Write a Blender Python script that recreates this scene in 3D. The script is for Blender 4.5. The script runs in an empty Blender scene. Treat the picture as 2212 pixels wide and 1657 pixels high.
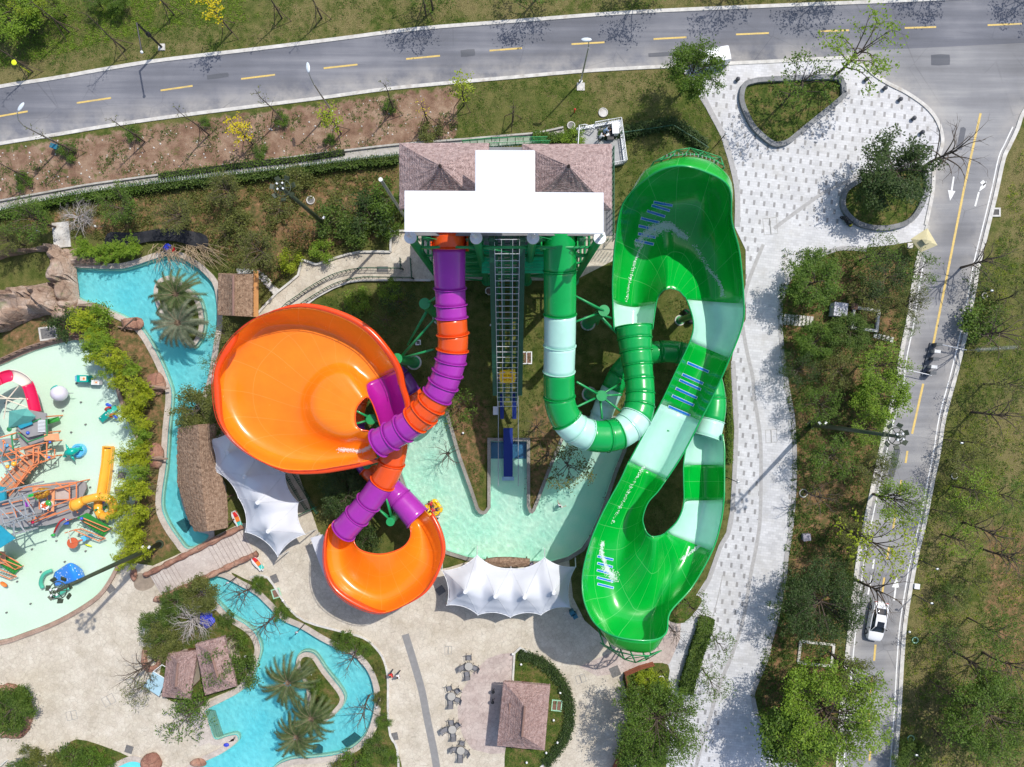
import bpy, bmesh, math, random
from mathutils import Vector, Matrix, noise
from mathutils.geometry import delaunay_2d_cdt
from mathutils.bvhtree import BVHTree
R = math.radians
rnd = random.Random(7)
S = bpy.context.scene
COL = S.collection
LAB = []     # things whose label names the landmark they stand next to: (object, description, x, y)
# ---------------------------------------------------------------- camera, sky, sun
H = 80.0            # the drone hangs 80 m above the middle of the park, looking straight down
F = 1474.0
cd = bpy.data.cameras.new('camera'); cam = bpy.data.objects.new('camera', cd); COL.objects.link(cam)
cam.location = (0, 0, H); cam.rotation_euler = (0, 0, 0)
cd.sensor_width = 36; cd.lens = 24; cd.clip_end = 3000; cd.clip_start = 0.5
S.camera = cam
EL, AZX, AZY = R(54.5), 0.683, 0.730          # direction towards the sun on the ground plane (x, y)
wd = bpy.data.worlds.new('World'); S.world = wd; wd.use_nodes = True
wn = wd.node_tree; bg = wn.nodes['Background']
sky = wn.nodes.new('ShaderNodeTexSky'); sky.sky_type = 'NISHITA'; sky.sun_disc = False
sky.sun_elevation = EL; sky.sun_rotation = math.atan2(AZX, AZY)
sky.air_density = 1.0; sky.dust_density = 1.6
wn.links.new(sky.outputs[0], bg.inputs[0]); bg.inputs[1].default_value = 0.15
sl = bpy.data.lights.new('sun', 'SUN'); sun = bpy.data.objects.new('sun', sl); COL.objects.link(sun)
sl.energy = 3.45; sl.angle = R(0.55); sl.color = (1.0, 0.955, 0.88)
sv = Vector((AZX*math.cos(EL), AZY*math.cos(EL), math.sin(EL)))
sun.rotation_euler = sv.to_track_quat('Z', 'Y').to_euler()
S.view_settings.view_transform = 'Standard'; S.view_settings.look = 'None'
S.view_settings.exposure = 0.14; S.view_settings.gamma = 1.0; S.view_settings.use_curve_mapping = False
S.render.engine = 'CYCLES'
try:
    S.cycles.max_bounces = 6; S.cycles.transparent_max_bounces = 8
except Exception: pass

def W(x, y, z=0.0):
    """photo coordinates (2211 wide) of a point at height z -> where it stands in the park"""
    k = (H - z)/F
    return Vector(((x - 1105.5)*k, (828.5 - y)*k, z))
def W2(x, y, z=0.0):
    v = W(x, y, z); return (v.x, v.y)
def PL(pts, z=0.0): return [W2(x, y, z) for x, y in pts]

# ---------------------------------------------------------------- object helpers
def tag(o, label=None, cat=None, group=None, kind=None):
    if label: o['label'] = label
    if cat: o['category'] = cat
    if group: o['group'] = group
    if kind: o['kind'] = kind
    return o
def thing(name, loc, label, cat, group=None, rz=0.0):
    o = bpy.data.objects.new(name, None); COL.objects.link(o)
    o.location = loc; o.rotation_euler = (0, 0, rz); o.empty_display_size = 0.3
    return tag(o, label, cat, group)
class MB:
    def __init__(s): s.v = []; s.f = []; s.smooth = False; s.uv = None
    def add(s, vs, fs):
        b = len(s.v); s.v += [tuple(v) for v in vs]; s.f += [tuple(i + b for i in f) for f in fs]; return s
    def box(s, c, d, rz=0.0, tilt=None):
        hx, hy, hz = d[0]/2, d[1]/2, d[2]/2; m = Matrix.Rotation(rz, 3, 'Z')
        if tilt is not None: m = m @ tilt
        c = Vector(c)
        vs = [c + m @ Vector((sx*hx, sy*hy, sz*hz)) for sz in (-1, 1) for sy in (-1, 1) for sx in (-1, 1)]
        return s.add(vs, [(0,2,3,1),(4,5,7,6),(0,1,5,4),(2,6,7,3),(0,4,6,2),(1,3,7,5)])
    def prism(s, poly, z0, z1):
        n = len(poly); a = sum(poly[i][0]*poly[(i+1)%n][1]-poly[(i+1)%n][0]*poly[i][1] for i in range(n))
        if a < 0: poly = poly[::-1]
        b = len(s.v); s.v += [(x, y, z0) for x, y in poly] + [(x, y, z1) for x, y in poly]
        s.f += [tuple(b+i for i in range(n))[::-1], tuple(b+n+i for i in range(n))]
        s.f += [(b+i, b+(i+1)%n, b+n+(i+1)%n, b+n+i) for i in range(n)]
        return s
    def tube(s, pts, r, n=8, caps=True):
        pts = [Vector(p) for p in pts]; m = len(pts)
        rs = r if isinstance(r, (list, tuple)) else [r]*m
        b = len(s.v); prev = None
        for i, p in enumerate(pts):
            t = (pts[min(i+1, m-1)] - pts[max(i-1, 0)])
            if t.length < 1e-6: t = Vector((0, 0, 1))
            t.normalize()
            if prev is None: u = t.cross(Vector((0, 0, 1))) if abs(t.z) < .95 else t.cross(Vector((1, 0, 0)))
            else: u = prev - t*prev.dot(t)
            if u.length < 1e-6: u = t.cross(Vector((0.3, 1, 0)))
            u.normalize(); prev = u; w = t.cross(u)
            for k in range(n):
                a = 2*math.pi*k/n; s.v.append(tuple(p + (u*math.cos(a) + w*math.sin(a))*rs[i]))
        for i in range(m-1):
            for k in range(n):
                s.f.append((b+i*n+k, b+i*n+(k+1)%n, b+(i+1)*n+(k+1)%n, b+(i+1)*n+k))
        if caps:
            s.f.append(tuple(b+k for k in range(n))[::-1]); s.f.append(tuple(b+(m-1)*n+k for k in range(n)))
        return s
    def cyl(s, c, r, z0, z1, n=20, r2=None):
        return s.tube([(c[0], c[1], z0), (c[0], c[1], z1)], [r, r if r2 is None else r2], n)
    def ball(s, c, r, n=12, sc=(1, 1, 1), rot=None):
        c = Vector(c); b = len(s.v); m = n//2
        M = rot if rot is not None else Matrix.Identity(3)
        for i in range(m+1):
            th = math.pi*i/m
            for k in range(n):
                a = 2*math.pi*k/n
                s.v.append(tuple(c + M @ Vector((math.sin(th)*math.cos(a)*r*sc[0], math.sin(th)*math.sin(a)*r*sc[1], math.cos(th)*r*sc[2]))))
        for i in range(m):
            for k in range(n): s.f.append((b+i*n+k, b+(i+1)*n+k, b+(i+1)*n+(k+1)%n, b+i*n+(k+1)%n))
        return s
    def torus(s, c, r1, r2, n=24, m=8, rot=None):
        c = Vector(c); b = len(s.v); M = rot if rot is not None else Matrix.Identity(3)
        for i in range(n):
            a = 2*math.pi*i/n
            for k in range(m):
                t = 2*math.pi*k/m
                s.v.append(tuple(c + M @ Vector(((r1+r2*math.cos(t))*math.cos(a), (r1+r2*math.cos(t))*math.sin(a), r2*math.sin(t)))))
        for i in range(n):
            for k in range(m): s.f.append((b+i*m+k, b+((i+1)%n)*m+k, b+((i+1)%n)*m+(k+1)%m, b+i*m+(k+1)%m))
        return s
    def mesh(s, name, mat, off=Vector((0, 0, 0)), smooth=False):
        me = bpy.data.meshes.new(name)
        me.from_pydata([(v[0]-off[0], v[1]-off[1], v[2]-off[2]) for v in s.v], [], s.f)
        if mat is not None:
            for m_ in (mat if isinstance(mat, (list, tuple)) else [mat]): me.materials.append(m_)
        if smooth or s.smooth:
            me.polygons.foreach_set('use_smooth', [True]*len(me.polygons))
        me.update(); return me
    def build(s, name, mat, parent=None, label=None, smooth=False):
        """a part in park coordinates hung under its thing"""
        off = Vector((0, 0, 0)); p = parent; chain = []
        while p is not None: chain.append(p); p = p.parent
        if parent is None:
            me = s.mesh(name, mat, off, smooth); o = bpy.data.objects.new(name, me)
        else:
            M = Matrix.Identity(4)
            for q in reversed(chain): M = M @ q.matrix_basis
            Mi = M.inverted(); s2 = MB(); s2.v = [tuple(Mi @ Vector(v)) for v in s.v]; s2.f = s.f; s2.smooth = s.smooth
            me = s2.mesh(name, mat, off, smooth); o = bpy.data.objects.new(name, me); o.parent = parent
        COL.objects.link(o)
        if label: o['label'] = label
        return o
def autosmooth(o, ang=35):
    me = o.data
    me.polygons.foreach_set('use_smooth', [True]*len(me.polygons))
    bm = bmesh.new(); bm.from_mesh(me)
    for e in bm.edges:
        if len(e.link_faces) == 2 and e.calc_face_angle(0) > R(ang): e.smooth = False
    bm.to_mesh(me); bm.free(); return o
def solo(name, mb, mat, label, cat, group=None, smooth=False):
    """a thing that is one mesh, with its origin at its base"""
    xs = [v[0] for v in mb.v]; ys = [v[1] for v in mb.v]; zs = [v[2] for v in mb.v]
    off = Vector(((min(xs)+max(xs))/2, (min(ys)+max(ys))/2, min(zs)))
    o = bpy.data.objects.new(name, mb.mesh(name, mat, off, smooth)); o.location = off; COL.objects.link(o)
    return tag(o, label, cat, group)
def struct(name, mb, mat, smooth=False):
    o = mb.build(name, mat, None, None, smooth); return tag(o, kind='structure')

# ---------------------------------------------------------------- curves
def cr(p0, p1, p2, p3, t):
    return 0.5*((2*p1) + (p2-p0)*t + (2*p0-5*p1+4*p2-p3)*t*t + (-p0+3*p1-3*p2+p3)*t*t*t)
def spl(pts, k=6, closed=False):
    P = [Vector(p) for p in pts]; n = len(P); out = []
    rng = range(n) if closed else range(n-1)
    for i in rng:
        if closed: a, b, c, d = P[(i-1)%n], P[i], P[(i+1)%n], P[(i+2)%n]
        else: a, b, c, d = P[max(i-1, 0)], P[i], P[i+1], P[min(i+2, n-1)]
        for j in range(k): out.append(cr(a, b, c, d, j/k))
    if not closed: out.append(P[-1].copy())
    return out
def spl2(pts, k=5, closed=True): return [(v.x, v.y) for v in spl([(a, b, 0) for a, b in pts], k, closed)]
def resamp(pts, n):
    P = [Vector(p) for p in pts]; L = [0]
    for i in range(1, len(P)): L.append(L[-1] + (P[i]-P[i-1]).length)
    out = []; j = 0
    for i in range(n):
        t = L[-1]*i/(n-1)
        while j < len(L)-2 and L[j+1] < t: j += 1
        d = L[j+1]-L[j]; out.append(P[j].lerp(P[j+1], 0 if d < 1e-9 else (t-L[j])/d))
    return out
def inside(p, poly):
    x, y = p; c = False; n = len(poly); j = n-1
    for i in range(n):
        xi, yi = poly[i]; xj, yj = poly[j]
        if (yi > y) != (yj > y) and x < (xj-xi)*(y-yi)/(yj-yi)+xi: c = not c
        j = i
    return c
def dpoly(p, poly):
    best = 1e9; n = len(poly); px, py = p
    for i in range(n):
        ax, ay = poly[i]; bx, by = poly[(i+1)%n]; dx, dy = bx-ax, by-ay; q = dx*dx+dy*dy
        t = 0 if q < 1e-12 else max(0, min(1, ((px-ax)*dx+(py-ay)*dy)/q))
        d = (px-ax-t*dx)**2+(py-ay-t*dy)**2
        if d < best: best = d
    return math.sqrt(best)
def offset(pts, d, closed=True):
    """shift a polyline sideways; positive = to the right of travel"""
    n = len(pts); out = []
    for i in range(n):
        a = Vector(pts[(i-1)%n] if closed else pts[max(i-1, 0)]); b = Vector(pts[i]); c = Vector(pts[(i+1)%n] if closed else pts[min(i+1, n-1)])
        u = (b-a); v = (c-b)
        if u.length < 1e-9: u = v
        if v.length < 1e-9: v = u
        u = u.normalized(); v = v.normalized()
        m = Vector((u.y+v.y, -(u.x+v.x)))
        if m.length < 1e-6: m = Vector((u.y, -u.x))
        m.normalize(); k = max(0.5, m.dot(Vector((u.y, -u.x))))
        out.append((b.x+m.x*d/k, b.y+m.y*d/k))
    return out
def area(poly): return sum(poly[i-1][0]*poly[i][1]-poly[i][0]*poly[i-1][1] for i in range(len(poly)))/2
def outset(poly, d): return offset(poly, d if area(poly) > 0 else -d, True)
def band(mb, line, d0, d1, z0, z1, closed=True):
    """a kerb-like solid running along a line between two sideways offsets"""
    A = offset(line, d0, closed); B = offset(line, d1, closed); n = len(line); b = len(mb.v)
    for a, c in zip(A, B): mb.v += [(a[0], a[1], z0), (a[0], a[1], z1), (c[0], c[1], z1), (c[0], c[1], z0)]
    rng = range(n) if closed else range(n-1)
    for i in rng:
        p = b+4*i; q = b+4*((i+1)%n)
        for k in range(4): mb.f.append((p+k, p+(k+1)%4, q+(k+1)%4, q+k))
    if not closed:
        mb.f.append((b, b+1, b+2, b+3)); e = b+4*(n-1); mb.f.append((e+3, e+2, e+1, e))
    return mb
def sheet(mb, outer, holes=(), z=0.0, zf=None, grid=0, bbox=None):
    """flat (or zf-shaped) triangulated sheet with holes cut out of it"""
    vs = []; ed = []
    for loop in [outer]+list(holes):
        b = len(vs); n = len(loop); vs += [Vector(p) for p in loop]; ed += [(b+i, b+(i+1)%n) for i in range(n)]
    if grid:
        x0, x1, y0, y1 = bbox or (min(p[0] for p in outer), max(p[0] for p in outer), min(p[1] for p in outer), max(p[1] for p in outer))
        y = y0
        while y <= y1:
            x = x0
            while x <= x1:
                p = (x+0.013*grid, y+0.017*grid)
                if inside(p, outer) and not any(inside(p, h) for h in holes): vs.append(Vector(p))
                x += grid
            y += grid
    V, E, Fc, *_ = delaunay_2d_cdt(vs, ed, [], 0, 1e-5)
    b = len(mb.v); mb.v += [(v.x, v.y, zf(v.x, v.y) if zf else z) for v in V]
    for f in Fc:
        cx = sum(V[i].x for i in f)/len(f); cy = sum(V[i].y for i in f)/len(f)
        if inside((cx, cy), outer) and not any(inside((cx, cy), h) for h in holes):
            a = [V[i] for i in f]; ar = (a[1]-a[0]).x*(a[2]-a[0]).y-(a[1]-a[0]).y*(a[2]-a[0]).x
            mb.f.append(tuple(b+i for i in (f if ar > 0 else f[::-1])))
    return mb

# ---------------------------------------------------------------- materials
class NT:
    def __init__(s, name):
        s.m = bpy.data.materials.new(name); s.m.use_nodes = True; s.t = s.m.node_tree
        s.b = s.t.nodes['Principled BSDF']; s.out = s.t.nodes['Material Output']; s._p = None
    def n(s, typ, **kw):
        nd = s.t.nodes.new('ShaderNode'+typ)
        for k, v in kw.items():
            if k.startswith('_'): setattr(nd, k[1:], v)
            else:
                key = k.replace('__', ' ')
                if key.isdigit(): key = int(key)
                s.set(nd.inputs[key], v)
        return nd
    def set(s, inp, v):
        if hasattr(v, 'is_output') or hasattr(v, 'links'): s.t.links.new(v, inp)
        else: inp.default_value = v
    def pos(s):
        if s._p is None: s._p = s.n('NewGeometry').outputs['Position']
        return s._p
    def math(s, op, a, b=0.0, c=0.0):
        nd = s.t.nodes.new('ShaderNodeMath'); nd.operation = op
        s.set(nd.inputs[0], a); s.set(nd.inputs[1], b); s.set(nd.inputs[2], c); return nd.outputs[0]
    def noise(s, scale, detail=4, rough=.6, vec=None, dist=0.0):
        nd = s.n('TexNoise', Scale=scale, Detail=detail, Roughness=rough, Distortion=dist)
        s.t.links.new(vec or s.pos(), nd.inputs['Vector']); return nd.outputs['Fac']
    def vor(s, scale, feat='F1', vec=None, out='Distance', rand=1.0):
        nd = s.n('TexVoronoi', Scale=scale, Randomness=rand); nd.feature = feat
        s.t.links.new(vec or s.pos(), nd.inputs['Vector']); return nd.outputs[out]
    def ramp(s, fac, stops, interp='LINEAR'):
        nd = s.t.nodes.new('ShaderNodeValToRGB'); nd.color_ramp.interpolation = interp
        e = nd.color_ramp.elements
        while len(e) < len(stops): e.new(0.5)
        for i, (p, c) in enumerate(stops):
            e[i].position = p; e[i].color = (c[0], c[1], c[2], 1) if isinstance(c, (tuple, list)) else (c, c, c, 1)
        s.set(nd.inputs[0], fac); return nd.outputs[0]
    def mix(s, fac, a, b, mode='MIX'):
        nd = s.t.nodes.new('ShaderNodeMix'); nd.data_type = 'RGBA'; nd.blend_type = mode
        s.set(nd.inputs[0], fac)
        for i, v in ((6, a), (7, b)):
            if isinstance(v, (tuple, list)): v = (v[0], v[1], v[2], 1)
            s.set(nd.inputs[i], v)
        return nd.outputs[2]
    def step(s, v, lo, hi):
        nd = s.n('MapRange'); nd.inputs[1].default_value = lo; nd.inputs[2].default_value = hi
        s.set(nd.inputs[0], v); return nd.outputs[0]
    def attr(s, name): return s.n('Attribute', _attribute_name=name).outputs['Fac']
    def sep(s, vec=None):
        nd = s.n('SeparateXYZ'); s.t.links.new(vec or s.pos(), nd.inputs[0]); return nd.outputs
    def rot(s, ang, scale=(1, 1, 1), loc=(0, 0, 0)):
        nd = s.n('Mapping'); nd.inputs['Rotation'].default_value = (0, 0, ang); nd.inputs['Scale'].default_value = scale
        nd.inputs['Location'].default_value = loc; s.t.links.new(s.pos(), nd.inputs[0]); return nd.outputs[0]
    def bump(s, h, strength=.4, dist=.05):
        nd = s.n('Bump', Strength=strength, Distance=dist); s.set(nd.inputs['Height'], h); s.t.links.new(nd.outputs[0], s.b.inputs['Normal']); return nd
    def fin(s, col=None, rough=.7, spec=.5, metal=0.0, coat=0.0):
        if col is not None: s.set(s.b.inputs['Base Color'], (col[0], col[1], col[2], 1) if isinstance(col, (tuple, list)) else col)
        s.set(s.b.inputs['Roughness'], rough); s.b.inputs['Specular IOR Level'].default_value = spec
        s.b.inputs['Metallic'].default_value = metal; s.b.inputs['Coat Weight'].default_value = coat
        return s.m
_mc = {}
def paint(name, c, rough=.45, var=.12, scale=1.5, metal=0.0, spec=.5, coat=0.0, bump=0.0, dirt=None):
    if name in _mc: return _mc[name]
    t = NT(name); n1 = t.noise(scale, 5); lo = tuple(x*(1-var) for x in c); hi = tuple(min(1, x*(1+var)) for x in c)
    col = t.ramp(n1, [(.3, lo), (.7, hi)])
    if dirt: col = t.mix(t.step(t.noise(.7, 6, .7), .52, .75), col, dirt)
    if bump: t.bump(t.noise(scale*12, 3), bump, .02)
    _mc[name] = t.fin(col, t.math('MULTIPLY_ADD', t.noise(scale*3, 3), .15, rough-.07), spec, metal, coat)
    return _mc[name]
# ================================================================= ground, roads, paving, water
ROAD_UP = [(-400,290),(-120,215),(0,187),(115,169),(250,145),(355,129),(552,106),(728,84),(903,62),(1105,46),(1355,27),(1658,13),(1933,2),(2240,-12),(2700,-30)]
ROAD_LO = [(-400,400),(-120,335),(0,312),(125,292),(250,271),(400,250),(552,231),(703,212),(853,192),(1105,169),(1280,154),(1468,144),(1658,135),(1833,126)]
SIDE_L = [(1833,126),(1860,138),(1890,162),(1922,182),(1958,200),(2000,230),(2025,262),(2036,300),(2030,332),(2018,362),(2015,414),(2000,487),(1980,555),(1968,620),(1958,690),(1940,777),(1935,829),(1930,842),(1908,929),(1883,1042),(1865,1129),(1850,1204),(1830,1372),(1818,1492),(1810,1567),(1804,1700),(1796,1900)]
SIDE_R = [(2700,110),(2330,170),(2245,205),(2211,245),(2198,280),(2180,318),(2168,345),(2153,414),(2133,497),(2115,570),(2105,627),(2088,714),(2070,790),(2060,829),(2040,904),(2028,979),(2015,1042),(1998,1129),(1980,1204),(1958,1330),(1950,1417),(1943,1542),(1935,1656),(1925,1900)]
SPLASH = spl2([(-260,900),(-180,830),(-60,808),(0,789),(75,757),(150,737),(200,732),(225,752),(240,790),(255,860),(285,930),(300,970),(298,1029),(290,1092),(272,1167),(258,1204),(232,1255),(200,1292),(125,1337),(50,1367),(0,1382),(-100,1392),(-220,1350),(-300,1200),(-300,1000)], 4)
RIVER1 = spl2([(147,577),(175,578),(250,581),(287,575),(337,558),(370,553),(402,562),(438,588),(464,622),(470,690),(463,740),(447,829),(420,880),(392,924),(386,979),(386,1042),(400,1104),(423,1144),(452,1154),(440,1172),(405,1186),(385,1165),(366,1138),(350,1104),(349,1067),(358,1004),(363,929),(370,854),(360,815),(338,765),(308,715),(273,687),(215,662),(163,642),(150,610)], 4)
ISLE1 = spl2([(352,600),(372,598),(398,616),(428,643),(440,685),(437,722),(421,748),(406,744),(376,715),(350,685),(334,640),(338,612)], 5)
RIVER2 = spl2([(440,1262),(460,1245),(482,1246),(515,1262),(552,1283),(578,1307),(610,1338),(653,1358),(693,1382),(733,1402),(765,1417),(790,1442),(805,1475),(810,1517),(803,1555),(790,1587),(765,1612),(728,1630),(678,1637),(628,1641),(590,1662),(560,1720),(420,1760),(330,1740),(385,1685),(430,1650),(475,1628),(503,1609),(513,1598),(509,1588),(490,1591),(464,1597),(452,1568),(442,1536),(480,1514),(513,1496),(540,1472),(552,1440),(562,1402),(552,1372),(533,1352),(497,1330),(472,1305),(455,1283)], 4)
ISLE2 = spl2([(640,1432),(646,1415),(661,1408),(681,1415),(703,1447),(738,1492),(743,1515),(728,1537),(703,1557),(668,1562),(651,1545),(663,1517),(661,1482),(645,1450)], 5)
LAND = [(923,907),(963,895),(990,989),(1015,1059),(1028,1099),(1035,1108),(1043,1110),(1050,1108),(1059,1096),(1059,952),(1138,952),(1138,1092),(1143,1106),(1149,1108),(1155,1102),(1166,1074),(1190,1010),(1216,949),(1250,905),(1330,905),(1352,950),(1345,972),(1326,1019),(1298,1104),(1276,1154),(1256,1184),(1226,1203),(1191,1213),(1105,1212),(1043,1208),(1008,1203),(963,1189),(952,1150),(900,1100),(878,1054),(866,1020),(862,980),(885,930)]
POOL4 = spl2([(240,1670),(262,1652),(290,1643),(318,1655),(330,1680),(280,1700)], 4)
wSPL, wR1, wI1, wR2, wI2, wLD, wP4 = [PL(p) for p in (SPLASH, RIVER1, ISLE1, RIVER2, ISLE2, LAND, POOL4)]
HOLES = [wSPL, wR1, wR2, wLD, wP4]
wROAD = PL(ROAD_UP + ROAD_LO[::-1])
wJUNC = PL(SIDE_L[:1] + [(1833,118),(2700,70)] + SIDE_R + SIDE_L[::-1])
# soil areas
SOIL = [PL([(-300,330),(0,325),(250,285),(552,243),(853,203),(990,185),(985,300),(862,318),(552,358),(205,405),(-10,445),(-300,520)])]
GARD = [PL([(-300,470),(0,470),(240,425),(560,385),(862,350),(862,500),(650,560),(600,640),(470,560),(400,520),(230,520),(110,500),(-300,540)]),
        PL([(940,850),(1060,840),(1060,950),(1035,1110),(990,1000),(960,900)]), PL([(1138,870),(1240,860),(1200,1000),(1150,1110),(1136,1090)]),
        PL([(0,690),(200,660),(330,730),(370,860),(350,1100),(400,1185),(260,1240),(300,1090),(300,960),(230,740),(0,790)])]
EASTD = [PL([(1690,560),(1980,545),(1935,820),(1880,1042),(1840,1204),(1820,1400),(1800,1700),(1700,1700),(1630,1500),(1690,1260),(1715,1000),(1682,680)]), PL([(1680,640),(1725,640),(1745,760),(1700,760)]), PL([(2120,1120),(2230,1150),(2260,1480),(2130,1450)]), PL([(1690,1250),(1720,1200),(1720,1560),(1640,1500)])]
DRY = [PL([(2010,1130),(2400,1130),(2400,1900),(1950,1900),(1960,1400)]), PL([(700,-100),(2240,-160),(2240,-20),(1658,5),(1105,38),(700,82),(300,130),(0,180),(-300,235),(-300,210),(0,155),(300,100),(600,50)]), PL([(2130,800),(2400,800),(2400,1100),(2140,1050)]), PL([(2140,1420),(2400,1400),(2400,1900),(2080,1900)]), PL([(1180,155),(1468,147),(1420,200),(1300,230),(1240,190)]), PL([(1500,210),(1560,300),(1580,420),(1480,330),(1440,290)]), PL([(2180,300),(2400,200),(2400,560),(2140,560)])]
def ground():
    mb = MB(); outer = [(-900,-900),(900,-900),(900,900),(-900,900)]
    sheet(mb, outer, HOLES, 0.0, None, 1.1, (-70, 70, -54, 54))
    o = struct('ground', mb, None)
    me = o.data
    for nm, polys in (('soil', SOIL), ('garden', GARD+EASTD), ('dry', DRY)):
        at = me.attributes.new(nm, 'FLOAT', 'POINT'); vals = []
        for v in me.vertices:
            p = (v.co.x, v.co.y); s = 0.0
            if abs(p[0]) < 90 and abs(p[1]) < 90:
                for q in polys:
                    d = dpoly(p, q); d = d if inside(p, q) else -d
                    s = max(s, min(1, max(0, .5+d/2.4)))
            vals.append(s)
        at.data.foreach_set('value', vals)
    t = NT('ground'); 
    big = t.noise(.11, 5, .6); mid = t.noise(.9, 6, .65); fine = t.noise(9, 5, .75); vf = t.noise(30, 3, .8)
    grass = t.ramp(mid, [(.3, (.06,.1,.015)), (.46, (.11,.16,.028)), (.58, (.19,.21,.05)), (.72, (.31,.27,.1))])
    straw = t.ramp(fine, [(.3, (.16,.15,.05)), (.5, (.36,.28,.14)), (.7, (.55,.45,.26))])
    drym = t.math('MULTIPLY', t.math('ADD', t.attr('dry'), .42), t.step(t.math('ADD', big, t.math('MULTIPLY', mid, .7)), .7, .95))
    g = t.mix(drym, grass, straw)
    g = t.mix(t.step(fine, .35, .7), t.mix(.45, g, (0.03,.05,.01)), t.mix(.2, g, (.4,.38,.14)))
    g = t.mix(.45, g, t.ramp(vf, [(.25, (.01,.02,.004)), (.5, (.09,.12,.02)), (.8, (.3,.28,.1))]), 'OVERLAY')
    # turned soil with pale rubble and tufts of weeds
    soil = t.ramp(t.noise(.55, 8, .72), [(.3, (.15,.085,.055)), (.46, (.29,.18,.12)), (.6, (.42,.29,.2)), (.72, (.56,.42,.3))])
    soil = t.mix(t.step(fine, .3, .75), t.mix(.45, soil, (.07,.035,.022)), soil)
    soil = t.mix(t.math('MULTIPLY', t.step(t.noise(.32, 3), .5, .62), t.math('SUBTRACT', 1.0, t.step(t.vor(2.3), .02, .035))), soil, (.72,.68,.6))
    sa = t.attr('soil'); sm = t.step(t.math('ADD', sa, t.math('MULTIPLY', t.math('SUBTRACT', mid, .5), 1.1)), .45, .6)
    sm = t.math('MULTIPLY', sm, t.math('SUBTRACT', 1.0, t.math('MULTIPLY', t.step(t.noise(.75, 7, .7), .58, .64), .75)))
    g = t.mix(sm, g, soil)
    gar = t.ramp(t.noise(1.3, 7, .75), [(.32, (.045,.05,.018)), (.45, (.12,.11,.04)), (.56, (.24,.14,.07)), (.7, (.36,.23,.13))])
    ga = t.attr('garden'); gm = t.step(t.math('ADD', ga, t.math('MULTIPLY', t.math('SUBTRACT', t.noise(.4, 6, .7), .5), 1.6)), .55, .8)
    g = t.mix(gm, g, gar)
    t.bump(t.math('ADD', fine, t.math('MULTIPLY', vf, .5)), .55, .12)
    me.materials.append(t.fin(g, .95, .15))
    return o
ground()

# roads
def road_mat(nm, base, warm):
    t = NT(nm); x = t.noise(.09, 5, .55); st = t.n('TexNoise', Scale=.6, Detail=6.0, Roughness=.6)
    t.t.links.new(t.rot(R(-6), (.06, 1.4, 1)), st.inputs['Vector'])
    c = t.ramp(t.math('MULTIPLY_ADD', st.outputs['Fac'], .5, t.math('MULTIPLY', x, .5)), [(.36, tuple(b*.72 for b in base)), (.5, base), (.66, warm)])
    c = t.mix(.35, c, t.ramp(t.noise(45, 3, .8), [(.3, (.2,.2,.2)), (.7, (.75,.75,.75))]), 'OVERLAY')
    dust = t.math('MULTIPLY', t.attr('edge'), t.step(t.noise(.35, 6, .65), .35, .62))
    c = t.mix(t.math('MULTIPLY', dust, .8), c, (.46,.43,.39))
    ck = t.vor(.16, 'DISTANCE_TO_EDGE', t.mix(.12, t.pos(), t.n('TexNoise', Scale=.9, Detail=5.0).outputs['Color'], 'ADD')); c = t.mix(t.math('MULTIPLY', t.math('SUBTRACT', 1.0, t.step(ck, .0, .008)), t.math('MULTIPLY', t.step(t.noise(.12, 2), .45, .6), .45)), c, tuple(b*.45 for b in base))
    t.bump(t.noise(60, 2), .15, .01); return t.fin(c, .88, .3)
M_ROAD = road_mat('asphalt_road', (.17,.175,.2), (.28,.28,.3))
M_CONC = paint('pale_concrete', (.58,.56,.52), .85, .2, 1.2, dirt=(.36,.31,.25))
M_ROAD2 = road_mat('worn_concrete_road', (.25,.25,.26), (.38,.375,.37))
def edge_attr(o, lines, w):
    me = o.data; at = me.attributes.new('edge', 'FLOAT', 'POINT'); vals = []
    for v in me.vertices:
        d = 1e9
        for L in lines:
            for i in range(len(L)-1):
                ax, ay = L[i]; dx, dy = L[i+1][0]-ax, L[i+1][1]-ay; q = dx*dx+dy*dy
                t = max(0, min(1, ((v.co.x-ax)*dx+(v.co.y-ay)*dy)/q)); d = min(d, math.hypot(v.co.x-ax-t*dx, v.co.y-ay-t*dy))
        vals.append(max(0, 1-d/w))
    at.data.foreach_set('value', vals)
rd = struct('main_road', sheet(MB(), spl2(ROAD_UP, 3, False) and PL(spl2(ROAD_UP, 3, False)+[(2700,85),(2240,108)]+spl2(ROAD_LO, 3, False)[::-1]), (), .02, None, 1.2), M_ROAD)
edge_attr(rd, [PL(ROAD_LO)], 3.0)
rs = struct('side_road', sheet(MB(), PL(spl2(SIDE_L, 3, False)+spl2(SIDE_R, 3, False)[::-1]+[(2700,70),(1833,112)]), (), .026, None, 1.2), M_ROAD2)
edge_attr(rs, [PL(SIDE_L), PL(SIDE_R)], 2.6)
mb = MB(); band(mb, PL(spl2(ROAD_UP, 4, False)), -.16, .26, 0.0, .10, False); band(mb, PL(spl2(ROAD_LO, 4, False)), -.26, .14, 0.0, .10, False)
struct('main_road_kerb', mb, M_CONC)
mb = MB(); band(mb, PL(spl2(SIDE_L[11:], 4, False)), -.4, .1, 0.0, .12, False); band(mb, PL(spl2(SIDE_R[1:], 4, False)), -.1, .36, 0.0, .12, False)
band(mb, PL(spl2(SIDE_L[:12], 4, False)), -.1, .3, 0.0, .14, False)
struct('side_road_kerb', mb, M_CONC)
M_YEL = paint('yellow_road_paint', (.66,.47,.14), .7, .15, 4, dirt=(.35,.3,.2)); M_WHT = paint('white_road_paint', (.78,.78,.76), .7, .12, 4, dirt=(.45,.44,.42))
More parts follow.
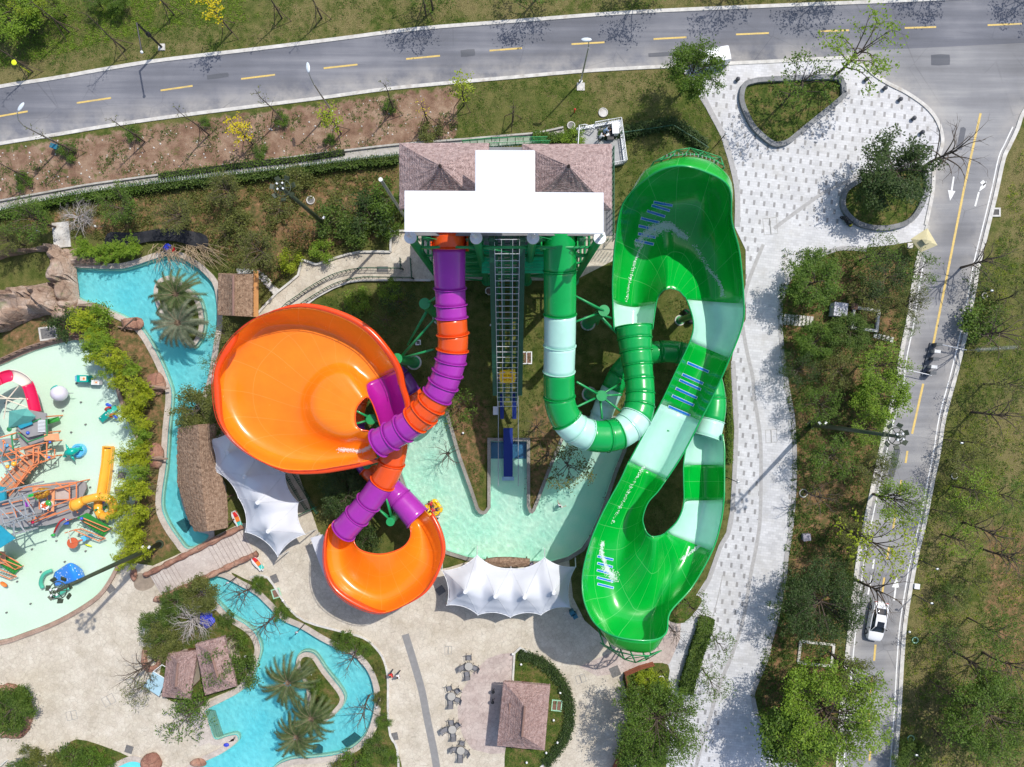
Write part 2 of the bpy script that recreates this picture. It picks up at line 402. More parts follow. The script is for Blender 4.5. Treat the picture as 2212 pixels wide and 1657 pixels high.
def stripe(mb, a, b, w, z): 
    a = Vector(W2(*a)); b = Vector(W2(*b)); d = (b-a).normalized(); n = Vector((-d.y, d.x))*w/2
    mb.add([(a.x+n.x, a.y+n.y, z), (a.x-n.x, a.y-n.y, z), (b.x-n.x, b.y-n.y, z), (b.x+n.x, b.y+n.y, z)], [(0,1,2,3)])
mb = MB()
for a in [(-110,278,-60,264),(-20,255,60,241),(166,223,240,212),(347,196,416,186),(521,171,594,162),(699,148,772,140),(877,128,950,121),(1057,110,1127,104.5),(1234,96,1305,92),(1411,85,1482,81),(1589,75,1660,72),(1769,68,1833,66),(1953,61,2021,59),(2132,55,2206,52)]:
    stripe(mb, a[:2], a[2:], .2, .03)
struct('main_road_centre_marking', mb, M_YEL)
mb = MB(); cl = [(2117,245),(2098,330),(2080,414),(2048,577),(2015,742)]
for i in range(4): stripe(mb, cl[i], cl[i+1], .26, .036)
stripe(mb, (1993,829), (1969,937), .26, .036)
for a in [(1959,974,1955,1000),(1946,1037,1942,1069),(1933,1109,1928,1142),(1919,1182,1915,1209),(1909,1247,1905,1280),(1890,1392,1887,1427),(1883,1462,1879,1497),(1877,1540,1875,1570),(1879,1622,1877,1643)]: stripe(mb, a[:2], a[2:], .24, .036)
struct('side_road_centre_marking', mb, M_YEL)
def arrow(mb, a, b, hw=.45, hl=1.2, w=.2, turn=0):
    A = Vector(W2(*a)); B = Vector(W2(*b)); d = (B-A).normalized(); n = Vector((-d.y, d.x)); C = B-d*hl; z = .036
    pts = [A+n*w/2, A-n*w/2, C-n*w/2, C+n*w/2]; mb.add([(p.x, p.y, z) for p in pts], [(0,1,2,3)])
    if turn: C = A+(B-A)*.78; e = n*-turn; pts = [C-d*.25, C+d*.25+e*.35, C+e*1.0+d*.55, C+e*.35-d*.05+d*.0]; pts = [C+d*.1, C-d*.5, C+e*.55+d*.2, C+e*.55+d*.9]; mb.add([(p.x, p.y, z) for p in pts], [(0,1,2,3)])
    else: mb.add([(p.x, p.y, z) for p in (C+n*hw, C-n*hw, B)], [(0,1,2)])
mb = MB(); arrow(mb, (2059,382), (2051,434)); arrow(mb, (2105,446), (2119,394), turn=1); arrow(mb, (1930,1297), (1936,1247)); stripe(mb, (1882,1242), (1874,1284), .2, .036); stripe(mb, (1887,1208), (1884,1228), .2, .036); stripe(mb,(2119,392),(2126,399),.5,.036)
struct('lane_arrow_marking', mb, M_WHT)
# painted edge lines of the side road
mb = MB(); band(mb, PL(spl2(SIDE_L[12:], 4, False)), -.95, -.82, .027, .034, False); band(mb, PL(spl2(SIDE_R[4:], 4, False)), .62, .76, .027, .034, False)
struct('side_road_edge_line', mb, M_WHT)

# promenade and square of pale granite with scattered dark setts
PROM = [(1460,144),(1658,135),(1833,126)]+SIDE_L[1:10]+[(2015,414),(2000,487),(1982,520),(1920,530),(1871,535),(1845,532),(1818,532),(1773,545),(1733,565),(1703,595),(1688,627),(1680,664),(1681,714),(1686,777),(1696,842),(1707,904),(1711,979),(1710,1054),(1703,1142),(1693,1204),(1690,1243),(1683,1280),(1671,1342),(1658,1385),(1650,1422),(1623,1487),(1622,1512),(1633,1555),(1658,1612),(1683,1642),(1718,1658),(1760,1720),(1430,1720),(1433,1656),(1438,1517),(1441,1434),(1400,1420),(1440,1330),(1500,1290),(1526,1249),(1551,1179),(1568,1149),(1576,1104),(1580,1042),(1585,929),(1580,829),(1578,790),(1586,740),(1610,690),(1610,540),(1586,490),(1588,414),(1573,350),(1556,295),(1530,245),(1508,207),(1490,175)]
wPROM = PL(PROM)
def paver():
    t = NT('granite_paving'); v = t.rot(R(6.5)); 
    x, y, _ = t.sep(v)
    br = t.n('TexBrick', Scale=1.0, Mortar__Size=.016, Mortar__Smooth=.3, Bias=0.0, Brick__Width=.6, Row__Height=.3)
    br.inputs['Color1'].default_value = (.5,.5,.51,1); br.inputs['Color2'].default_value = (.6,.6,.61,1); br.inputs['Mortar'].default_value = (.44,.44,.44,1)
    t.t.links.new(v, br.inputs['Vector'])
    vv = t.math('DIVIDE', y, 1.09); row = t.math('FLOOR', vv); u = t.math('ADD', t.math('DIVIDE', x, 1.185), t.math('MULTIPLY', row, .38))
    fu = t.math('FRACT', u); fv = t.math('FRACT', vv)
    dark = t.math('MULTIPLY', t.math('LESS_THAN', fu, .235), t.math('LESS_THAN', fv, .53))
    dark = t.math('MULTIPLY', dark, t.attr('setts'))
    c = t.mix(t.math('GREATER_THAN', dark, .5), br.outputs[0], (.26,.255,.255))
    c = t.mix(.4, c, t.ramp(t.noise(.35, 7, .7), [(.3, (.3,.3,.3)), (.7, (.68,.68,.7))]), 'OVERLAY')
    c = t.mix(t.math('MULTIPLY', t.step(t.noise(.3, 8, .75), .5, .68), .45), c, (.4,.38,.34))
    t.bump(br.outputs['Fac'], -.2, .01); return t.fin(c, .6, .4)
M_PAVE = paver()
mb = sheet(MB(), wPROM, [], .032, None, .8)
o = struct('granite_promenade', mb, M_PAVE)
at = o.data.attributes.new('setts', 'FLOAT', 'POINT'); vals = []
NOSET = [PL([(1648,500),(1700,480),(1900,500),(1990,400),(2010,520),(1700,600),(1690,700),(1715,1000),(1690,1260),(1640,1450),(1640,1720),(1530,1720),(1560,1480),(1606,1330),(1633,1179),(1643,1017),(1625,815),(1602,690),(1618,602)]), PL([(1570,130),(1840,125),(1890,160),(1900,190),(1830,175),(1650,165),(1560,180)]), PL([(1400,1700),(1400,1300),(1560,1180),(1560,1242),(1541,1325),(1500,1500),(1470,1720)])]
for v in o.data.vertices: vals.append(0.0 if any(inside((v.co.x, v.co.y), q) for q in NOSET) else 1.0)
at.data.foreach_set('value', vals)
M_BANDP = paint('grey_band_paving', (.37,.36,.355), .7, .15, 3)
mb = MB()
for L, w in (([(1648,528),(1618,602),(1606,650),(1602,690),(1611,752),(1625,815),(1628,854),(1641,942),(1643,1017),(1641,1117),(1633,1179),(1621,1239),(1606,1330),(1581,1412),(1553,1480),(1531,1555),(1506,1642),(1495,1700)], .42), ([(1878,370),(1830,392),(1783,414),(1730,450),(1671,494)], .42), ([(1560,1242),(1550,1290),(1541,1325),(1522,1400),(1508,1470),(1490,1540),(1470,1640)], .12)):
    P = PL(spl2(L, 4, False)); band(mb, P, -w/2, w/2, .03, .037, False)
P = PL(spl2([(1513,207),(1532,245),(1558,295),(1575,350),(1588,414),(1588,490)], 4, False)); band(mb, P, -.5, .12, .03, .06, False)
P = PL(spl2([(1578,780),(1581,829),(1585,929),(1580,1042),(1576,1104),(1568,1149),(1551,1179),(1526,1249),(1506,1282)], 4, False)); band(mb, P, -.5, 0, .03, .06, False)
P = PL(spl2([(1871,535),(1818,532),(1773,545),(1733,565),(1703,595),(1688,627),(1680,664),(1681,714),(1686,777),(1696,842),(1707,904),(1711,979),(1710,1054),(1703,1142),(1693,1204),(1690,1243),(1683,1280),(1671,1342),(1658,1385),(1650,1422),(1623,1487),(1622,1512),(1633,1555),(1658,1612),(1683,1642),(1718,1658)], 3, False)); band(mb, P, -.5, .0, .03, .075, False)
struct('paving_border', mb, M_BANDP)

# beige stamped concrete decks
DECK = [(-300,1450),(-220,1365),(-100,1402),(0,1392),(50,1377),(125,1347),(200,1302),(235,1258),(262,1212),(330,1222),(400,1190),(520,1130),(560,1130),(535,1010),(470,960),(480,840),(520,760),(556,680),(600,632),(645,595),(653,562),(683,572),(728,557),(778,545),(844,545),(844,500),(880,500),(1060,500),(1330,505),(1330,560),(1240,606),(785,606),(740,615),(703,632),(665,657),(640,700),(640,1010),(688,1150),(700,1160),(735,1225),(800,1258),(870,1262),(930,1232),(968,1226),(1010,1213),(1105,1214),(1191,1215),(1228,1205),(1237,1290),(1262,1340),(1310,1382),(1400,1412),(1441,1434),(1395,1432),(1345,1450),(1352,1500),(1358,1560),(1345,1600),(1325,1680),(1320,1760),(-300,1760)]
wDECK = PL(DECK)
def stamped(nm, c1, c2, cell):
    t = NT(nm); e = t.vor(cell, 'DISTANCE_TO_EDGE'); cc = t.vor(cell, 'F1', out='Color')
    c = t.ramp(t.noise(.4, 8, .7), [(.32, c1), (.66, c2)])
    cv = t.sep(cc)[0]; c = t.mix(.14, c, t.ramp(cv, [(0, .25), (1, .75)]), 'OVERLAY'); c = t.mix(t.math('MULTIPLY', t.math('SUBTRACT', 1.0, t.step(e, .0, .045)), .5), c, tuple(x*.5 for x in c1))
    c = t.mix(t.math('MULTIPLY', t.step(t.noise(.25, 8, .8), .5, .7), .45), c, tuple(x*.62 for x in c1))
    c = t.mix(.3, c, t.ramp(t.noise(12, 5, .8), [(.3, .3), (.7, .7)]), 'OVERLAY')
    t.bump(e, .25, .02); return t.fin(c, .8, .3)
M_DECK = stamped('stamped_beige_concrete', (.47,.41,.32), (.64,.58,.485), 2.2)
struct('stamped_concrete_deck', sheet(MB(), wDECK, [outset(h, -.02) for h in HOLES], .022), M_DECK)
M_PINKP = stamped('pink_stone_paving', (.4,.31,.28), (.58,.5,.45), 2.0)
struct('pink_stone_paving', sheet(MB(), PL([(1105,1410),(1080,1412),(1053,1422),(1020,1454),(998,1492),(988,1530),(990,1560),(1000,1592),(1020,1618),(1060,1628),(1092,1626),(1112,1600),(1112,1420)]), (), .03), M_PINKP)
struct('pink_stone_walk', sheet(MB(), PL([(1340,1400),(1400,1380),(1445,1335),(1470,1345),(1468,1380),(1445,1434),(1395,1432),(1345,1452),(1290,1460),(1250,1440)]), (), .036), M_PINKP)
M_GREY = paint('grey_strip_paving', (.24,.235,.23), .8, .12, 2)
mb = MB(); P = PL(spl2([(875,1370),(894,1432),(911,1492),(923,1555),(936,1617),(943,1660),(950,1720)], 4, False)); band(mb, P, -.43, .43, .02, .03, False); struct('grey_paving_strip', mb, M_GREY)
M_WET = paint('wet_stain', (.3,.24,.18), .35, .2, 2)
struct('wet_patch_on_deck', sheet(MB(), PL(spl2([(295,1240),(310,1238),(330,1246),(334,1262),(322,1272),(306,1276),(292,1270),(289,1255)], 4)), (), .028), M_WET)

M_PATCH = road_mat('asphalt_patch', (.12,.125,.14), (.17,.17,.185))
for i, (x, y, w, h, a) in enumerate([(470,165,46,9,-.13),(1010,115,30,14,-.1),(1430,118,60,8,-.06),(2030,130,40,22,-.02),(2075,300,12,46,.2),(1930,1000,14,60,.24)]):
    c_, s__ = math.cos(a), math.sin(a); q = [(x+c_*u*w-s__*v*h, y+s__*u*w+c_*v*h) for u, v in ((-.5,-.5),(0,-.56),(.5,-.5),(.53,0),(.5,.5),(-.1,.55),(-.5,.5))]; mb = MB(); mb.add([(p[0], p[1], .031) for p in PL(q)][::-1], [tuple(range(7))]); struct('road_patch', mb, M_PATCH)
# planted beds laid on the paving
def bed_mat():
    t = NT('planting_bed'); a = t.noise(1.1, 7, .72); f = t.noise(11, 5, .75)
    c = t.ramp(a, [(.32, (.035,.065,.012)), (.46, (.09,.13,.026)), (.56, (.17,.16,.05)), (.68, (.27,.18,.1))])
    c = t.mix(t.step(f, .35, .7), t.mix(.5, c, (.012,.02,.005)), c); c = t.mix(.3, c, t.ramp(f, [(.3, (.2,.2,.2)), (.7, (.8,.8,.6))]), 'OVERLAY')
    t.bump(f, .6, .1); return t.fin(c, .95, .15)
M_BED = bed_mat()
BEDS = {
 'kiosk': [(1111,1410),(1156,1420),(1193,1442),(1218,1480),(1233,1517),(1237,1545),(1229,1580),(1211,1612),(1188,1637),(1160,1660),(1120,1680),(1092,1680),(1092,1612),(1111,1600)],
 'fence': [(1443,1436),(1441,1480),(1438,1517),(1436,1600),(1430,1720),(1325,1720),(1332,1656),(1346,1600),(1358,1560),(1353,1500),(1346,1455),(1395,1434)],
 'strip': [(500,1236),(545,1256),(580,1250),(618,1305),(658,1340),(733,1362),(785,1377),(813,1400),(830,1427),(838,1467),(838,1530),(843,1587),(858,1617),(862,1720),(690,1720),(740,1645),(790,1608),(815,1570),(823,1517),(816,1470),(798,1436),(770,1408),(735,1394),(690,1372),(650,1349),(615,1330),(585,1300),(555,1275),(520,1256)],
 'huts': [(352,1300),(395,1275),(440,1268),(458,1294),(485,1325),(522,1345),(545,1370),(552,1402),(542,1438),(528,1465),(505,1487),(470,1502),(440,1512),(372,1515),(340,1480),(348,1440),(330,1425),(328,1400),(340,1370)],
 'triangle': [(250,1612),(300,1596),(400,1624),(520,1660),(430,1700),(380,1640),(320,1645),(275,1645),(225,1668),(120,1760),(80,1700),(150,1650),(215,1612)][:0] or [(165,1596),(240,1640),(275,1650),(262,1645),(225,1660),(100,1760),(40,1760),(110,1665),(135,1620)],
 'planter_a': [(1608,190),(1625,182),(1658,178),(1790,173),(1812,182),(1815,203),(1808,215),(1728,280),(1700,303),(1680,310),(1663,306),(1630,277),(1613,247),(1603,217)],
 'planter_b': [(1843,402),(1825,418),(1821,445),(1833,466),(1855,482),(1888,490),(1925,488),(1958,476),(1978,452),(1990,425),(1997,395),(1990,375),(1960,365),(1920,368),(1878,382)],
 'east': None, 'moat_left': [(1090,1700)][:0] or None,
 'hedgebed': [(1476,1345),(1440,1335),(1470,1300),(1500,1285),(1515,1300)],
 'round': [(-40,1492),(0,1487),(30,1491),(47,1508),(56,1530),(56,1548),(42,1566),(20,1572),(-40,1570)]}
BEDS['triangle'] = [(135,1625),(165,1596),(240,1617),(285,1640),(245,1652),(215,1672),(100,1760),(20,1760),(90,1665)]
for k, p in BEDS.items():
    if p: struct('planting_bed', sheet(MB(), PL(spl2(p, 3)), (), .045), M_BED)

# water: a painted pool floor below, tinted clear water above
def floor_mat(nm, c1, c2, sc=.25, tint=None, tiles=False):
    t = NT(nm); c = t.ramp(t.noise(sc, 4, .55), [(.3, c1), (.7, c2)])
    c = t.mix(.12, c, t.ramp(t.noise(5, 4, .6), [(.3, .3), (.7, .75)]), 'OVERLAY')
    return t.fin(c, .6, .4)
def water_mat(nm, tint, bs=3.0, st=.25, rough=.03):
    t = NT(nm); tr = t.n('BsdfTransparent'); tr.inputs[0].default_value = (*tint, 1)
    gl = t.n('BsdfGlossy'); gl.inputs['Roughness'].default_value = rough
    fr = t.n('Fresnel', IOR=1.33); bp = t.n('Bump', Strength=st, Distance=.06)
    h = t.math('ADD', t.noise(bs, 4, .6, dist=.8), t.math('MULTIPLY', t.noise(bs*.35, 2), 1.5)); t.set(bp.inputs['Height'], h)
    for nd in (gl, fr): t.t.links.new(bp.outputs[0], nd.inputs['Normal'])
    mx = t.n('MixShader'); t.t.links.new(fr.outputs[0], mx.inputs[0]); t.t.links.new(tr.outputs[0], mx.inputs[1]); t.t.links.new(gl.outputs[0], mx.inputs[2])
    t.t.links.new(mx.outputs[0], t.out.inputs[0]); return t.m
M_FR = floor_mat('river_floor_paint', (.2,.66,.74), (.34,.78,.82))
M_FS = floor_mat('splash_pool_floor_paint', (.56,.68,.56), (.66,.74,.68), .1)
M_FL = floor_mat('landing_pool_floor_paint', (.44,.82,.66), (.68,.9,.74), .35)
M_WR = water_mat('river_water', (.72,.97,1.0)); M_WS = water_mat('splash_pool_water', (.95,1.0,.985), 4, .12); M_WL = water_mat('landing_pool_water', (.8,1.0,.96), 2.2, .5)
def CAUSTIC_POOL():
    for nm, poly, holes, wz, tint, amp, g_ in (('landing_pool', wLD, (), -.2, (.97,1.0,1.0), .04, .15), ('lazy_river', wR1, [wI1], -.14, (.84,1.0,1.0), .03, .16), ('lazy_river_bend', wR2, [wI2], -.14, (.84,1.0,1.0), .03, .16)):
        o = bpy.data.objects[nm+'_water']; fl = bpy.data.objects[nm+'_floor']
        def zf(x, y): return wz+amp*(noise.noise(Vector((x*1.3, y*1.3, 0)))+.55*noise.noise(Vector((x*2.9+5, y*2.4, 4))))
        o.data = sheet(MB(), poly, holes, wz, zf, g_).mesh(nm+'_water', None, smooth=True)
        t = NT(nm+'_clear_water'); rf = t.n('BsdfGlass', Roughness=0.0, IOR=1.33); rf.inputs[0].default_value = (*tint, 1); t.t.links.new(rf.outputs[0], t.out.inputs[0]); o.data.materials.append(t.m)
        o.cycles.is_caustics_caster = True; fl.cycles.is_caustics_receiver = True; bpy.data.objects[nm+'_wall'].cycles.is_caustics_receiver = True
    sl.cycles.is_caustics_light = True
M_COP = stamped('pool_coping_stone', (.42,.37,.32), (.6,.53,.47), 3.0)
M_SANDL = paint('pale_pool_ledge', (.62,.66,.5), .6, .1)
def pool(poly, depth, wz, name, fm, wm, holes=()):
    struct(name+'_floor', sheet(MB(), outset(poly, .01), [outset(h, -.01) for h in holes], -depth), fm)
    mb = MB(); band(mb, poly, 0, (.12 if area(poly) > 0 else -.12), -depth, .0); 
    for h in holes: band(mb, h, 0, (-.12 if area(h) > 0 else .12), -depth, .0)
    struct(name+'_wall', mb, fm)
    struct(name+'_water', sheet(MB(), poly, holes, wz), wm)
pool(wR1, .95, -.14, 'lazy_river', M_FR, M_WR, [wI1]); pool(wR2, .95, -.14, 'lazy_river_bend', M_FR, M_WR, [wI2]); pool(wP4, .9, -.14, 'small_pool', M_FR, M_WR)
pool(wSPL, .25, -.08, 'splash_pool', M_FS, M_WS); pool(wLD, .95, -.2, 'landing_pool', M_FL, M_WL)
CAUSTIC_POOL()
def coping(name, poly, w, z1, mat, zin=-.16, inner=.03, skip=None):
    s = 1 if area(poly) > 0 else -1; mb = MB()
    band(mb, poly, -inner*s, w*s, -.02, z1); return struct(name, mb, mat)
coping('river_coping', wR1, .62, .12, M_COP); coping('river_bend_coping', wR2, .62, .12, M_COP); coping('small_pool_coping', wP4, .6, .12, M_COP)
M_DSTONE = stamped('grey_weathered_stone', (.2,.19,.17), (.36,.34,.3), 3.0)
coping('landing_pool_coping', wLD, .35, .3, M_DSTONE, .05)
M_REDST = stamped('pinkish_stone_edge', (.3,.2,.15), (.46,.34,.27), 2.2)
mb = MB(); s_ = 1 if area(wSPL) > 0 else -1; band(mb, wSPL, .02*s_, .3*s_, -.05, .08); band(mb, wSPL, .3*s_, .55*s_, -.05, .3); struct('splash_pool_edge', mb, M_REDST)
for nm, P, top in (('river_island', wI1, .2), ('river_bend_island', wI2, .2)):
    mb = MB(); s_ = 1 if area(P) > 0 else -1; band(mb, P, -.5*s_, 0, -.9, top); struct(nm+'_coping', mb, M_COP)
    struct(nm+'_bed', sheet(MB(), outset(P, -.45), (), top-.03), M_BED)
# pale beach ledges along the river banks, under the water
for nm, P in (('lazy_river_ledge', wR1), ('lazy_river_bend_ledge', wR2)):
    mb = MB(); s_ = 1 if area(P) > 0 else -1; band(mb, P, -.16*s_, .0, -.94, -.32); struct(nm, mb, M_SANDL)
for nm, P in (('river_island_ledge', wI1), ('river_bend_island_ledge', wI2)):
    mb = MB(); s_ = 1 if area(P) > 0 else -1; band(mb, P, 0.0, .16*s_, -.94, -.32); struct(nm, mb, M_SANDL)
mb = MB()
for k in range(7):
    a = 1540+k*9.5; mb.prism(PL([(428+k*2.6-2, a), (448+k*2.4+10, a-4), (450+k*2.4+12, a+6), (430+k*2.6, a+10)], 0), -.9, -.05-k*.0)
struct('pool_entry_steps', sheet(MB(), PL([(444,1538),(462,1600),(430,1612),(412,1550)]), (), .05), M_COP)
mb = MB()
for k in range(5): mb.prism(PL([(443+k*3.4,1537+k*.6),(446.4+k*3.4,1537.6+k*.6),(465.4+k*3.4,1602-k),(462+k*3.4,1603-k)]), -.92, -.2-k*.14)
struct('submerged_entry_steps', mb, paint('step_concrete', (.28,.38,.3), .7))

# concrete storm drain
DR = spl2([(-200,495),(-60,458),(-10,447),(137,420),(205,408),(350,388),(552,361),(740,337),(862,323),(1000,312),(1105,303),(1160,298),(1218,286)], 4, False)
mb = MB(); P = PL(DR); band(mb, P, -.62, -.42, 0, .3, False); band(mb, P, .42, .58, 0, .25, False); band(mb, P, -.42, .42, .0, .03, False)
solo('storm_drain', mb, paint('drain_concrete', (.42,.4,.36), .85, .2, 2, dirt=(.2,.16,.11)), 'long open concrete drain channel between the bare soil strip and the hedge', 'drain')
# ================================================================= the slides
def gloss(nm, c, trans=None, seam=None, sk=.22):
    t = NT(nm); n = t.noise(.5, 4); col = t.ramp(n, [(.3, tuple(x*.93 for x in c)), (.7, tuple(min(1, x*1.06) for x in c))])
    if seam:
        uv = t.n('UVMap').outputs[0]; x, y, _ = t.sep(uv)
        fx = t.math('ABSOLUTE', t.math('SUBTRACT', t.math('FRACT', t.math('ADD', x, .5)), .5)); fy = t.math('ABSOLUTE', t.math('SUBTRACT', t.math('FRACT', t.math('ADD', y, .5)), .5))
        ln = t.math('MAXIMUM', t.math('LESS_THAN', fx, seam[0]), t.math('LESS_THAN', fy, seam[1]))
        col = t.mix(t.math('MULTIPLY', ln, sk), col, seam[2])
    col = t.mix(t.math('MULTIPLY', t.step(t.noise(.9, 7, .75), .55, .8), .18), col, tuple(x*.55 for x in c))
    t.bump(t.noise(1.2, 3), .06, .05)
    return t.fin(col, t.math('MULTIPLY_ADD', t.noise(2, 4), .16, .16), .5, 0, .25)
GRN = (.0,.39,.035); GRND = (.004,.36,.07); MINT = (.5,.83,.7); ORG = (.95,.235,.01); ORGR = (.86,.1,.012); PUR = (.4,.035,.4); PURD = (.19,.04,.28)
M_G = gloss('green_fibreglass', GRN, seam=(.012, .008, (.35,.85,.4))); M_GT = gloss('green_tube_fibreglass', GRND); M_GU = gloss('green_outer_fibreglass', (.01,.36,.09))
M_MI = gloss('mint_fibreglass', MINT, seam=(.0, .006, (.4,.7,.6))); M_MT = gloss('mint_tube_fibreglass', (.48,.8,.68))
M_O = gloss('orange_fibreglass', ORG, seam=(.01, .004, (1.0,.45,.12)), sk=.32); M_OT = gloss('orange_tube_fibreglass', ORGR); M_OR = gloss('orange_rim_fibreglass', (.82,.07,.008))
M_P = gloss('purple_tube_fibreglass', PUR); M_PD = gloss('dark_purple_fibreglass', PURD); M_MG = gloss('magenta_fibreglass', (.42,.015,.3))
M_GST = paint('green_painted_steel', (.015,.3,.085), .4, .12, 2, coat=.2); M_DGST = paint('dark_green_painted_steel', (.012,.1,.05), .5, .15, 2)
M_WST = paint('white_painted_steel', (.78,.79,.8), .4, .05, 2); M_GALV = paint('galvanised_steel', (.5,.52,.53), .4, .12, 4, metal=.6)
M_RAILO = paint('red_orange_rail', (.5,.035,.01), .45)

def surf(rows, n=26, k=5):
    """a smooth moulded skin through cross-sections (each a list of (x, y, z) photo points)"""
    R_ = [resamp(spl([W(*p) for p in r], 6), n) for r in rows]
    out = []
    for i in range(len(R_)-1):
        a, b, c, d = R_[max(i-1, 0)], R_[i], R_[i+1], R_[min(i+2, len(R_)-1)]
        for j in range(k): out.append([cr(a[q], b[q], c[q], d[q], j/k) for q in range(n)])
    out.append(R_[-1]); return out
def skin(G, r0, r1, name, mat, parent, label=None, su=1.0, sv=4.0, thick=.04):
    rows = G[r0:r1+1]; n = len(rows[0]); mb = MB(); mb.smooth = True
    for r in rows: mb.v += [tuple(p) for p in r]
    for i in range(len(rows)-1):
        for q in range(n-1):
            f = (i*n+q, i*n+q+1, (i+1)*n+q+1, (i+1)*n+q); mb.f.append(f)
    o = mb.build(name, mat, parent, label); me = o.data
    uv = me.uv_layers.new(name='UVMap')
    for pl in me.polygons:
        for li in pl.loop_indices:
            vi = me.loops[li].vertex_index; uv.data[li].uv = ((r0+vi//n)/5.0*su, (vi % n)/(n-1)*sv)
    md = o.modifiers.new('thickness', 'SOLIDIFY'); md.thickness = thick; md.offset = 0
    return o
def rimtube(G, side, r0, r1, r, name, mat, parent):
    return (lambda m: m.build(name, mat, parent, None, True))(MB().tube([g[side] for g in G[r0:r1+1]], r, 6))
def chutepts(L, Rr, d, k=7, flat=.62):
    """cross-section points between two rims, sagging by d"""
    L = Vector(L); Rr = Vector(Rr); out = []
    for i in range(k):
        t = i/(k-1); p = L.lerp(Rr, t); s = math.sin(math.pi*t)**flat; out.append((p.x, p.y, p.z-d*s))
    return out
def tubeline(pts, k=8):
    """(x, y, z, radius) photo points -> smooth centre line with radii"""
    P = [W(*p[:3]) for p in pts]; C = spl(P, k); n = len(C); rs = []
    for i in range(n):
        u = i/k; a = min(int(u), len(pts)-1); b = min(a+1, len(pts)-1); f = u-a; rs.append(pts[a][3]*(1-f)+pts[b][3]*f)
    return C, rs
def segtube(C, rs, cuts, names, parent, thick=.05, n=28, flange=.13, flmat=None, arc=None):
    """a closed flume tube in coloured lengths with bolted flanges; cuts are fractions 0..1"""
    L = [0]
    for i in range(1, len(C)): L.append(L[-1]+(C[i]-C[i-1]).length)
    def at(d):
        j = 0
        while j < len(L)-2 and L[j+1] < d: j += 1
        f = (d-L[j])/max(1e-9, L[j+1]-L[j]); return C[j].lerp(C[j+1], f), rs[j]*(1-f)+rs[j+1]*f
    for s, (nm, mat) in enumerate(names):
        a, b = cuts[s]*L[-1], cuts[s+1]*L[-1]; m = max(4, int((b-a)/.35)); P = []; r = []
        for i in range(m+1):
            p, q = at(a+(b-a)*i/m); P.append(p); r.append(q)
        mb = MB(); mb.tube(P, r, n, False); o = mb.build(nm, mat, parent, None, True)
        md = o.modifiers.new('thickness', 'SOLIDIFY'); md.thickness = thick; md.offset = -1
        o2 = None
        if flange:
            fl = MB()
            for e in ((0, 1) if s == 0 else (1,)):
                q = P[-1] if e else P[0]; rr = r[-1] if e else r[0]; t = (P[-1]-P[-2]) if e else (P[1]-P[0]); t.normalize()
                fl.tube([q-t*.035, q+t*.035], [rr+flange]*2, n)
                # hollow ring: drop the caps so that the bore stays open
                fl.f = fl.f[:-2] if False else fl.f
                c0 = len(fl.v)-2*n; fl.f = [f for f in fl.f if len(f) != n]
                for k in range(2):
                    pass
            # ring faces
            fb = MB()
            for e in ((0, 1) if s == 0 else (1,)):
                q = P[-1] if e else P[0]; rr = r[-1] if e else r[0]; t = ((P[-1]-P[-2]) if e else (P[1]-P[0])).normalized()
                u = t.cross(Vector((0, 0, 1))); u.normalize(); w = t.cross(u); b0 = len(fb.v)
                for (dd, rad) in ((-.035, rr-.02), (-.035, rr+flange), (.035, rr+flange), (.035, rr-.02)):
                    for k in range(n):
                        an = 2*math.pi*k/n; fb.v.append(tuple(q+t*dd+(u*math.cos(an)+w*math.sin(an))*rad))
                for j in range(4):
                    for k in range(n): fb.f.append((b0+j*n+k, b0+j*n+(k+1)%n, b0+((j+1)%4)*n+(k+1)%n, b0+((j+1)%4)*n+k))
            fb.build('flange', flmat or mat, o, None, False)
    return at, L[-1]
def column(parent, xy_top, z, r, arms=(), mat=None, name='support_column'):
    t = W(xy_top[0], xy_top[1], z); mb = MB(); mb.cyl((t.x, t.y), r, 0, z, 20); mb.cyl((t.x, t.y), r+.05, z, z+.05, 20)
    mb.cyl((t.x, t.y), r*1.4, 0, .16, 20)
    o = mb.build(name, mat or M_GST, parent); autosmooth(o)
    fb = MB(); fb.cyl((t.x, t.y), r*1.75, -.02, .12, 24); fb.build('footing', M_CONC, o)
    for a in arms:
        e = W(*a[:3]); ab = MB(); z0 = a[3] if len(a) > 3 else z-.5; rr = a[4] if len(a) > 4 else .11
        s0 = Vector((t.x, t.y, z0)); ab.tube([s0, e], [rr, rr], 8); d = (e-s0); 
        ab.tube([Vector((t.x, t.y, z0-.9)), s0.lerp(e, .96)], [rr*.8]*2, 8)
        ab.build('bracket_arm', mat or M_GST, o, None, True)
    return o

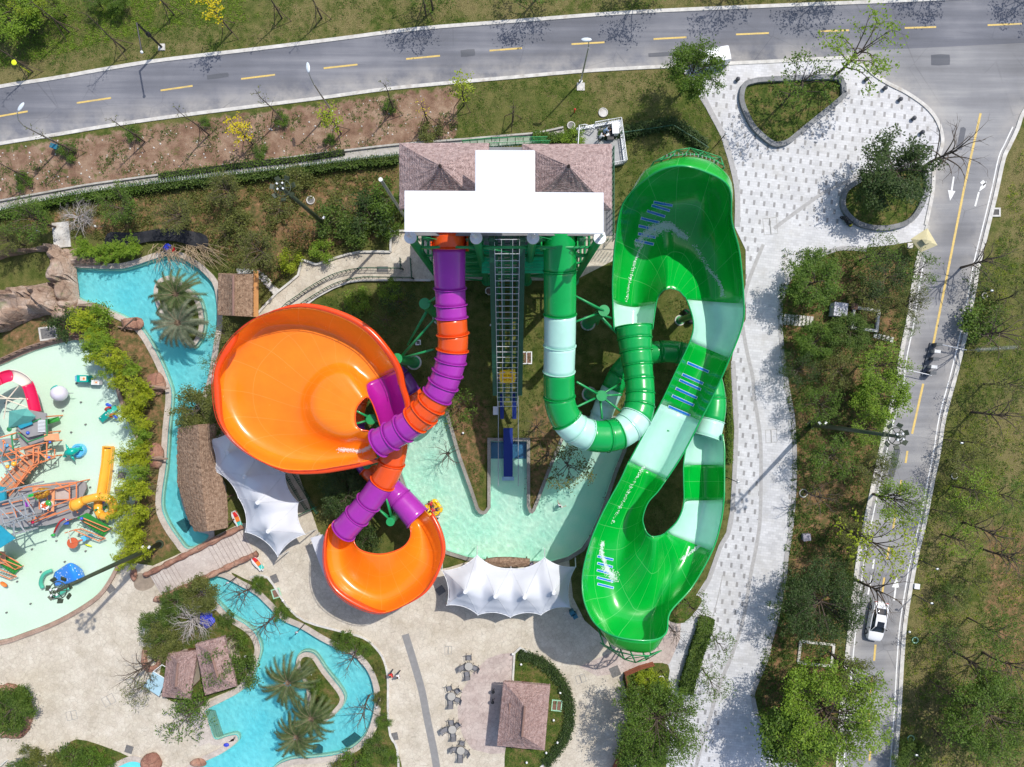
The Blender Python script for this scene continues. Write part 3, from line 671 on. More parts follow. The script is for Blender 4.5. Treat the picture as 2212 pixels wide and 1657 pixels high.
# ---- green boomerang slide -------------------------------------------------
gs = thing('green_boomerang_slide', W(1400, 870), 'giant green and mint striped water slide with two tall curved walls', 'water slide')
A = [[(1409,712,9.6),(1400,710,8),(1368,708,6.8),(1335,710,8),(1326,712,9.6)],
 [(1417,655,9.6),(1405,658,8),(1370,664,6.5),(1335,658,8),(1323,650,9.8)],
 [(1424,637,10),(1405,620,8),(1375,607,6.8),(1340,600,8),(1323,592,10.3)],
 [(1432,628,10.5),(1420,590,8.5),(1395,555,7.2),(1350,530,8.5),(1329,520,11.5)],
 [(1438,625,11),(1435,585,9.2),(1420,530,7.8),(1385,465,8.5),(1358,450,11),(1345,440,14)],
 [(1442,624,11),(1443,585,9.5),(1440,530,8.2),(1425,455,9),(1408,410,12),(1394,368,15),(1402,382,16.8)],
 [(1446,623,11),(1450,588,9.5),(1455,540,8.2),(1458,480,8.3),(1460,432,9.8),(1462,388,12.5),(1468,341,15.3),(1461,359,18.3)],
 [(1452,624,11),(1460,588,9.5),(1480,540,8.2),(1503,478,8.7),(1518,430,10.2),(1530,390,12.8),(1538,351,15.3),(1522,371,18.1)],
 [(1460,626,11),(1475,596,9.3),(1505,552,8.2),(1540,500,9.5),(1563,455,12),(1579,398,14.5),(1574,405,17)],
 [(1468,630,10.8),(1488,606,9),(1520,574,8),(1555,532,9.5),(1575,495,12),(1580,478,15)],
 [(1476,639,10.4),(1498,624,8.6),(1530,600,7.7),(1568,565,9.3),(1588,545,11.3),(1597,547,13.2)],
 [(1483,648,10.2),(1498,649,8.5),(1540,652,7.2),(1588,655,9),(1606,653,11.8)],
 [(1497,695,9.6),(1510,698,7.8),(1550,704,6.7),(1590,706,8.5),(1602,704,11)],
 [(1490,737,9.3),(1500,742,7.4),(1535,757,6.4),(1567,770,8.3),(1576,773,10.4)]]
A += [chutepts((x1,y1,z1),(x2,y2,z2),d) for x1,y1,z1,x2,y2,z2,d in [(1459,803,8.9,1544,846,9.4,2.7),(1426,872,8.4,1512,909,8.7,2.9),(1391,936,8,1476,978,8.2,3),(1358,997,8,1439,1035,8,3.2)]]
C_ = [[(1340,1036,8),(1355,1042,6),(1386,1054,4.5),(1412,1062,6),(1420,1062,8)],
 [(1313,1085,8),(1330,1091,6),(1360,1099,4.5),(1390,1092,6),(1399,1086,8)],
 [(1291,1130,8.3),(1306,1135,6.3),(1345,1142,4.8),(1380,1128,6.2),(1388,1118,8)],
 [(1272,1180,8.6),(1290,1184,6.3),(1340,1186,5),(1378,1158,6.5),(1391,1138,8)],
 [(1258,1243,9),(1274,1243,6.8),(1325,1238,5.2),(1378,1190,6.8),(1397,1151,8.2)],
 [(1262,1300,10),(1278,1294,7.5),(1330,1280,5.5),(1388,1212,6.8),(1405,1158,8.4)],
 [(1288,1350,11.5),(1297,1345,8.5),(1345,1312,6),(1398,1230,7),(1411,1159,8.4)],
 [(1335,1376,13),(1326,1396,11),(1340,1366,8.6),(1372,1322,6.3),(1410,1232,7),(1416,1159,8.3)],
 [(1404,1383,13),(1404,1409,11),(1404,1372,8.6),(1408,1318,6.3),(1422,1232,6.5),(1421,1158,8.2)],
 [(1438,1367,12),(1436,1364,10),(1430,1335,8.3),(1430,1290,6.5),(1435,1222,6),(1426,1157,8)],
 [(1447,1322,10.5),(1443,1308,8.2),(1448,1262,6.3),(1446,1212,5.8),(1430,1155,7.8)],
 [(1494,1268,9),(1486,1257,7.3),(1470,1224,5.8),(1453,1178,6.2),(1434,1153,7.5)],
 [(1538,1189,8.2),(1526,1186,6.3),(1492,1172,4.8),(1452,1156,6),(1440,1148,7.6)],
 [(1556,1130,8),(1543,1128,6),(1510,1124,4.5),(1472,1121,6),(1463,1124,7.6)],
 [(1563,1079,8),(1552,1080,6),(1520,1081,4),(1486,1082,6),(1476,1088,7.5)],
 [(1564,1040,7.6),(1555,1040,5.6),(1520,1040,3.8),(1485,1040,5.6),(1476,1040,7.4)]]
C_ += [chutepts((x1,y1,z1),(x2,y2,z2),d) for x1,y1,z1,x2,y2,z2,d in [(1564,1004,7.2,1476,1004,7.2,3.5),(1564,967,6.8,1482,966,6.8,3.3),(1560,938,6.4,1492,938,6.4,3.2)]]
GA = surf(A, 30, 5)
GC = surf([A[-2], A[-1]]+C_, 30, 5)[5:]
for a, b, m, nm in ((0,1,M_MI,'chute_panel'),(1,11,M_G,'upper_wing'),(11,13,M_MI,'chute_panel'),(13,15,M_G,'chute_panel'),(15,17,M_MI,'chute_panel')):
    skin(GA, a*5, b*5, nm, m, gs, {'upper_wing': 'tall green curved wall at the top of the slide', 'chute_panel': None}[nm])
for a, b, m, nm in ((0,13,M_G,'lower_wing'),(13,15,M_MI,'chute_panel'),(15,17,M_G,'chute_panel'),(17,19,M_MI,'chute_panel')):
    skin(GC, a*5, b*5, nm, m, gs, 'wide green curved wall at the bottom of the slide' if nm == 'lower_wing' else None)
rimtube(GA, 0, 0, len(GA)-1, .07, 'rim', M_GU, gs); rimtube(GA, -1, 0, len(GA)-1, .09, 'rim', M_GU, gs)
rimtube(GC, 0, 0, len(GC)-1, .09, 'rim', M_GU, gs); rimtube(GC, -1, 0, len(GC)-1, .07, 'rim', M_GU, gs)
C, rs = tubeline([(1209,495,19,1.5),(1209,600,17.6,1.5),(1209,720,15.8,1.5),(1207,830,14,1.5),(1212,882,13.2,1.52),(1234,920,12.6,1.55),(1267,938,12,1.57),(1301,943,11.5,1.6),(1336,936,11,1.6),(1363,916,10.5,1.6),(1379,885,10,1.55),(1382,845,9.6,1.48),(1378,800,9.2,1.5),(1372,750,8.9,1.7),(1368,706,8.7,1.95)])
g, m_ = ('tube_section', M_GT), ('tube_section', M_MT)
segtube(C, rs, [0,.1,.21,.292,.362,.432,.502,.538,.578,.635,.668,.703,.742,.778,.81,.85,.89,.93,.966,1.0][:18]+[.966,1.0], [g,g,m_,m_,g,g,m_,m_,g,g,m_,m_,g,g,g,g,g,g,g][:19], gs, flange=.09)
# the closed tube that carries riders from the second wall back under the chute to the pool
C, rs = tubeline([(1526,944,4.9,1.5),(1538,900,4.7,1.38),(1541,860,4.4,1.3),(1530,810,4.1,1.25),(1500,774,3.9,1.25),(1455,760,3.6,1.25),(1410,762,3.4,1.25),(1370,776,3.1,1.25),(1340,805,2.8,1.25),(1320,845,2.4,1.25),(1303,885,1.8,1.25),(1290,925,1.0,1.25)])
segtube(C, rs, [0,.075,.17,.27,.36,.44,.52,.6,.67,.735,.8,.87,.93,1], [m_,g,g,g,g,g,g,m_,g,g,m_,m_,m_], gs, flange=.08)
# blue grip strips glued to the walls
def decal_bvh(obs):
    vs = []; fs = []
    for o in obs:
        b = len(vs); M = Matrix.Translation(o.parent.location); vs += [M @ v.co for v in o.data.vertices]; fs += [tuple(b+i for i in p.vertices) for p in o.data.polygons]
    return BVHTree.FromPolygons(vs, fs)
bv = decal_bvh([o for o in gs.children if 'wing' in o.name or 'chute' in o.name])
def onsurf(x, y, bvh, lift=.05):
    p = W(x, y, 0); o = Vector((0, 0, H)); d = (p-o).normalized(); h, nrm, i, ds = bvh.ray_cast(o, d)
    if h is None: return W(x, y, 8)
    if nrm.dot(d) > 0: nrm = -nrm
    return h+nrm*lift
M_BLU = gloss('blue_strip', (.01,.17,.62)); M_LBL = paint('pale_strip_edge', (.55,.75,.9), .4)
def strips(lst, bvh, parent, w=7.0):
    for (x1, y1, x2, y2) in lst:
        dx, dy = x2-x1, y2-y1; L = math.hypot(dx, dy); nx, ny = -dy/L, dx/L
        for (ww, m, lf, nm) in ((w, M_LBL, .05, 'strip_edging'), (w-2.0, M_BLU, .075, 'grip_strip')):
            mb = MB(); k = 6; e = (w-ww)/2
            for i in range(k+1):
                t = i/k; ex = e*(1-2*t)
                for s in (-1, 1): mb.v.append(tuple(onsurf(x1+dx*t+nx*ww/2*s+dx/L*ex, y1+dy*t+ny*ww/2*s+dy/L*ex, bvh, lf)))
            for i in range(k): mb.f.append((2*i, 2*i+1, 2*i+3, 2*i+2))
            mb.build(nm, m, parent)
strips([(1411,436,1452,444),(1407,443,1446,455),(1397,455,1436,468),(1383,471,1424,481),(1378,488,1417,496),(1377,505,1416,513),(1371,519,1412,528),
 (1483,783,1531,804),(1472,808,1519,829),(1466,820,1514,842),(1458,838,1506,860),(1450,854,1499,876),(1442,877,1491,898)], bv, gs, 6.5)
strips([(1289,1201,1324,1209),(1289,1216,1323,1225),(1288,1231,1323,1240),(1288,1247,1324,1256),(1289,1261,1325,1270)], bv, gs, 5.5)
# lattice frame bracing the backs of the two walls
def lattice(pts_hi, pts_lo, parent, mat, name='back_truss', r=.06):
    mb = MB()
    hi = [W(*p) for p in pts_hi]; lo = [W(*p) for p in pts_lo]
    for L in (hi, lo):
        for i in range(len(L)-1): mb.tube([L[i], L[i+1]], r, 6)
    for i in range(len(hi)):
        for j in (i-1, i, i+1):
            if 0 <= j < len(lo): mb.tube([hi[i], lo[j]], r*.85, 6)
    for p in lo: mb.tube([p, Vector((p.x*.97, p.y*.97, 0))], r*1.4, 6)
    return mb.build(name, mat, parent, None, True)
lattice([(1425,348,12.5),(1450,338,13),(1478,334,13),(1508,335,13),(1536,342,13),(1560,356,12.5)], [(1412,350,9),(1436,337,9.2),(1460,325,9.5),(1490,320,9.5),(1520,328,9.5),(1556,340,9.2),(1564,362,9)], gs, M_GST)
lattice([(1296,1388,9),(1330,1406,9.3),(1366,1415,9.5),(1402,1416,9.5),(1428,1405,9)], [(1305,1396,6),(1322,1406,6.4),(1348,1424,6.8),(1372,1431,7),(1396,1425,6.8),(1405,1412,6)], gs, M_GST)
mb = MB()
for i in range(14):
    t = i/13; a = W(1440+110*t, 339-6*math.sin(math.pi*t)+16*t*t, 14.6); b = W(1440+110*t, 334-6*math.sin(math.pi*t)+16*t*t, 13.4); mb.tube([a, b], .05, 5)
mb.build('stiffener_ribs', M_GALV, gs)
column(gs, (1304,671), 14, .5, [(1243,640,15.4,14),(1243,695,14.2,13),(1326,690,9,11),(1345,735,8,10.5),(1290,700,4,12,.13)])
column(gs, (1299,855), 11, .5, [(1245,825,13,10.6),(1243,880,12.6,10.2),(1300,905,10.6,10),(1343,853,9.4,10),(1340,888,10,10),(1340,828,8,9.5)])
column(gs, (1469,935), 5, .4, [(1440,930,5.3,4.7),(1500,940,5,4.6)]); column(gs, (1330,1250), 3.6, .4, []); column(gs, (1500,560), 6.2, .45, []); column(gs, (1420,505), 6.4, .45, []); column(gs, (1395,1300), 4.4, .4, [])
column(gs, (1500,680), 6.5, .35, [(1480,670,9,6.3)]); column(gs, (1375,560), 5.6, .4, []); column(gs, (1516,1090), 3.0, .35, []); column(gs, (1403,1395), 7.5, .35, [])
# running water and spray on the walls
M_SPR = NT('water_spray'); M_SPR.b.inputs['Alpha'].default_value = .55; M_SPR = M_SPR.fin((.85,.93,.92), .25, .5)
def spray(path, wd_, n, bvh, name='water_spray', parent=None, seed=1):
    r = random.Random(seed); mb = MB(); P = spl([(a, b, 0) for a, b in path], 12)
    for i in range(n):
        q = P[int((r.random()**.8)*(len(P)-1))]; w = wd_*(r.gauss(0, .45)); x = q.x+w; y = q.y+r.gauss(0, wd_*.35); s = r.uniform(.03, .11)
        c = onsurf(x, y, bvh, .06+r.random()*.1); a = r.random()*6.28; v = [c+Vector((math.cos(a+k*2.09)*s, math.sin(a+k*2.09)*s*r.uniform(.4, 1), r.uniform(-.02, .02))) for k in range(3)]
        mb.add(v, [(0,1,2)])
    o = mb.build(name, M_SPR, parent); o['kind'] = 'stuff'; return o
spray([(1374,530),(1390,508),(1412,492),(1440,485),(1462,500),(1480,514)], 9, 1500, bv, parent=gs, seed=3)
spray([(1412,492),(1440,490),(1400,510)], 14, 600, bv, parent=gs, seed=9)
spray([(1352,650),(1358,610),(1372,560),(1390,520)], 3, 260, bv, parent=gs, seed=4)
spray([(1500,530),(1530,580),(1555,610),(1562,640)], 5, 400, bv, parent=gs, seed=5)
spray([(1300,1170),(1297,1190),(1303,1210),(1312,1235)], 5, 600, bv, parent=gs, seed=6); spray([(1305,1225),(1318,1240),(1325,1250)], 12, 500, bv, parent=gs, seed=7)
spray([(1470,1208),(1490,1195),(1512,1180)], 4, 300, bv, parent=gs, seed=8)
spray([(1320,1130),(1340,1090),(1370,1035),(1392,1005)], 4, 200, bv, parent=gs, seed=10)

# ---- orange slide: a big bowl, a small bowl and the tubes between them -------
os_ = thing('orange_bowl_slide', W(720, 900), 'orange slide with one huge bowl, one smaller bowl and purple and orange tubes', 'water slide')
# big bowl: cross-sections from the inner lip to the outer rim, clockwise from where the purple tube pours in
B = [
 [(800,945,11.3),(803,957,10.0),(807,968,9.5),(811,977,10.4),(815,988,11.8)],
 [(796,932,11.7),(789,946,11.0),(786,956,10.0),(783,972,9.5),(785,984,9.8),(788,997,11.7)],
 [(786,930,11.9),(774,942,11.2),(766,955,10.1),(752,975,9.5),(742,994,9.8),(738,1011,11.8)],
 [(777,927,12.0),(752,944,11.4),(738,957,10.2),(706,976,9.5),(682,1000,9.8),(674,1020,12.0)],
 [(771,922,12.0),(728,938,11.6),(702,950,10.2),(650,968,9.5),(612,992,9.9),(600,1015,12.3)],
 [(768,914,12.0),(706,924,11.7),(672,936,10.2),(590,940,9.5),(536,956,10.0),(520,974,12.6)],
 [(767,906,12.0),(690,905,11.8),(651,912,10.2),(555,902,9.6),(494,902,10.1),(470,916,12.8)],
 [(767,898,12.0),(682,882,11.8),(642,880,10.3),(545,850,9.7),(479,842,10.2),(456,845,13.0)],
 [(768,890,12.0),(684,858,11.8),(645,848,10.3),(560,800,9.8),(493,775,10.3),(463,784,13.2)],
 [(770,882,12.0),(696,836,11.8),(660,820,10.3),(590,762,9.9),(533,736,10.3),(501,723,13.4)],
 [(773,876,12.0),(712,820,11.8),(682,799,10.3),(632,732,10),(578,700,10.4),(561,679,13.5)],
 [(777,871,12.0),(728,812,11.7),(704,788,10.3),(675,727,10.1),(646,695,10.5),(645,659,13.6)],
 [(781,866,12.0),(744,809,11.6),(727,784,10.3),(722,735,10.1),(711,710,10.5),(724,674,13.6)],
 [(786,861,11.9),(760,813,11.4),(750,789,10.3),(765,757,10.1),(770,742,10.5),(790,709,13.5)],
 [(792,858,11.6),(777,826,11.1),(772,804,10.2),(795,787,10.0),(807,778,10.4),(836,759,13.2)],
 [(798,861,11.3),(793,842,10.8),(795,828,10.0),(817,818,9.7),(832,811,10.0),(859,799,12.7)],
 [(804,872,11.0),(808,866,10),(820,862,9.4),(838,855,9.2),(848,848,9.6),(868,838,12.0)],
 [(812,893,10.6),(818,890,9.5),(832,888,8.8),(848,886,8.7),(858,884,9.4),(874,878,11.4)],
 [(822,925,9.8),(828,925,8.6),(842,925,7.9),(857,924,8.5),(869,922,10.6)]]
def pull(row, c, d, k):
    x, y, z = row[k]; L = math.hypot(x-c[0], y-c[1]); row[k] = (x-(x-c[0])/L*d, y-(y-c[1])/L*d, z)
for i in range(2, 17): pull(B[i], (660,850), 5, -1); pull(B[i], (660,850), 2, -2)
GB = surf(B, 30, 5)
skin(GB, 0, 15*5, 'big_bowl', M_O, os_, 'huge orange bowl with a high outer wall', su=1.0, sv=3.0); skin(GB, 15*5, 18*5, 'bowl_outlet', M_MG, os_, 'magenta chute leaving the big bowl')
# outer flange of the bowl, with its rail
def rimflange(G, r0, r1, w, name, mat, parent, down=.5):
    mb = MB(); mb.smooth = True; rows = []
    for g in G[r0:r1+1]:
        p = g[-1]; d = (g[-1]-g[-4]); d.z = 0; d.normalize(); rows.append([p+Vector((0, 0, .02)), p+d*w*.6+Vector((0, 0, .03)), p+d*w+Vector((0, 0, -.12)), p+d*(w+.03)+Vector((0, 0, -down))])
    for r in rows: mb.v += [tuple(p) for p in r]
    for i in range(len(rows)-1):
        for q in range(3): mb.f.append((i*4+q, i*4+q+1, (i+1)*4+q+1, (i+1)*4+q))
    o = mb.build(name, mat, parent); md = o.modifiers.new('t', 'SOLIDIFY'); md.thickness = .03; return rows
rimflange(GB, 2, 15*5+12, .55, 'rim_flange', M_OR, os_)
mb = MB(); mb.tube([g[-1]+Vector((0,0,.32)) for g in GB[6:80]], .035, 6)
for g in GB[6:80:2]: mb.tube([g[-1], g[-1]+Vector((0,0,.34))], .03, 5)
mb.build('rim_rail', M_RAILO, os_)
# small bowl
B2 = [
 [(764,1158,5.7),(757,1150,4.9),(742,1140,4.3),(728,1132,4.8),(720,1126,6.4)],
 [(764,1168,5.8),(755,1168,5.0),(735,1160,4.3),(712,1152,4.9),(703,1146,6.8)],
 [(767,1177,5.9),(756,1184,5.0),(733,1190,4.2),(706,1188,5.0),(696,1186,7.2)],
 [(774,1185,6.0),(762,1205,5.0),(740,1228,4.2),(712,1236,5.1),(700,1238,7.3)],
 [(785,1191,6.0),(776,1222,5.0),(762,1256,4.2),(736,1272,5.2),(722,1280,7.4)],
 [(800,1195,6.0),(797,1232,5.0),(790,1275,4.2),(775,1298,5.2),(766,1312,7.4)],
 [(818,1197,6.0),(820,1238,5.0),(822,1285,4.2),(824,1310,5.2),(822,1327,7.4)],
 [(836,1195,6.0),(845,1232,5.0),(860,1272,4.2),(870,1293,5.2),(876,1308,7.3)],
 [(853,1190,6.0),(868,1215,5.0),(893,1245,4.2),(910,1262,5.2),(920,1276,7.2)],
 [(868,1183,5.9),(885,1198,4.9),(915,1215,4.2),(936,1226,5.2),(948,1230,7.1)],
 [(879,1173,5.8),(893,1180,4.8),(917,1186,4.1),(941,1190,5.1),(957,1190,6.9)],
 [(886,1160,5.7),(896,1161,4.7),(914,1160,4.0),(936,1158,5),(950,1152,6.7)],
 [(887,1147,5.6),(894,1142,4.6),(908,1135,3.9),(924,1127,4.8),(934,1118,6.4)],
 [(885,1138,5.4),(889,1130,4.4),(898,1122,3.7),(908,1110,4.6),(917,1102,6.2)]]
for i in range(1, 13): pull(B2[i], (825,1190), 3, -1); pull(B2[i], (825,1190), 2, -2)
G2 = surf(B2, 26, 5)
skin(G2, 0, 13*5, 'small_bowl', M_O, os_, 'smaller orange bowl with an open middle', su=1.0, sv=3.0)
rimflange(G2, 4, 61, .42, 'rim_flange', M_OR, os_)
mb = MB(); mb.tube([g[-1]+Vector((0,0,.32)) for g in G2[4:62]], .035, 6)
for g in G2[4:62:2]: mb.tube([g[-1], g[-1]+Vector((0,0,.34))], .03, 5)
mb.build('rim_rail', M_RAILO, os_)
rimtube(GB, 0, 0, len(GB)-1, .07, 'inner_lip', M_OT, os_); rimtube(G2, 0, 0, len(G2)-1, .07, 'inner_lip', M_OT, os_)
P_, O_ = ('tube_section', M_P), ('tube_section', M_OT)
C, rs = tubeline([(969,500,19,1.5),(970,560,18.3,1.48),(972,630,17.3,1.4),(976,700,16.5,1.42),(978,740,16,1.42),(972,785,15.5,1.42),(957,830,15,1.42),(932,872,14.4,1.42),(900,905,13.8,1.42),(865,930,13.2,1.42),(818,957,12.4,1.42)])
segtube(C, rs, [0,.06,.215,.28,.33,.395,.46,.505,.555,.605,.66,.705,.755,.805,.87,.935,1.0], [O_,P_,P_,P_,O_,O_,P_,P_,P_,P_,O_,O_,O_,P_,P_,P_], os_, flange=.16)
C, rs = tubeline([(845,915,9.2,1.3),(853,950,9.1,1.33),(849,985,8.8,1.34),(838,1020,8.3,1.34),(815,1058,7.7,1.34),(785,1098,7,1.36),(742,1146,6.1,1.42)])
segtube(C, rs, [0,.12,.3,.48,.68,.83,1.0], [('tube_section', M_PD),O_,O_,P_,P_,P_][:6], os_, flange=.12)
C, rs = tubeline([(902,1120,4.9,1.5),(868,1082,4.5,1.4),(832,1045,4.1,1.35),(795,1005,3.7,1.3),(770,960,3.4,1.3),(762,900,3.2,1.3),(780,835,3.0,1.3),(820,802,2.8,1.3),(858,812,2.5,1.3),(885,850,2.1,1.3),(905,888,1.4,1.3),(922,918,.7,1.3)])
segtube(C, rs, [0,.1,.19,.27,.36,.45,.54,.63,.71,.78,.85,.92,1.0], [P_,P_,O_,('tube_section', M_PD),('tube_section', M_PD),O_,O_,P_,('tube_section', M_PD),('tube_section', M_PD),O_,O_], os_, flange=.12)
column(os_, (917,656), 14, .5, [(945,640,15.5,13.4),(880,745,9,11,.1)]); column(os_, (857,775), 12, .5, [(936,755,14.4,11.4),(938,690,15.5,11),(820,755,11.5,11.2),(862,830,9,10)])
column(os_, (801,906), 9.5, .48, [(770,888,10.5,9),(822,930,9,8.6),(770,915,10,8.6)]); column(os_, (843,1127), 6, .42, [(812,1095,6,5.6),(832,1070,6.6,5.2)]); column(os_, (792,1004), 6.8, .42, [(830,1000,7.2,6.4)])
for x, y, z in ((560,760,9),(560,930,9),(650,985,8.6),(650,745,9),(720,960,8.8)): column(os_, (x, y), z-.3, .4, [])
for x, y, z in ((745,1240,3.6),(820,1285,3.6),(905,1235,3.6),(925,1165,3.4)): column(os_, (x, y), z, .35, [])
bo = decal_bvh([o for o in os_.children if 'bowl' in o.name])
spray([(815,950),(800,965),(780,974),(755,972),(735,970)], 6, 700, bo, parent=os_, seed=11)

# ---- slide tower -----------------------------------------------------------
tw = thing('slide_tower', W(1090, 420), 'tall slide start tower with a white T-shaped canopy over two thatched pyramid roofs', 'tower')
def membrane_mat(nm, c=(.62,.64,.69)):
    t = NT(nm); col = t.ramp(t.noise(.5, 5, .65), [(.3, tuple(x*.96 for x in c)), (.7, c)]); t.bump(t.noise(.8, 3), .1, .1)
    return t.fin(col, .5, .35)
M_MEM = membrane_mat('white_canopy_membrane'); M_ROOFW = membrane_mat('white_sheet_roof', (.74,.76,.8))
def thatch(nm, c1, c2, c3):
    t = NT(nm); t_ = t.n('TexNoise', Scale=3.0, Detail=6.0, Roughness=.75, Distortion=.4); t.t.links.new(t.pos(), t_.inputs['Vector'])
    w = t.n('TexWave', Scale=1.6, Distortion=6.0, Detail=3.0, Detail__Scale=3.0); w.bands_direction = 'Z'; t.t.links.new(t.pos(), w.inputs['Vector'])
    col = t.ramp(t_.outputs['Fac'], [(.33, c1), (.5, c2), (.66, c3)]); col = t.mix(.15, col, t.ramp(w.outputs['Fac'], [(0, .25), (1, .7)]), 'OVERLAY')
    col = t.mix(.4, col, t.ramp(t.noise(14, 3, .8), [(.3, .2), (.7, .8)]), 'OVERLAY')
    t.bump(t.math('ADD', t.noise(9, 5, .8), t.math('MULTIPLY', w.outputs['Fac'], .4)), 1.0, .1); return t.fin(col, .95, .1)
M_TH = thatch('pinkish_thatch', (.28,.19,.18), (.46,.335,.32), (.6,.46,.44)); M_TH2 = thatch('brown_thatch', (.16,.1,.065), (.31,.205,.14), (.44,.31,.22))
M_TH3 = thatch('pink_shingle_thatch', (.25,.155,.14), (.39,.265,.24), (.5,.36,.335))
def pyramid(name, corners, ez, apex, mat, parent, over=.35, div=14, fringe=True):
    """thatched roof: planes with a ragged shaggy eave"""
    mb = MB(); n = len(corners); r = random.Random(5)
    E = [W(x, y, ez) for x, y in corners]; A_ = [W(*a) for a in apex]
    tips = A_ if len(A_) > 1 else A_*n
    for i in range(n):
        a, b = E[i], E[(i+1)%n]; ta = A_[min(range(len(A_)), key=lambda k: (A_[k]-a).length)]; tb = A_[min(range(len(A_)), key=lambda k: (A_[k]-b).length)]
        m = div; rows = 6; b0 = len(mb.v)
        for j in range(rows+1):
            for k in range(m+1):
                lo = a.lerp(b, k/m); hi = ta.lerp(tb, k/m); t = j/rows; p = lo.lerp(hi, t)
                sag = -.18*math.sin(math.pi*t); jit = 0 if t > .95 else r.uniform(-.05, .05)
                mb.v.append((p.x, p.y, p.z+sag+(jit if 0 < k < m else 0)))
        for j in range(rows):
            for k in range(m):
                q = b0+j*(m+1)+k; mb.f.append((q, q+1, q+m+2, q+m+1))
        b1 = len(mb.v)
        for k in range(m*4+1):
            p = a.lerp(b, k/(m*4)); o_ = Vector((p.x-(a.x+E[(i+2)%n].x)/2, 0, 0)); mb.v.append((p.x, p.y, p.z-.02)); mb.v.append((p.x+r.uniform(-.06, .06), p.y+r.uniform(-.06, .06), p.z-.3-r.random()*.15))
        for k in range(m*4): mb.f.append((b1+2*k, b1+2*k+1, b1+2*k+3, b1+2*k+2))
    return mb.build(name, mat, parent)
rf1 = pyramid('thatched_roof', [(862,309),(1056,309),(1056,452),(862,452)][::-1], 21.6, [(950,358,25.2)], M_TH, tw)
rf2 = pyramid('thatched_roof', [(1127,311),(1321,311),(1321,453),(1127,453)][::-1], 21.6, [(1228,359,25.2)], M_TH, tw)
for (x, y) in ((950,358),(1228,359)):
    p = W(x, y, 25.2); mb = MB(); mb.cyl((p.x, p.y), .16, 25.1, 25.6, 10, .05); mb.build('finial', paint('finial_dark', (.12,.08,.07), .9), rf1 if x < 1000 else rf2)
mb = MB(); zT = 25.6
TP = PL([(875,415),(1027,415),(1027,327),(1154,327),(1154,417),(1302,419),(1302,507),(875,503)], zT)
sheet(mb, TP, (), zT, lambda x, y: zT+.02*abs(x), 1.0); o = mb.build('canopy_roof', M_ROOFW, tw); md = o.modifiers.new('t', 'SOLIDIFY'); md.thickness = .22; md.offset = 1
mb = MB()
for x1, y1, x2, y2 in ((1027,327,1027,503),(1154,327,1154,507)): mb.tube([W(x1, y1, zT+.22), W(x2, y2, zT+.22)], .05, 6)
mb.build('roof_seam', M_WST, o)
M_DECKG = paint('grey_steel_deck', (.2,.2,.21), .6, .15, 1.5)
def slab(x0, x1, y0, y1, z, t, nm, mat, par=tw):
    a = W(x0, y0, z); b = W(x1, y1, z); MB().box(((a.x+b.x)/2, (a.y+b.y)/2, z-t/2), (abs(b.x-a.x), abs(b.y-a.y), t)).build(nm, mat, par)
slab(878,1322,318,509,20.2,.2,'top_platform', M_DECKG)
for z in (16.0, 12.0, 8.0, 4.0): 
    a = W(900,330,20.2); b = W(1300,505,20.2); MB().box(((a.x+b.x)/2, (a.y+b.y)/2+.8, z), (abs(b.x-a.x)*.96, abs(a.y-b.y)*.8, .15)).build('stair_landing', M_DECKG, tw)
for (x, y) in ((886,513),(1028,514),(1151,514),(1295,514),(900,335),(1030,335),(1150,335),(1290,335)):
    mb = MB(); p = W(x, y, 23.7); mb.cyl((p.x, p.y), .36, 0, 23.6 if y > 400 else 21.4, 18); mb.cyl((p.x, p.y), .6, 0, .1, 18); c_ = mb.build('tower_column', M_GST if y > 400 else M_DGST, tw); autosmooth(c_)
    if y > 400:
        mb = MB(); mb.cyl((p.x, p.y), .52, 23.6, 23.75, 20); q = W(x-8 if x < 1100 else x+8, y-9, zT); mb.tube([(p.x, p.y, 23.7), q], .14, 8); mb.build('column_cap', M_WST, c_)
xs_ = [W(x, 514, 23.7).x for x in (886,1028,1151,1295)]; y0_ = W(886,514,23.7).y; y1_ = W(886,335,23.7).y
for z in (3.9, 7.9, 11.9, 15.9, 19.8):
    mb = MB()
    for i in range(3): mb.tube([(xs_[i], y0_, z), (xs_[i+1], y0_, z)], .13, 8); mb.tube([(xs_[i], y1_, z), (xs_[i+1], y1_, z)], .13, 8)
    for x in xs_: mb.tube([(x, y0_, z), (x, y1_, z)], .13, 8)
    mb.build('beam_frame', M_GST, tw, None, True)
mb = MB()
for k, z in enumerate((0, 4, 8, 12, 16)):
    for i in range(3):
        a, b = ((xs_[i], xs_[i+1]) if k % 2 else (xs_[i+1], xs_[i])); mb.tube([(a, y0_, z), (b, y0_, z+3.9)], .09, 6)
mb.build('diagonal_braces', M_GST, tw, None, True)
M_GPAN = paint('bright_green_roof_sheet', (.03,.75,.33), .3, .15, 1.2)
for (x0, x1, z) in ((1040,1067,14),(1122,1176,14)):
    mb = MB(); a = W(x0, 531, z); b = W(x1, 590, z); n_ = 9
    for i in range(n_): 
        t = i/n_; mb.box((a.x+(b.x-a.x)*.5, a.y+(b.y-a.y)*(t+.5/n_), z+.3-t*.6), (abs(b.x-a.x), abs(b.y-a.y)/n_*.93, .05))
    mb.build('green_sheet_roof', M_GPAN, tw)
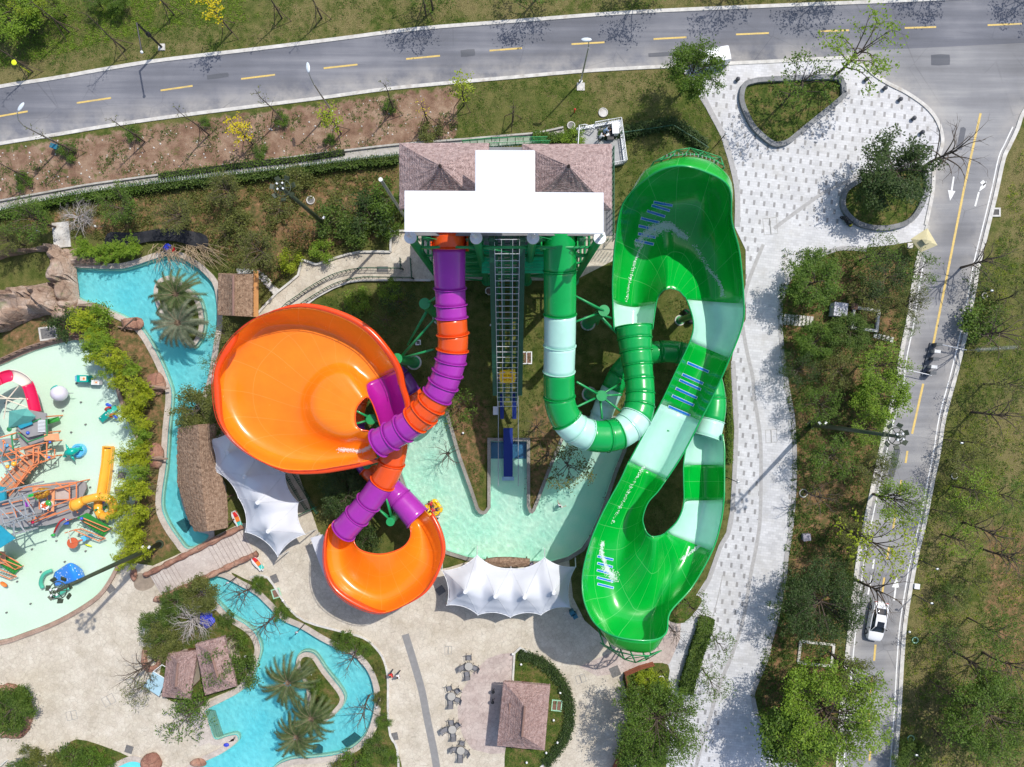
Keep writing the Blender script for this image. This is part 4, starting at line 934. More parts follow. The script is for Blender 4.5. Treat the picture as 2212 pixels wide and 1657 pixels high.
# stair flights between the landings, on the front of the tower
for k in range(5):
    z0 = k*4.0; dx = 1 if k % 2 else -1
    for sd, (xa, xb) in enumerate(((xs_[0]+.6, xs_[1]-.6), (xs_[2]+.6, xs_[3]-.6))):
        mb = MB()
        for i in range(14):
            t = (i+.5)/14; x = xa+(xb-xa)*(t if dx > 0 else 1-t); mb.box((x, y0_+1.3, z0+t*4.0), (.34, 1.2, .05))
        for s in (-1, 1):
            p = Vector((xa, y0_+1.3+s*.62, z0 if dx > 0 else z0+4)); q = Vector((xb, y0_+1.3+s*.62, z0+4 if dx > 0 else z0)); mb.tube([p, q], .07, 6); mb.tube([p+Vector((0,0,1)), q+Vector((0,0,1))], .035, 6)
        mb.build('stair_flight', M_GST, tw)
def railing(parent, line, z, h=1.0, step=1.2, mat=None, name='railing', r=.03, mids=3, bal=.0):
    mb = MB(); P = [Vector((x, y, z)) for x, y in line]; rail = [p+Vector((0,0,h)) for p in P]; mb.tube(rail, r*1.2, 6)
    for k in range(mids): mb.tube([p+Vector((0,0,h*(k+.6)/(mids+.6))) for p in P], r*.6, 5)
    L = 0
    for i in range(len(P)-1):
        d = (P[i+1]-P[i]).length; m = max(1, round(d/step))
        for j in range(m+1): q = P[i].lerp(P[i+1], j/m); mb.tube([q, q+Vector((0,0,h+.04))], r*1.3, 6)
        if bal:
            m = max(1, round(d/bal))
            for j in range(m): q = P[i].lerp(P[i+1], j/m); mb.tube([q+Vector((0,0,.1)), q+Vector((0,0,h))], r*.6, 4, False)
    if parent is None: return mb
    return mb.build(name, mat, parent)
railing(tw, PL([(880,522),(935,522)], 20.2), 20.2, 1.1, .5, M_DGST, 'deck_railing'); railing(tw, PL([(1008,522),(1068,522)], 20.2), 20.2, 1.1, .5, M_DGST, 'deck_railing')
railing(tw, PL([(1118,522),(1172,522)], 20.2), 20.2, 1.1, .5, M_DGST, 'deck_railing'); railing(tw, PL([(1250,522),(1322,522),(1322,325)], 20.2), 20.2, 1.1, .5, M_DGST, 'deck_railing')
railing(tw, PL([(1000,312),(1062,306),(1180,304)], 12), 12, 1.1, .8, M_GST, 'rear_stair_railing'); railing(tw, PL([(1040,318),(1186,312)], 12), 12, 1.1, .8, M_GST, 'rear_stair_railing')
for (x, nm, m) in ((969,'orange_start_trough', M_OT),(1209,'green_start_trough', M_GT)):
    mb = MB(); a = W(x-42,495,20); b = W(x+42,540,20); c = W(x,495,20).x
    mb.box((c, (a.y+b.y)/2+.6, 18.3), (3.1, 2.6, .1)); mb.box((c-1.6, (a.y+b.y)/2+.6, 18.9), (.12, 2.6, 1.3)); mb.box((c+1.6, (a.y+b.y)/2+.6, 18.9), (.12, 2.6, 1.3)); mb.build(nm, m, tw)

# ---- raft lift -------------------------------------------------------------
lf = thing('raft_lift', W(1095, 880), 'steep green raft conveyor with a white ladder-like cage rising from the pool to the tower', 'conveyor')
def lift(t, z_off=0): 
    y = 505+(905-505)*t; z = 19.2*(1-t)**1.0+1.6*t; return y, z+z_off
def lp(px, t, dz=0): y, z = lift(t); return W(px, y, z)+Vector((0, 0, dz))
wx = 1.25
A0, A1 = lp(1095, 0), lp(1096, .9)
dirv = (A1-A0); L_ = dirv.length; up = Vector((0, -dirv.z, dirv.y)).normalized(); up = up if up.z > 0 else -up
def lpt(x, s, h): return A0+dirv*s+Vector((x, 0, 0))+up*h
mb = MB()
for x in (-.98, .98): mb.box(lpt(x, .5, .1), (.22, L_, .5), 0, Matrix.Rotation(math.atan2(dirv.z, -dirv.y)*-1+math.pi*0, 3, 'X') if False else None) if False else mb.tube([lpt(x, 0, 0), lpt(x, 1, 0)], .12, 6)
for x in (-.98, .98): mb.tube([lpt(x, 0, -.9), lpt(x, 1, -.9)], .1, 6)
for i in range(34):
    s = i/33; mb.tube([lpt(-.98, s, -.9 if i % 2 else 0), lpt(-.98, min(1, s+.03), 0 if i % 2 else -.9)], .05, 5); mb.tube([lpt(.98, s, -.9 if i % 2 else 0), lpt(.98, min(1, s+.03), 0 if i % 2 else -.9)], .05, 5)
    mb.tube([lpt(-.98, s, -.45), lpt(.98, s, -.45)], .05, 5)
mb.build('lift_truss', M_DGST, lf)
mb = MB()
for x in (-.38, .38): mb.tube([lpt(x, 0, .02), lpt(x, 1, .02)], .06, 6)
for x in (-.38, .38): mb.v += [tuple(v) for v in (lpt(x-.14, 0, .06), lpt(x+.14, 0, .06), lpt(x+.14, 1, .06), lpt(x-.14, 1, .06))]; b_ = len(mb.v)-4; mb.f.append((b_, b_+1, b_+2, b_+3))
mb.build('conveyor_belt', M_DGST, lf)
for sx in (-1, 1):
    mb = MB(); b_ = 0
    for (x, h) in ((sx*1.15, -.1), (sx*1.15, .5), (sx*1.62, .5), (sx*1.62, -.1)): mb.v += [tuple(lpt(x, 0, h)), tuple(lpt(x, .94, h))]
    for k in range(4): mb.f.append((2*k, 2*k+1, (2*k+3) % 8, (2*k+2) % 8))
    mb.f.append((0,2,4,6)); mb.f.append((1,3,5,7)); mb.build('side_cladding', M_DGST, lf)
mb = MB()
for i in range(30):
    s = i/29; P = [lpt(-1.12, s, .1), lpt(-1.1, s, .9), lpt(1.1, s, .9), lpt(1.12, s, .1)]; mb.tube(P, .028, 5)
for x in (-1.1, -.5, .5, 1.1): mb.tube([lpt(x, 0, .92), lpt(x, 1, .92)], .026, 5)
mb.build('white_cage', M_WST, lf)
for s in (.25, .5, .72):
    mb = MB()
    for x in (-1, 1): p = lpt(x, s, -.9); mb.tube([p, (p.x, p.y, 0)], .16, 8)
    mb.tube([lpt(-1, s, -1), lpt(1, s, -1)], .1, 6); mb.build('lift_leg', M_GST, lf)
M_BELT = NT('blue_ribbed_belt'); w_ = M_BELT.n('TexWave', Scale=6.0); w_.bands_direction = 'X'; M_BELT.t.links.new(M_BELT.pos(), w_.inputs['Vector'])
M_BELT = M_BELT.fin(M_BELT.ramp(w_.outputs['Fac'], [(0, (.008,.02,.12)), (1, (.02,.05,.3))]), .6, .3)
for x0, x1 in ((1079,1088),(1106,1115)):
    a, b = W(x0,848,3.4), W(x1,900,1.5); mb = MB(); mb.add([(a.x,a.y,3.3),(b.x,a.y,3.3),(b.x,W(0,905,1.3).y,1.3),(a.x,W(0,905,1.3).y,1.3)], [(0,3,2,1)]); o = mb.build('blue_side_belt', M_BELT, lf); md = o.modifiers.new('t','SOLIDIFY'); md.thickness=.1
a, b = W(1087,925,1.15), W(1107,1030,-.1); mb = MB(); mb.add([(a.x,a.y,1.15),(b.x,a.y,1.15),(b.x,b.y,-.1),(a.x,b.y,-.1)], [(0,3,2,1)]); o = mb.build('blue_feed_belt', M_BELT, lf); md = o.modifiers.new('t','SOLIDIFY'); md.thickness=.14
mb = MB(); c_ = W(1097,1034,0); mb.box((c_.x, c_.y, -.1), (1.4, .45, .16)); mb.build('belt_end_plate', paint('pale_blue_plate', (.25,.45,.6), .5), lf)
mb = MB()
for x in (1076,1119):
    mb.tube([W(x,845,3.6), W(x,950,1.4), W(x,1050,.9)], .04, 6)
    for y, z in ((860,0),(888,0),(915,0),(945,0),(985,-.5),(1020,-.5)): p = W(x, y, 1.2); mb.tube([(p.x, p.y, z), (p.x, p.y, 3.4-(y-860)*.022 if y < 950 else 1.1)], .035, 5)
mb.build('guide_rails', M_GALV, lf)
# rafts
M_YR = gloss('yellow_vinyl', (.9,.55,.005)); M_BH = paint('blue_handle', (.1,.12,.5), .5)
def raft(kind, loc, rz, label, tilt=0):
    t = thing('raft', loc, label, 'raft', None, rz); t.rotation_euler = (tilt, 0, rz)
    n = 48; ring = MB(); lobes = 4 if kind else 4; rr = []
    for i in range(n): a = 2*math.pi*i/n; rr.append((a, .78*(1+.13*math.cos(4*(a-math.pi/4)))))
    pts = [Vector((math.cos(a)*r, math.sin(a)*r, .22)) for a, r in rr]; b = len(ring.v)
    for i, p in enumerate(pts):
        u = p.copy(); u.z = 0; u.normalize()
        for k in range(10):
            th = 2*math.pi*k/10; ring.v.append(tuple(p+u*.24*math.cos(th)+Vector((0,0,.22*math.sin(th)))))
    for i in range(n):
        for k in range(10): ring.f.append((i*10+k, ((i+1)%n)*10+k, ((i+1)%n)*10+(k+1)%10, i*10+(k+1)%10))
    o = bpy.data.objects.new('outer_tube', ring.mesh('outer_tube', M_YR, smooth=True)); COL.objects.link(o); o.parent = t
    fl = MB(); fl.prism([(math.cos(a)*r*.95, math.sin(a)*r*.95) for a, r in rr], .1, .2); fl.tube([(-.55,0,.26),(.55,0,.26)], .13, 8); fl.tube([(0,-.55,.26),(0,.55,.26)], .13, 8)
    o = bpy.data.objects.new('raft_floor', fl.mesh('raft_floor', M_YR)); COL.objects.link(o); o.parent = t
    for i in range(8):
        a = math.pi/8+i*math.pi/4; hb = MB(); c = Vector((math.cos(a)*.92, math.sin(a)*.92, .43)); hb.box(c, (.07, .2, .04), a)
        o = bpy.data.objects.new('handle', hb.mesh('handle', M_BH)); COL.objects.link(o); o.parent = t
    return t
ra_ = math.atan2(19.2-1.6, abs(dirv.y))
raft(0, lpt(0, (814-505)/(905-505)/.9*.9+.02, .5), 0, 'yellow four-seat raft riding up the green conveyor inside the white cage', math.atan2(dirv.z, dirv.y)+math.pi if False else math.atan(-dirv.z/dirv.y)*-1)
raft(1, W(936,1098,.0)+Vector((0,0,-.25)), .6, 'yellow cloverleaf raft floating beside the small orange bowl with two riders')
# pool-side cable box by the lift
mb = MB(); p = W(1070,887,1); mb.box((p.x, p.y, .6), (.5, .9, 1.2)); mb.box((p.x, p.y, 1.23), (.56, .96, .06)); solo('control_cabinet', mb, M_WST, 'white control cabinet standing left of the conveyor foot', 'cabinet')
ORD = ['first','second','third','fourth','fifth','sixth','seventh','eighth','ninth','tenth','eleventh','twelfth','thirteenth','fourteenth','fifteenth','sixteenth']
# ================================================================= buildings, canopies, rocks, furniture
M_SEAM = paint('seam_tape', (.6,.62,.66), .5)
def canopy(label, anchors, peaks, za, zp, parent_name='tensile_canopy', lam=1.15):
    c = W(sum(a[0] for a in anchors)/len(anchors), sum(a[1] for a in anchors)/len(anchors), 0); t = thing(parent_name, c, label, 'canopy')
    A_ = PL(anchors, za); ce = Vector((sum(p[0] for p in A_)/len(A_), sum(p[1] for p in A_)/len(A_))); edge = []
    for i in range(len(A_)):
        a = Vector(A_[i]); b = Vector(A_[(i+1)%len(A_)]); d = b-a; n = Vector((-d.y, d.x)); n.normalize()
        if n.dot(ce-(a+b)/2) < 0: n = -n
        for k in range(8): s = k/8; p = a+d*s+n*d.length*.11*4*s*(1-s); edge.append((p.x, p.y))
    PK = [W(x, y, zp) for x, y in peaks]
    def zf(x, y):
        e = min(1, dpoly((x, y), edge)/2.0); z = za+.55*e; s = 0
        for p in PK: d = math.hypot(x-p.x, y-p.y); s = max(s, math.exp(-d/lam))+.12*math.exp(-d/2.5)
        return z+(zp-za-.6)*s*min(1, e*2.2)
    o = sheet(MB(), edge, (), za, zf, .24).build('membrane', M_MEM, t, None, True); md = o.modifiers.new('t', 'SOLIDIFY'); md.thickness = .03
    for p in PK:
        m = MB(); m.cyl((p.x, p.y), .09, 0, zp-.05, 10); m.build('mast', M_WST, t); m = MB(); m.torus((p.x, p.y, zf(p.x, p.y)+.02), .2, .05, 20, 6); m.cyl((p.x, p.y), .2, zf(p.x, p.y)-.15, zf(p.x, p.y)+.0, 16); m.build('peak_ring', M_WST, t, None, True)
    for p in A_:
        m = MB(); m.tube([(p[0]+(p[0]-ce.x)*.04, p[1]+(p[1]-ce.y)*.04, 0), (p[0], p[1], za+.06)], .06, 8); m.build('edge_post', M_WST, t)
    m = MB(); m.tube([(x, y, za+.01) for x, y in edge+[edge[0]]], .035, 5); m.build('edge_cable', M_WST, t)
    for p in PK:
        for q in sorted(A_, key=lambda a: math.hypot(a[0]-p.x, a[1]-p.y))[:4]:
            L = [(p.x+(q[0]-p.x)*s/14, p.y+(q[1]-p.y)*s/14) for s in range(1, 15)]; MB().tube([(a, b, zf(a, b)+.02) for a, b in L], .025, 4, False).build('membrane_seam', M_SEAM, t)
    return t
canopy('white tensile canopy with scalloped edges tucked beside the huge orange bowl', [(451,949),(465,1018),(515,1075),(530,1149),(600,1202),(659,1154),(644,1085),(615,1022),(565,960),(505,925)], [(491,977),(530,1029),(558,1085),(580,1147)], 3.6, 6.0)
canopy('white tensile canopy with four peaks below the landing pool', [(954,1232),(1030,1199),(1103,1228),(1176,1204),(1243,1224),(1231,1312),(1168,1328),(1102,1333),(1032,1328),(965,1307)], [(1005,1277),(1070,1287),(1133,1289),(1196,1280)], 3.6, 6.0)
m = thing('sail_awning', W(690,1195,0), 'small white awning strip peeking out left of the smaller orange bowl', 'awning')
mb = MB(); P = PL([(670,1162),(697,1154),(712,1180),(712,1250),(699,1243)], 3.2); sheet(mb, P, (), 3.2, None, .6); o = mb.build('awning_cloth', M_MEM, m); md = o.modifiers.new('t', 'SOLIDIFY'); md.thickness = .06
for x, y in ((673,1164),(699,1240),(710,1180)): p = W(x, y, 3.2); MB().tube([(p.x, p.y, 0), (p.x, p.y, 3.2)], .05, 8).build('awning_post', M_WST, m)
m = solo('thatch_shelter', MB(), None, '', '') if False else None
t = thing('thatch_shelter', W(1095,1212,0), 'strip of brown thatch showing between the pool edge and the white canopy', 'shelter')
g = surf([[(1040,1222,2.4),(1046,1212,2.6),(1052,1208,2.4)],[(1070,1224,2.6),(1072,1212,2.9),(1075,1205,2.6)],[(1105,1224,2.6),(1105,1212,2.9),(1106,1205,2.6)],[(1140,1222,2.4),(1143,1214,2.6),(1144,1208,2.4)]], 8, 4)
mb = MB(); n_ = 8
for r_ in g: mb.v += [tuple(p) for p in r_]
for i in range(len(g)-1):
    for q in range(n_-1): mb.f.append((i*n_+q, i*n_+q+1, (i+1)*n_+q+1, (i+1)*n_+q))
o = mb.build('thatch_roof', M_TH2, t, None, True); md = o.modifiers.new('t', 'SOLIDIFY'); md.thickness = .15
for x in (1050,1138): p = W(x, 1215, 2.5); MB().tube([(p.x, p.y, 0), (p.x, p.y, 2.4)], .08, 8).build('shelter_post', paint('dark_timber', (.12,.07,.04), .8), t)

def hiphouse(name, label, cat, corners, ez, ridge, mat, wallmat, walls=True):
    cx = sum(c[0] for c in corners)/4; cy = sum(c[1] for c in corners)/4; t = thing(name, W(cx, cy, ez)*Vector((1,1,0)) if False else Vector((W(cx, cy, ez).x, W(cx, cy, ez).y, 0)), label, cat)
    rf = pyramid('thatched_roof', corners, ez, ridge, mat, t)
    mb = MB(); a, b = W(*ridge[0]), W(*ridge[-1]); mb.tube([a+Vector((0,0,.02)), b+Vector((0,0,.02))], .14, 8); mb.build('ridge_cap', paint('ridge_cap_brown', (.25,.15,.12), .9), rf)
    P = PL(corners, ez); c = Vector((sum(p[0] for p in P)/4, sum(p[1] for p in P)/4))
    W_ = [(c.x+(p[0]-c.x)*.72, c.y+(p[1]-c.y)*.68) for p in P]
    if walls:
        mb = MB(); band(mb, W_, -.08, .08, 0, ez); mb.build('wall', wallmat, t)
        for i in (0, 2):
            q = (Vector(W_[i])+Vector(W_[(i+1)%4]))/2; d = Vector(W_[(i+1)%4])-Vector(W_[i]); m_ = MB(); m_.box((q.x, q.y, 1.05), (.95, .3, 2.1), math.atan2(d.y, d.x)); m_.build('door', paint('brown_door', (.16,.08,.04), .6), t)
    for p in W_: m_ = MB(); m_.tube([(p[0], p[1], 0), (p[0], p[1], ez)], .12, 8); m_.build('post', paint('dark_timber', (.12,.07,.04), .8), t)
    return t
M_WALLB = paint('beige_plaster', (.55,.45,.34), .85, .1)
k_ = hiphouse('snack_kiosk', 'square kiosk with a pink thatched hip roof on the half-round lawn', 'kiosk', [(1087,1472),(1188,1481),(1176,1621),(1073,1611)], 3.0, [(1133,1526,4.9),(1127,1590,4.9)], M_TH3, M_WALLB)
o = MB(); a = W(1108,1540,3.5); o.box((W(1103,1545,3.6).x, W(1103,1545,3.6).y, 3.55), (.35, 2.6, .1), 0.05); o.build('roof_gutter', paint('ridge_cap_brown', (.25,.15,.12), .9), k_)
hiphouse('shop_hut', 'pink-roofed hut next to the pale blue awning', 'hut', [(361,1410),(426,1406),(410,1511),(349,1505)], 3.0, [(384,1432,4.3),(380,1482,4.3)], M_TH3, M_WALLB)
hiphouse('shop_hut', 'pink-roofed hut beside the river bend, right one of the touching pair', 'hut', [(421,1392),(484,1375),(511,1482),(443,1502)], 3.4, [(456,1412,4.6),(470,1462,4.6)], M_TH3, M_WALLB)
hiphouse('river_hut', 'small square hut with a brown thatched roof between the river and the ramp', 'hut', [(471,590),(546,592),(545,684),(470,680)], 3.0, [(504,594,4.3),(504,682,4.3)], M_TH2, paint('orange_timber', (.5,.24,.08), .7))
mb = MB(); p = W(553,635,2.6); mb.box((p.x, p.y, 2.62), (.55, 5.2, .08)); solo('timber_awning', mb, paint('orange_timber', (.5,.24,.08), .7), 'narrow orange timber awning along the right side of the small brown thatched hut', 'awning')
# long curved hut: cross-sections eave - ridge - eave
t = thing('long_thatched_hut', Vector((W(435,1030,0).x, W(435,1030,0).y, 0)), 'long curved hut with a brown thatched roof standing over the lazy river', 'hut')
rows = [[(388,924,3.2),(410,920,4.2),(428,917,4.9),(450,915,4.1),(474,914,3.2)],[(386,955,3.2),(410,952,4.2),(431,950,4.9),(446,948,4.1),(461,946,3.2)],[(386,1000,3.2),(410,1000,4.2),(433,1000,4.9),(448,998,4.1),(464,995,3.2)],[(387,1045,3.2),(412,1044,4.2),(437,1043,4.9),(456,1040,4.1),(478,1036,3.2)],[(400,1085,3.2),(420,1082,4.2),(441,1080,4.9),(464,1074,4.1),(489,1068,3.2)],[(410,1120,3.2),(428,1118,4.2),(446,1116,4.9),(467,1112,4.1),(490,1108,3.2)],[(424,1146,3.2),(437,1147,4.2),(449,1147,4.9),(470,1144,4.1),(490,1139,3.2)]]
r5 = random.Random(4); g = []
for i in range(len(rows)-1):
    for j in range(9): g.append([W(*rows[i][q]).lerp(W(*rows[i+1][q]), j/9) for q in range(5)])
g.append([W(*p) for p in rows[-1]]); n_ = 17; mb = MB()
for r_ in g:
    rr = []
    for q in range(4):
        for s in range(4): rr.append(r_[q].lerp(r_[q+1], s/4))
    rr.append(r_[4]); mb.v += [(p.x+(r5.uniform(-.08,.08) if k in (0, 16) else 0), p.y, p.z+r5.uniform(-.03,.03)) for k, p in enumerate(rr)]
for i in range(len(g)-1):
    for q in range(n_-1): mb.f.append((i*n_+q, i*n_+q+1, (i+1)*n_+q+1, (i+1)*n_+q))
rf = mb.build('thatched_roof', M_TH2, t); md = rf.modifiers.new('t', 'SOLIDIFY'); md.thickness = .22; md.offset = -1
for x, y in ((395,935),(460,930),(395,1000),(460,1000),(412,1080),(480,1078),(430,1138),(484,1132)): p = W(x, y, 3.2); MB().tube([(p.x, p.y, -.9 if x < 420 else 0), (p.x, p.y, 3.4)], .1, 8).build('post', paint('dark_timber', (.12,.07,.04), .8), t)
mb = MB(); mb.prism(PL([(418,925),(466,930),(462,1000),(486,1050),(490,1140),(440,1130),(420,1080),(410,1000)], .3), 0, .3); mb.build('hut_floor', M_DECK, t)
# pale blue awning
t = thing('blue_awning', Vector((W(335,1475,2.3).x, W(335,1475,2.3).y, 0)), 'pale blue flat awning attached left of the pink-roofed huts', 'awning')
M_PB = paint('pale_blue_panel', (.42,.62,.72), .4, .08)
mb = MB(); v = [W(331,1450,2.6), W(358,1467,2.6), W(343,1504,2.3), W(310,1482,2.3)]; mb.add(v, [(0,3,2,1)]); o = mb.build('awning_panel', M_PB, t); md = o.modifiers.new('t','SOLIDIFY'); md.thickness=.08
mb = MB(); 
for a, b in (((331,1450),(350,1436)),((350,1436),(361,1442)),((361,1442),(357,1466)),((331,1450),(357,1466))): mb.tube([W(*a,2.62), W(*b,2.62)], .04, 6)
mb.build('awning_frame', M_WST, t)
for x, y in ((331,1450),(310,1482),(343,1503)): p = W(x, y, 2.3); MB().tube([(p.x, p.y, 0), (p.x, p.y, 2.35)], .04, 8).build('awning_post', M_WST, t)
# sun umbrella
t = thing('sun_umbrella', Vector((W(1992,520,0).x-.2, W(1992,520,0).y, 0)), 'square beige parasol open beside the side road', 'umbrella')
M_BG = paint('beige_canvas', (.56,.5,.3), .8, .06); c = [W(*p, 2.5) for p in ((2002,493),(2024,530),(1988,545),(1966,517))]; ap = W(1999,519,3.1)
mb = MB(); mb.add(c+[ap], [(0,1,4),(1,2,4),(2,3,4),(3,0,4)]); cn = mb.build('canopy', M_BG, t); md = cn.modifiers.new('t','SOLIDIFY'); md.thickness=.02
c2 = [ap.lerp(q, .38)+Vector((0,0,.3)) for q in c]; mb = MB(); mb.add(c2+[ap+Vector((0,0,.22))], [(0,1,4),(1,2,4),(2,3,4),(3,0,4)]); o = mb.build('vent', M_BG, cn); md = o.modifiers.new('t','SOLIDIFY'); md.thickness=.02
MB().tube([(ap.x, ap.y, 0), (ap.x, ap.y, 3.05)], .04, 8).build('pole', M_GALV, t); mb = MB(); mb.box((ap.x, ap.y, .08), (.6,.6,.12)); mb.build('base', M_CONC, t)
for q in c: MB().tube([ap-Vector((0,0,.05)), q], .018, 5).build('rib', M_GALV, t)

# rocks
def rock_mat(nm, c1, c2, c3, moss=True):
    t = NT(nm); a = t.noise(.5, 8, .65); col = t.ramp(a, [(.32, c1), (.5, c2), (.66, c3)])
    e = t.vor(.55, 'DISTANCE_TO_EDGE', t.n('VectorMath', _operation='ADD').outputs[0] if False else None); 
    col = t.mix(t.math('MULTIPLY', t.math('SUBTRACT', 1.0, t.step(t.math('ADD', e, t.math('MULTIPLY', t.noise(2.5, 5), .12)), .05, .1)), .6), col, (.08,.05,.035))
    if moss: col = t.mix(t.math('MULTIPLY', t.step(t.noise(.42, 4, .6), .58, .7), .6), col, (.12,.2,.06))
    col = t.mix(.4, col, t.ramp(t.noise(6, 6, .75), [(.3, .2), (.7, .8)]), 'OVERLAY')
    t.bump(t.math('ADD', t.noise(2.2, 7, .7), e), .9, .25); return t.fin(col, .85, .25)
M_ROCK = rock_mat('pinkish_fake_rock', (.22,.14,.1), (.39,.28,.21), (.52,.42,.35)); M_ROCKP = rock_mat('red_brown_fake_rock', (.24,.11,.08), (.38,.2,.14), (.48,.3,.22), False)
def rocksheet(name, poly, h, label, seed=0, mat=None, amp=1.0):
    P = PL(poly, h*.5); 
    def zf(x, y):
        e = min(1, dpoly((x, y), P)/1.1); n = noise.fractal(Vector((x*.28+seed, y*.28, seed)), 1, 2, 4); ds_, ps_ = noise.voronoi(Vector((x*.42+n*.3, y*.55+n*.3, seed))); n += .9*noise.cell(ps_[0]*7)-.3; n2 = max(0, .35-(ds_[1]-ds_[0]))*2.2
        return max(-.15, h*(.25+.75*e**.5)+n*.8*amp-n2*.9*amp) if e > .02 else -.15
    mb = sheet(MB(), P, (), 0, zf, .3); return autosmooth(solo(name, mb, mat or M_ROCK, label, 'rock'), 50)
rocksheet('rock_wall', [(-90,570),(0,537),(62,530),(92,521),(112,525),(135,553),(148,577),(152,612),(156,650),(140,672),(112,660),(108,610),(111,577),(99,540),(62,540),(0,551),(-90,585)], 2.6, 'curving pink rock wall around the lawn patch beside the lazy river', 1)
rocksheet('rock_formation', [(-120,640),(0,622),(50,612),(107,602),(112,640),(140,660),(158,652),(185,650),(215,662),(214,675),(185,672),(170,676),(140,690),(120,696),(87,680),(50,687),(20,700),(0,712),(-120,740)], 3.2, 'big grey and pink rock mass at the left edge', 4)
rocksheet('rock_bank', [(128,535),(165,532),(200,548),(222,560),(218,574),(175,575),(147,573),(132,556)], .9, 'low reddish rock bank above the river bend, right of the rock wall', 7, M_ROCK, .5)
def boulder(loc, s, label, seed, mat=None, name='boulder', grp=None):
    mb = MB(); mb.ball((0,0,0), 1, 16); vs = []
    for v in mb.v: q = Vector(v); k = 1+.28*noise.noise(q*1.1+Vector((seed*7.1, seed, 0))); vs.append((loc.x+q.x*k*s[0], loc.y+q.y*k*s[1], loc.z+s[2]*.45+q.z*k*s[2]*.75))
    mb.v = vs; o = solo(name, mb, mat or M_ROCKP, label, 'boulder', grp, True); return o
def rockline(name, pts, r, label, seed, mat=None, closed=False, z=.15, cat='rock edging'):
    P = [Vector((x, y, z)) for x, y in PL(spl2(pts, 6, closed))]; P = P+[P[0]] if closed else P
    P = resamp(P, max(8, int(sum((P[i+1]-P[i]).length for i in range(len(P)-1))/.35))); mb = MB(); mb.tube(P, [r*(1+.35*noise.noise(Vector((i*.55, seed, 0)))+(.18 if (i//4) % 2 else -.1)) for i in range(len(P))], 10)
    mb.v = [tuple(Vector(v)+Vector((1,1,.6))*.12*noise.noise(Vector(v)*1.3+Vector((seed,0,0)))) for v in mb.v]
    return solo(name, mb, mat or M_ROCKP, label, cat, None, True)
# foot bridge
t = thing('foot_bridge', Vector((*W2(437,1215),0)), 'wide stone foot bridge with red rock parapets between the two river pools', 'bridge')
def bp(s, w): 
    a, b = Vector(W2(322,1238)), Vector(W2(520,1139)); c, d = Vector(W2(352,1289)), Vector(W2(552,1196)); return a.lerp(b, s).lerp(c.lerp(d, s), w)
mb = MB(); n_ = 24
for i in range(n_+1):
    s = i/n_; z = .1+.45*math.sin(math.pi*s)**.7
    for w in (0, 1): p = bp(s, w); mb.v += [(p.x, p.y, z), (p.x, p.y, z-.35)]
for i in range(n_):
    a = i*4; b = a+4; mb.f += [(a, b, b+2, a+2), (a+1, a+3, b+3, b+1), (a, a+1, b+1, b), (a+2, b+2, b+3, a+3)]
mb.f += [(0,2,3,1), (n_*4, n_*4+1, n_*4+3, n_*4+2)]; mb.build('bridge_deck', stamped('pale_bridge_deck', (.47,.4,.36), (.6,.54,.49), 4.0), t)
for rng_ in ((0, 7), (15, 24)):
    for i in range(*rng_):
        s = (i+.5)/24; p, q = bp(s, .03), bp(s, .97); z = .1+.45*math.sin(math.pi*s)**.7; mb = MB(); mb.tube([(p.x, p.y, z+.0), (q.x, q.y, z+.0)], .035, 4); mb.build('step_edge', paint('step_edge_stone', (.3,.25,.22), .8), t)
for w, ys in ((0, -1), (1, 1)):
    P = [Vector((*bp(s/30, w), .45+.3*math.sin(math.pi*s/30))) for s in range(-1, 32)]; P = resamp(P, 40)
    mb = MB(); mb.tube(P, [.3+.1*noise.noise(Vector((i*.6, w*5, 0)))+(.07 if (i//3) % 2 else 0) for i in range(len(P))], 10); mb.v = [tuple(Vector(v)+Vector((1,1,.5))*.13*noise.noise(Vector(v)*1.4)) for v in mb.v]; mb.build('rock_parapet', M_ROCKP, t, None, True)
rockline('rock_edging', [(-10,1488),(25,1486),(45,1500),(58,1520),(64,1545),(58,1568),(38,1584),(10,1582)], .5, 'ring of red rocks around the round hedge bed at lower left', 3)
rockline('rock_edging', [(317,1398),(312,1420),(318,1440),(332,1444),(345,1430),(350,1408)], .33, 'loop of pink rocks around the little bed by the blue awning', 5)
rockline('rock_edging', [(335,1292),(352,1296),(372,1285)], .35, 'short red rock edging below the lower left end of the bridge', 8)
for i, (x, y, s, lb) in enumerate([(340,830,(1.1,1.3,.8),'brown boulder beside the river under the upper pile of driftwood'),(338,985,(1.1,1.5,.8),'brown boulder beside the river under the lower pile of driftwood'),(330,1645,(1.2,1.2,.9),'pink boulder on the deck at the bottom edge'),(430,1645,(.9,.5,.5),'tan boulder at the foot of the curved spit'),(290,1240,(.4,.8,.4),'low rock beside the wet patch'),(170,720,(1.2,.8,.5),'flat brown rock left of the upper bamboo'),(290,700,(1.4,.8,.6),'mossy tan rock beside the log lamp post')]): boulder(Vector((*W2(x, y), 0)), s, lb, i)
M_LOG = paint('weathered_log', (.3,.2,.15), .9, .25, 3)
for (x, y, lb) in ((335,836,'pile of driftwood logs fanning toward the river, upper one'),(330,988,'pile of driftwood logs fanning toward the river, lower one')):
    t = thing('driftwood_pile', Vector((*W2(x, y), 0)), lb, 'logs'); r_ = random.Random(x)
    for i in range(9): a = W(x-26+r_.uniform(-4,6), y+r_.uniform(-10,9), .7+r_.random()*.9); b = W(x+22+r_.uniform(-12,10), y+r_.uniform(-2,4), 1.2); MB().tube([a, b], [.06, .1], 7).build('log', M_LOG, t)

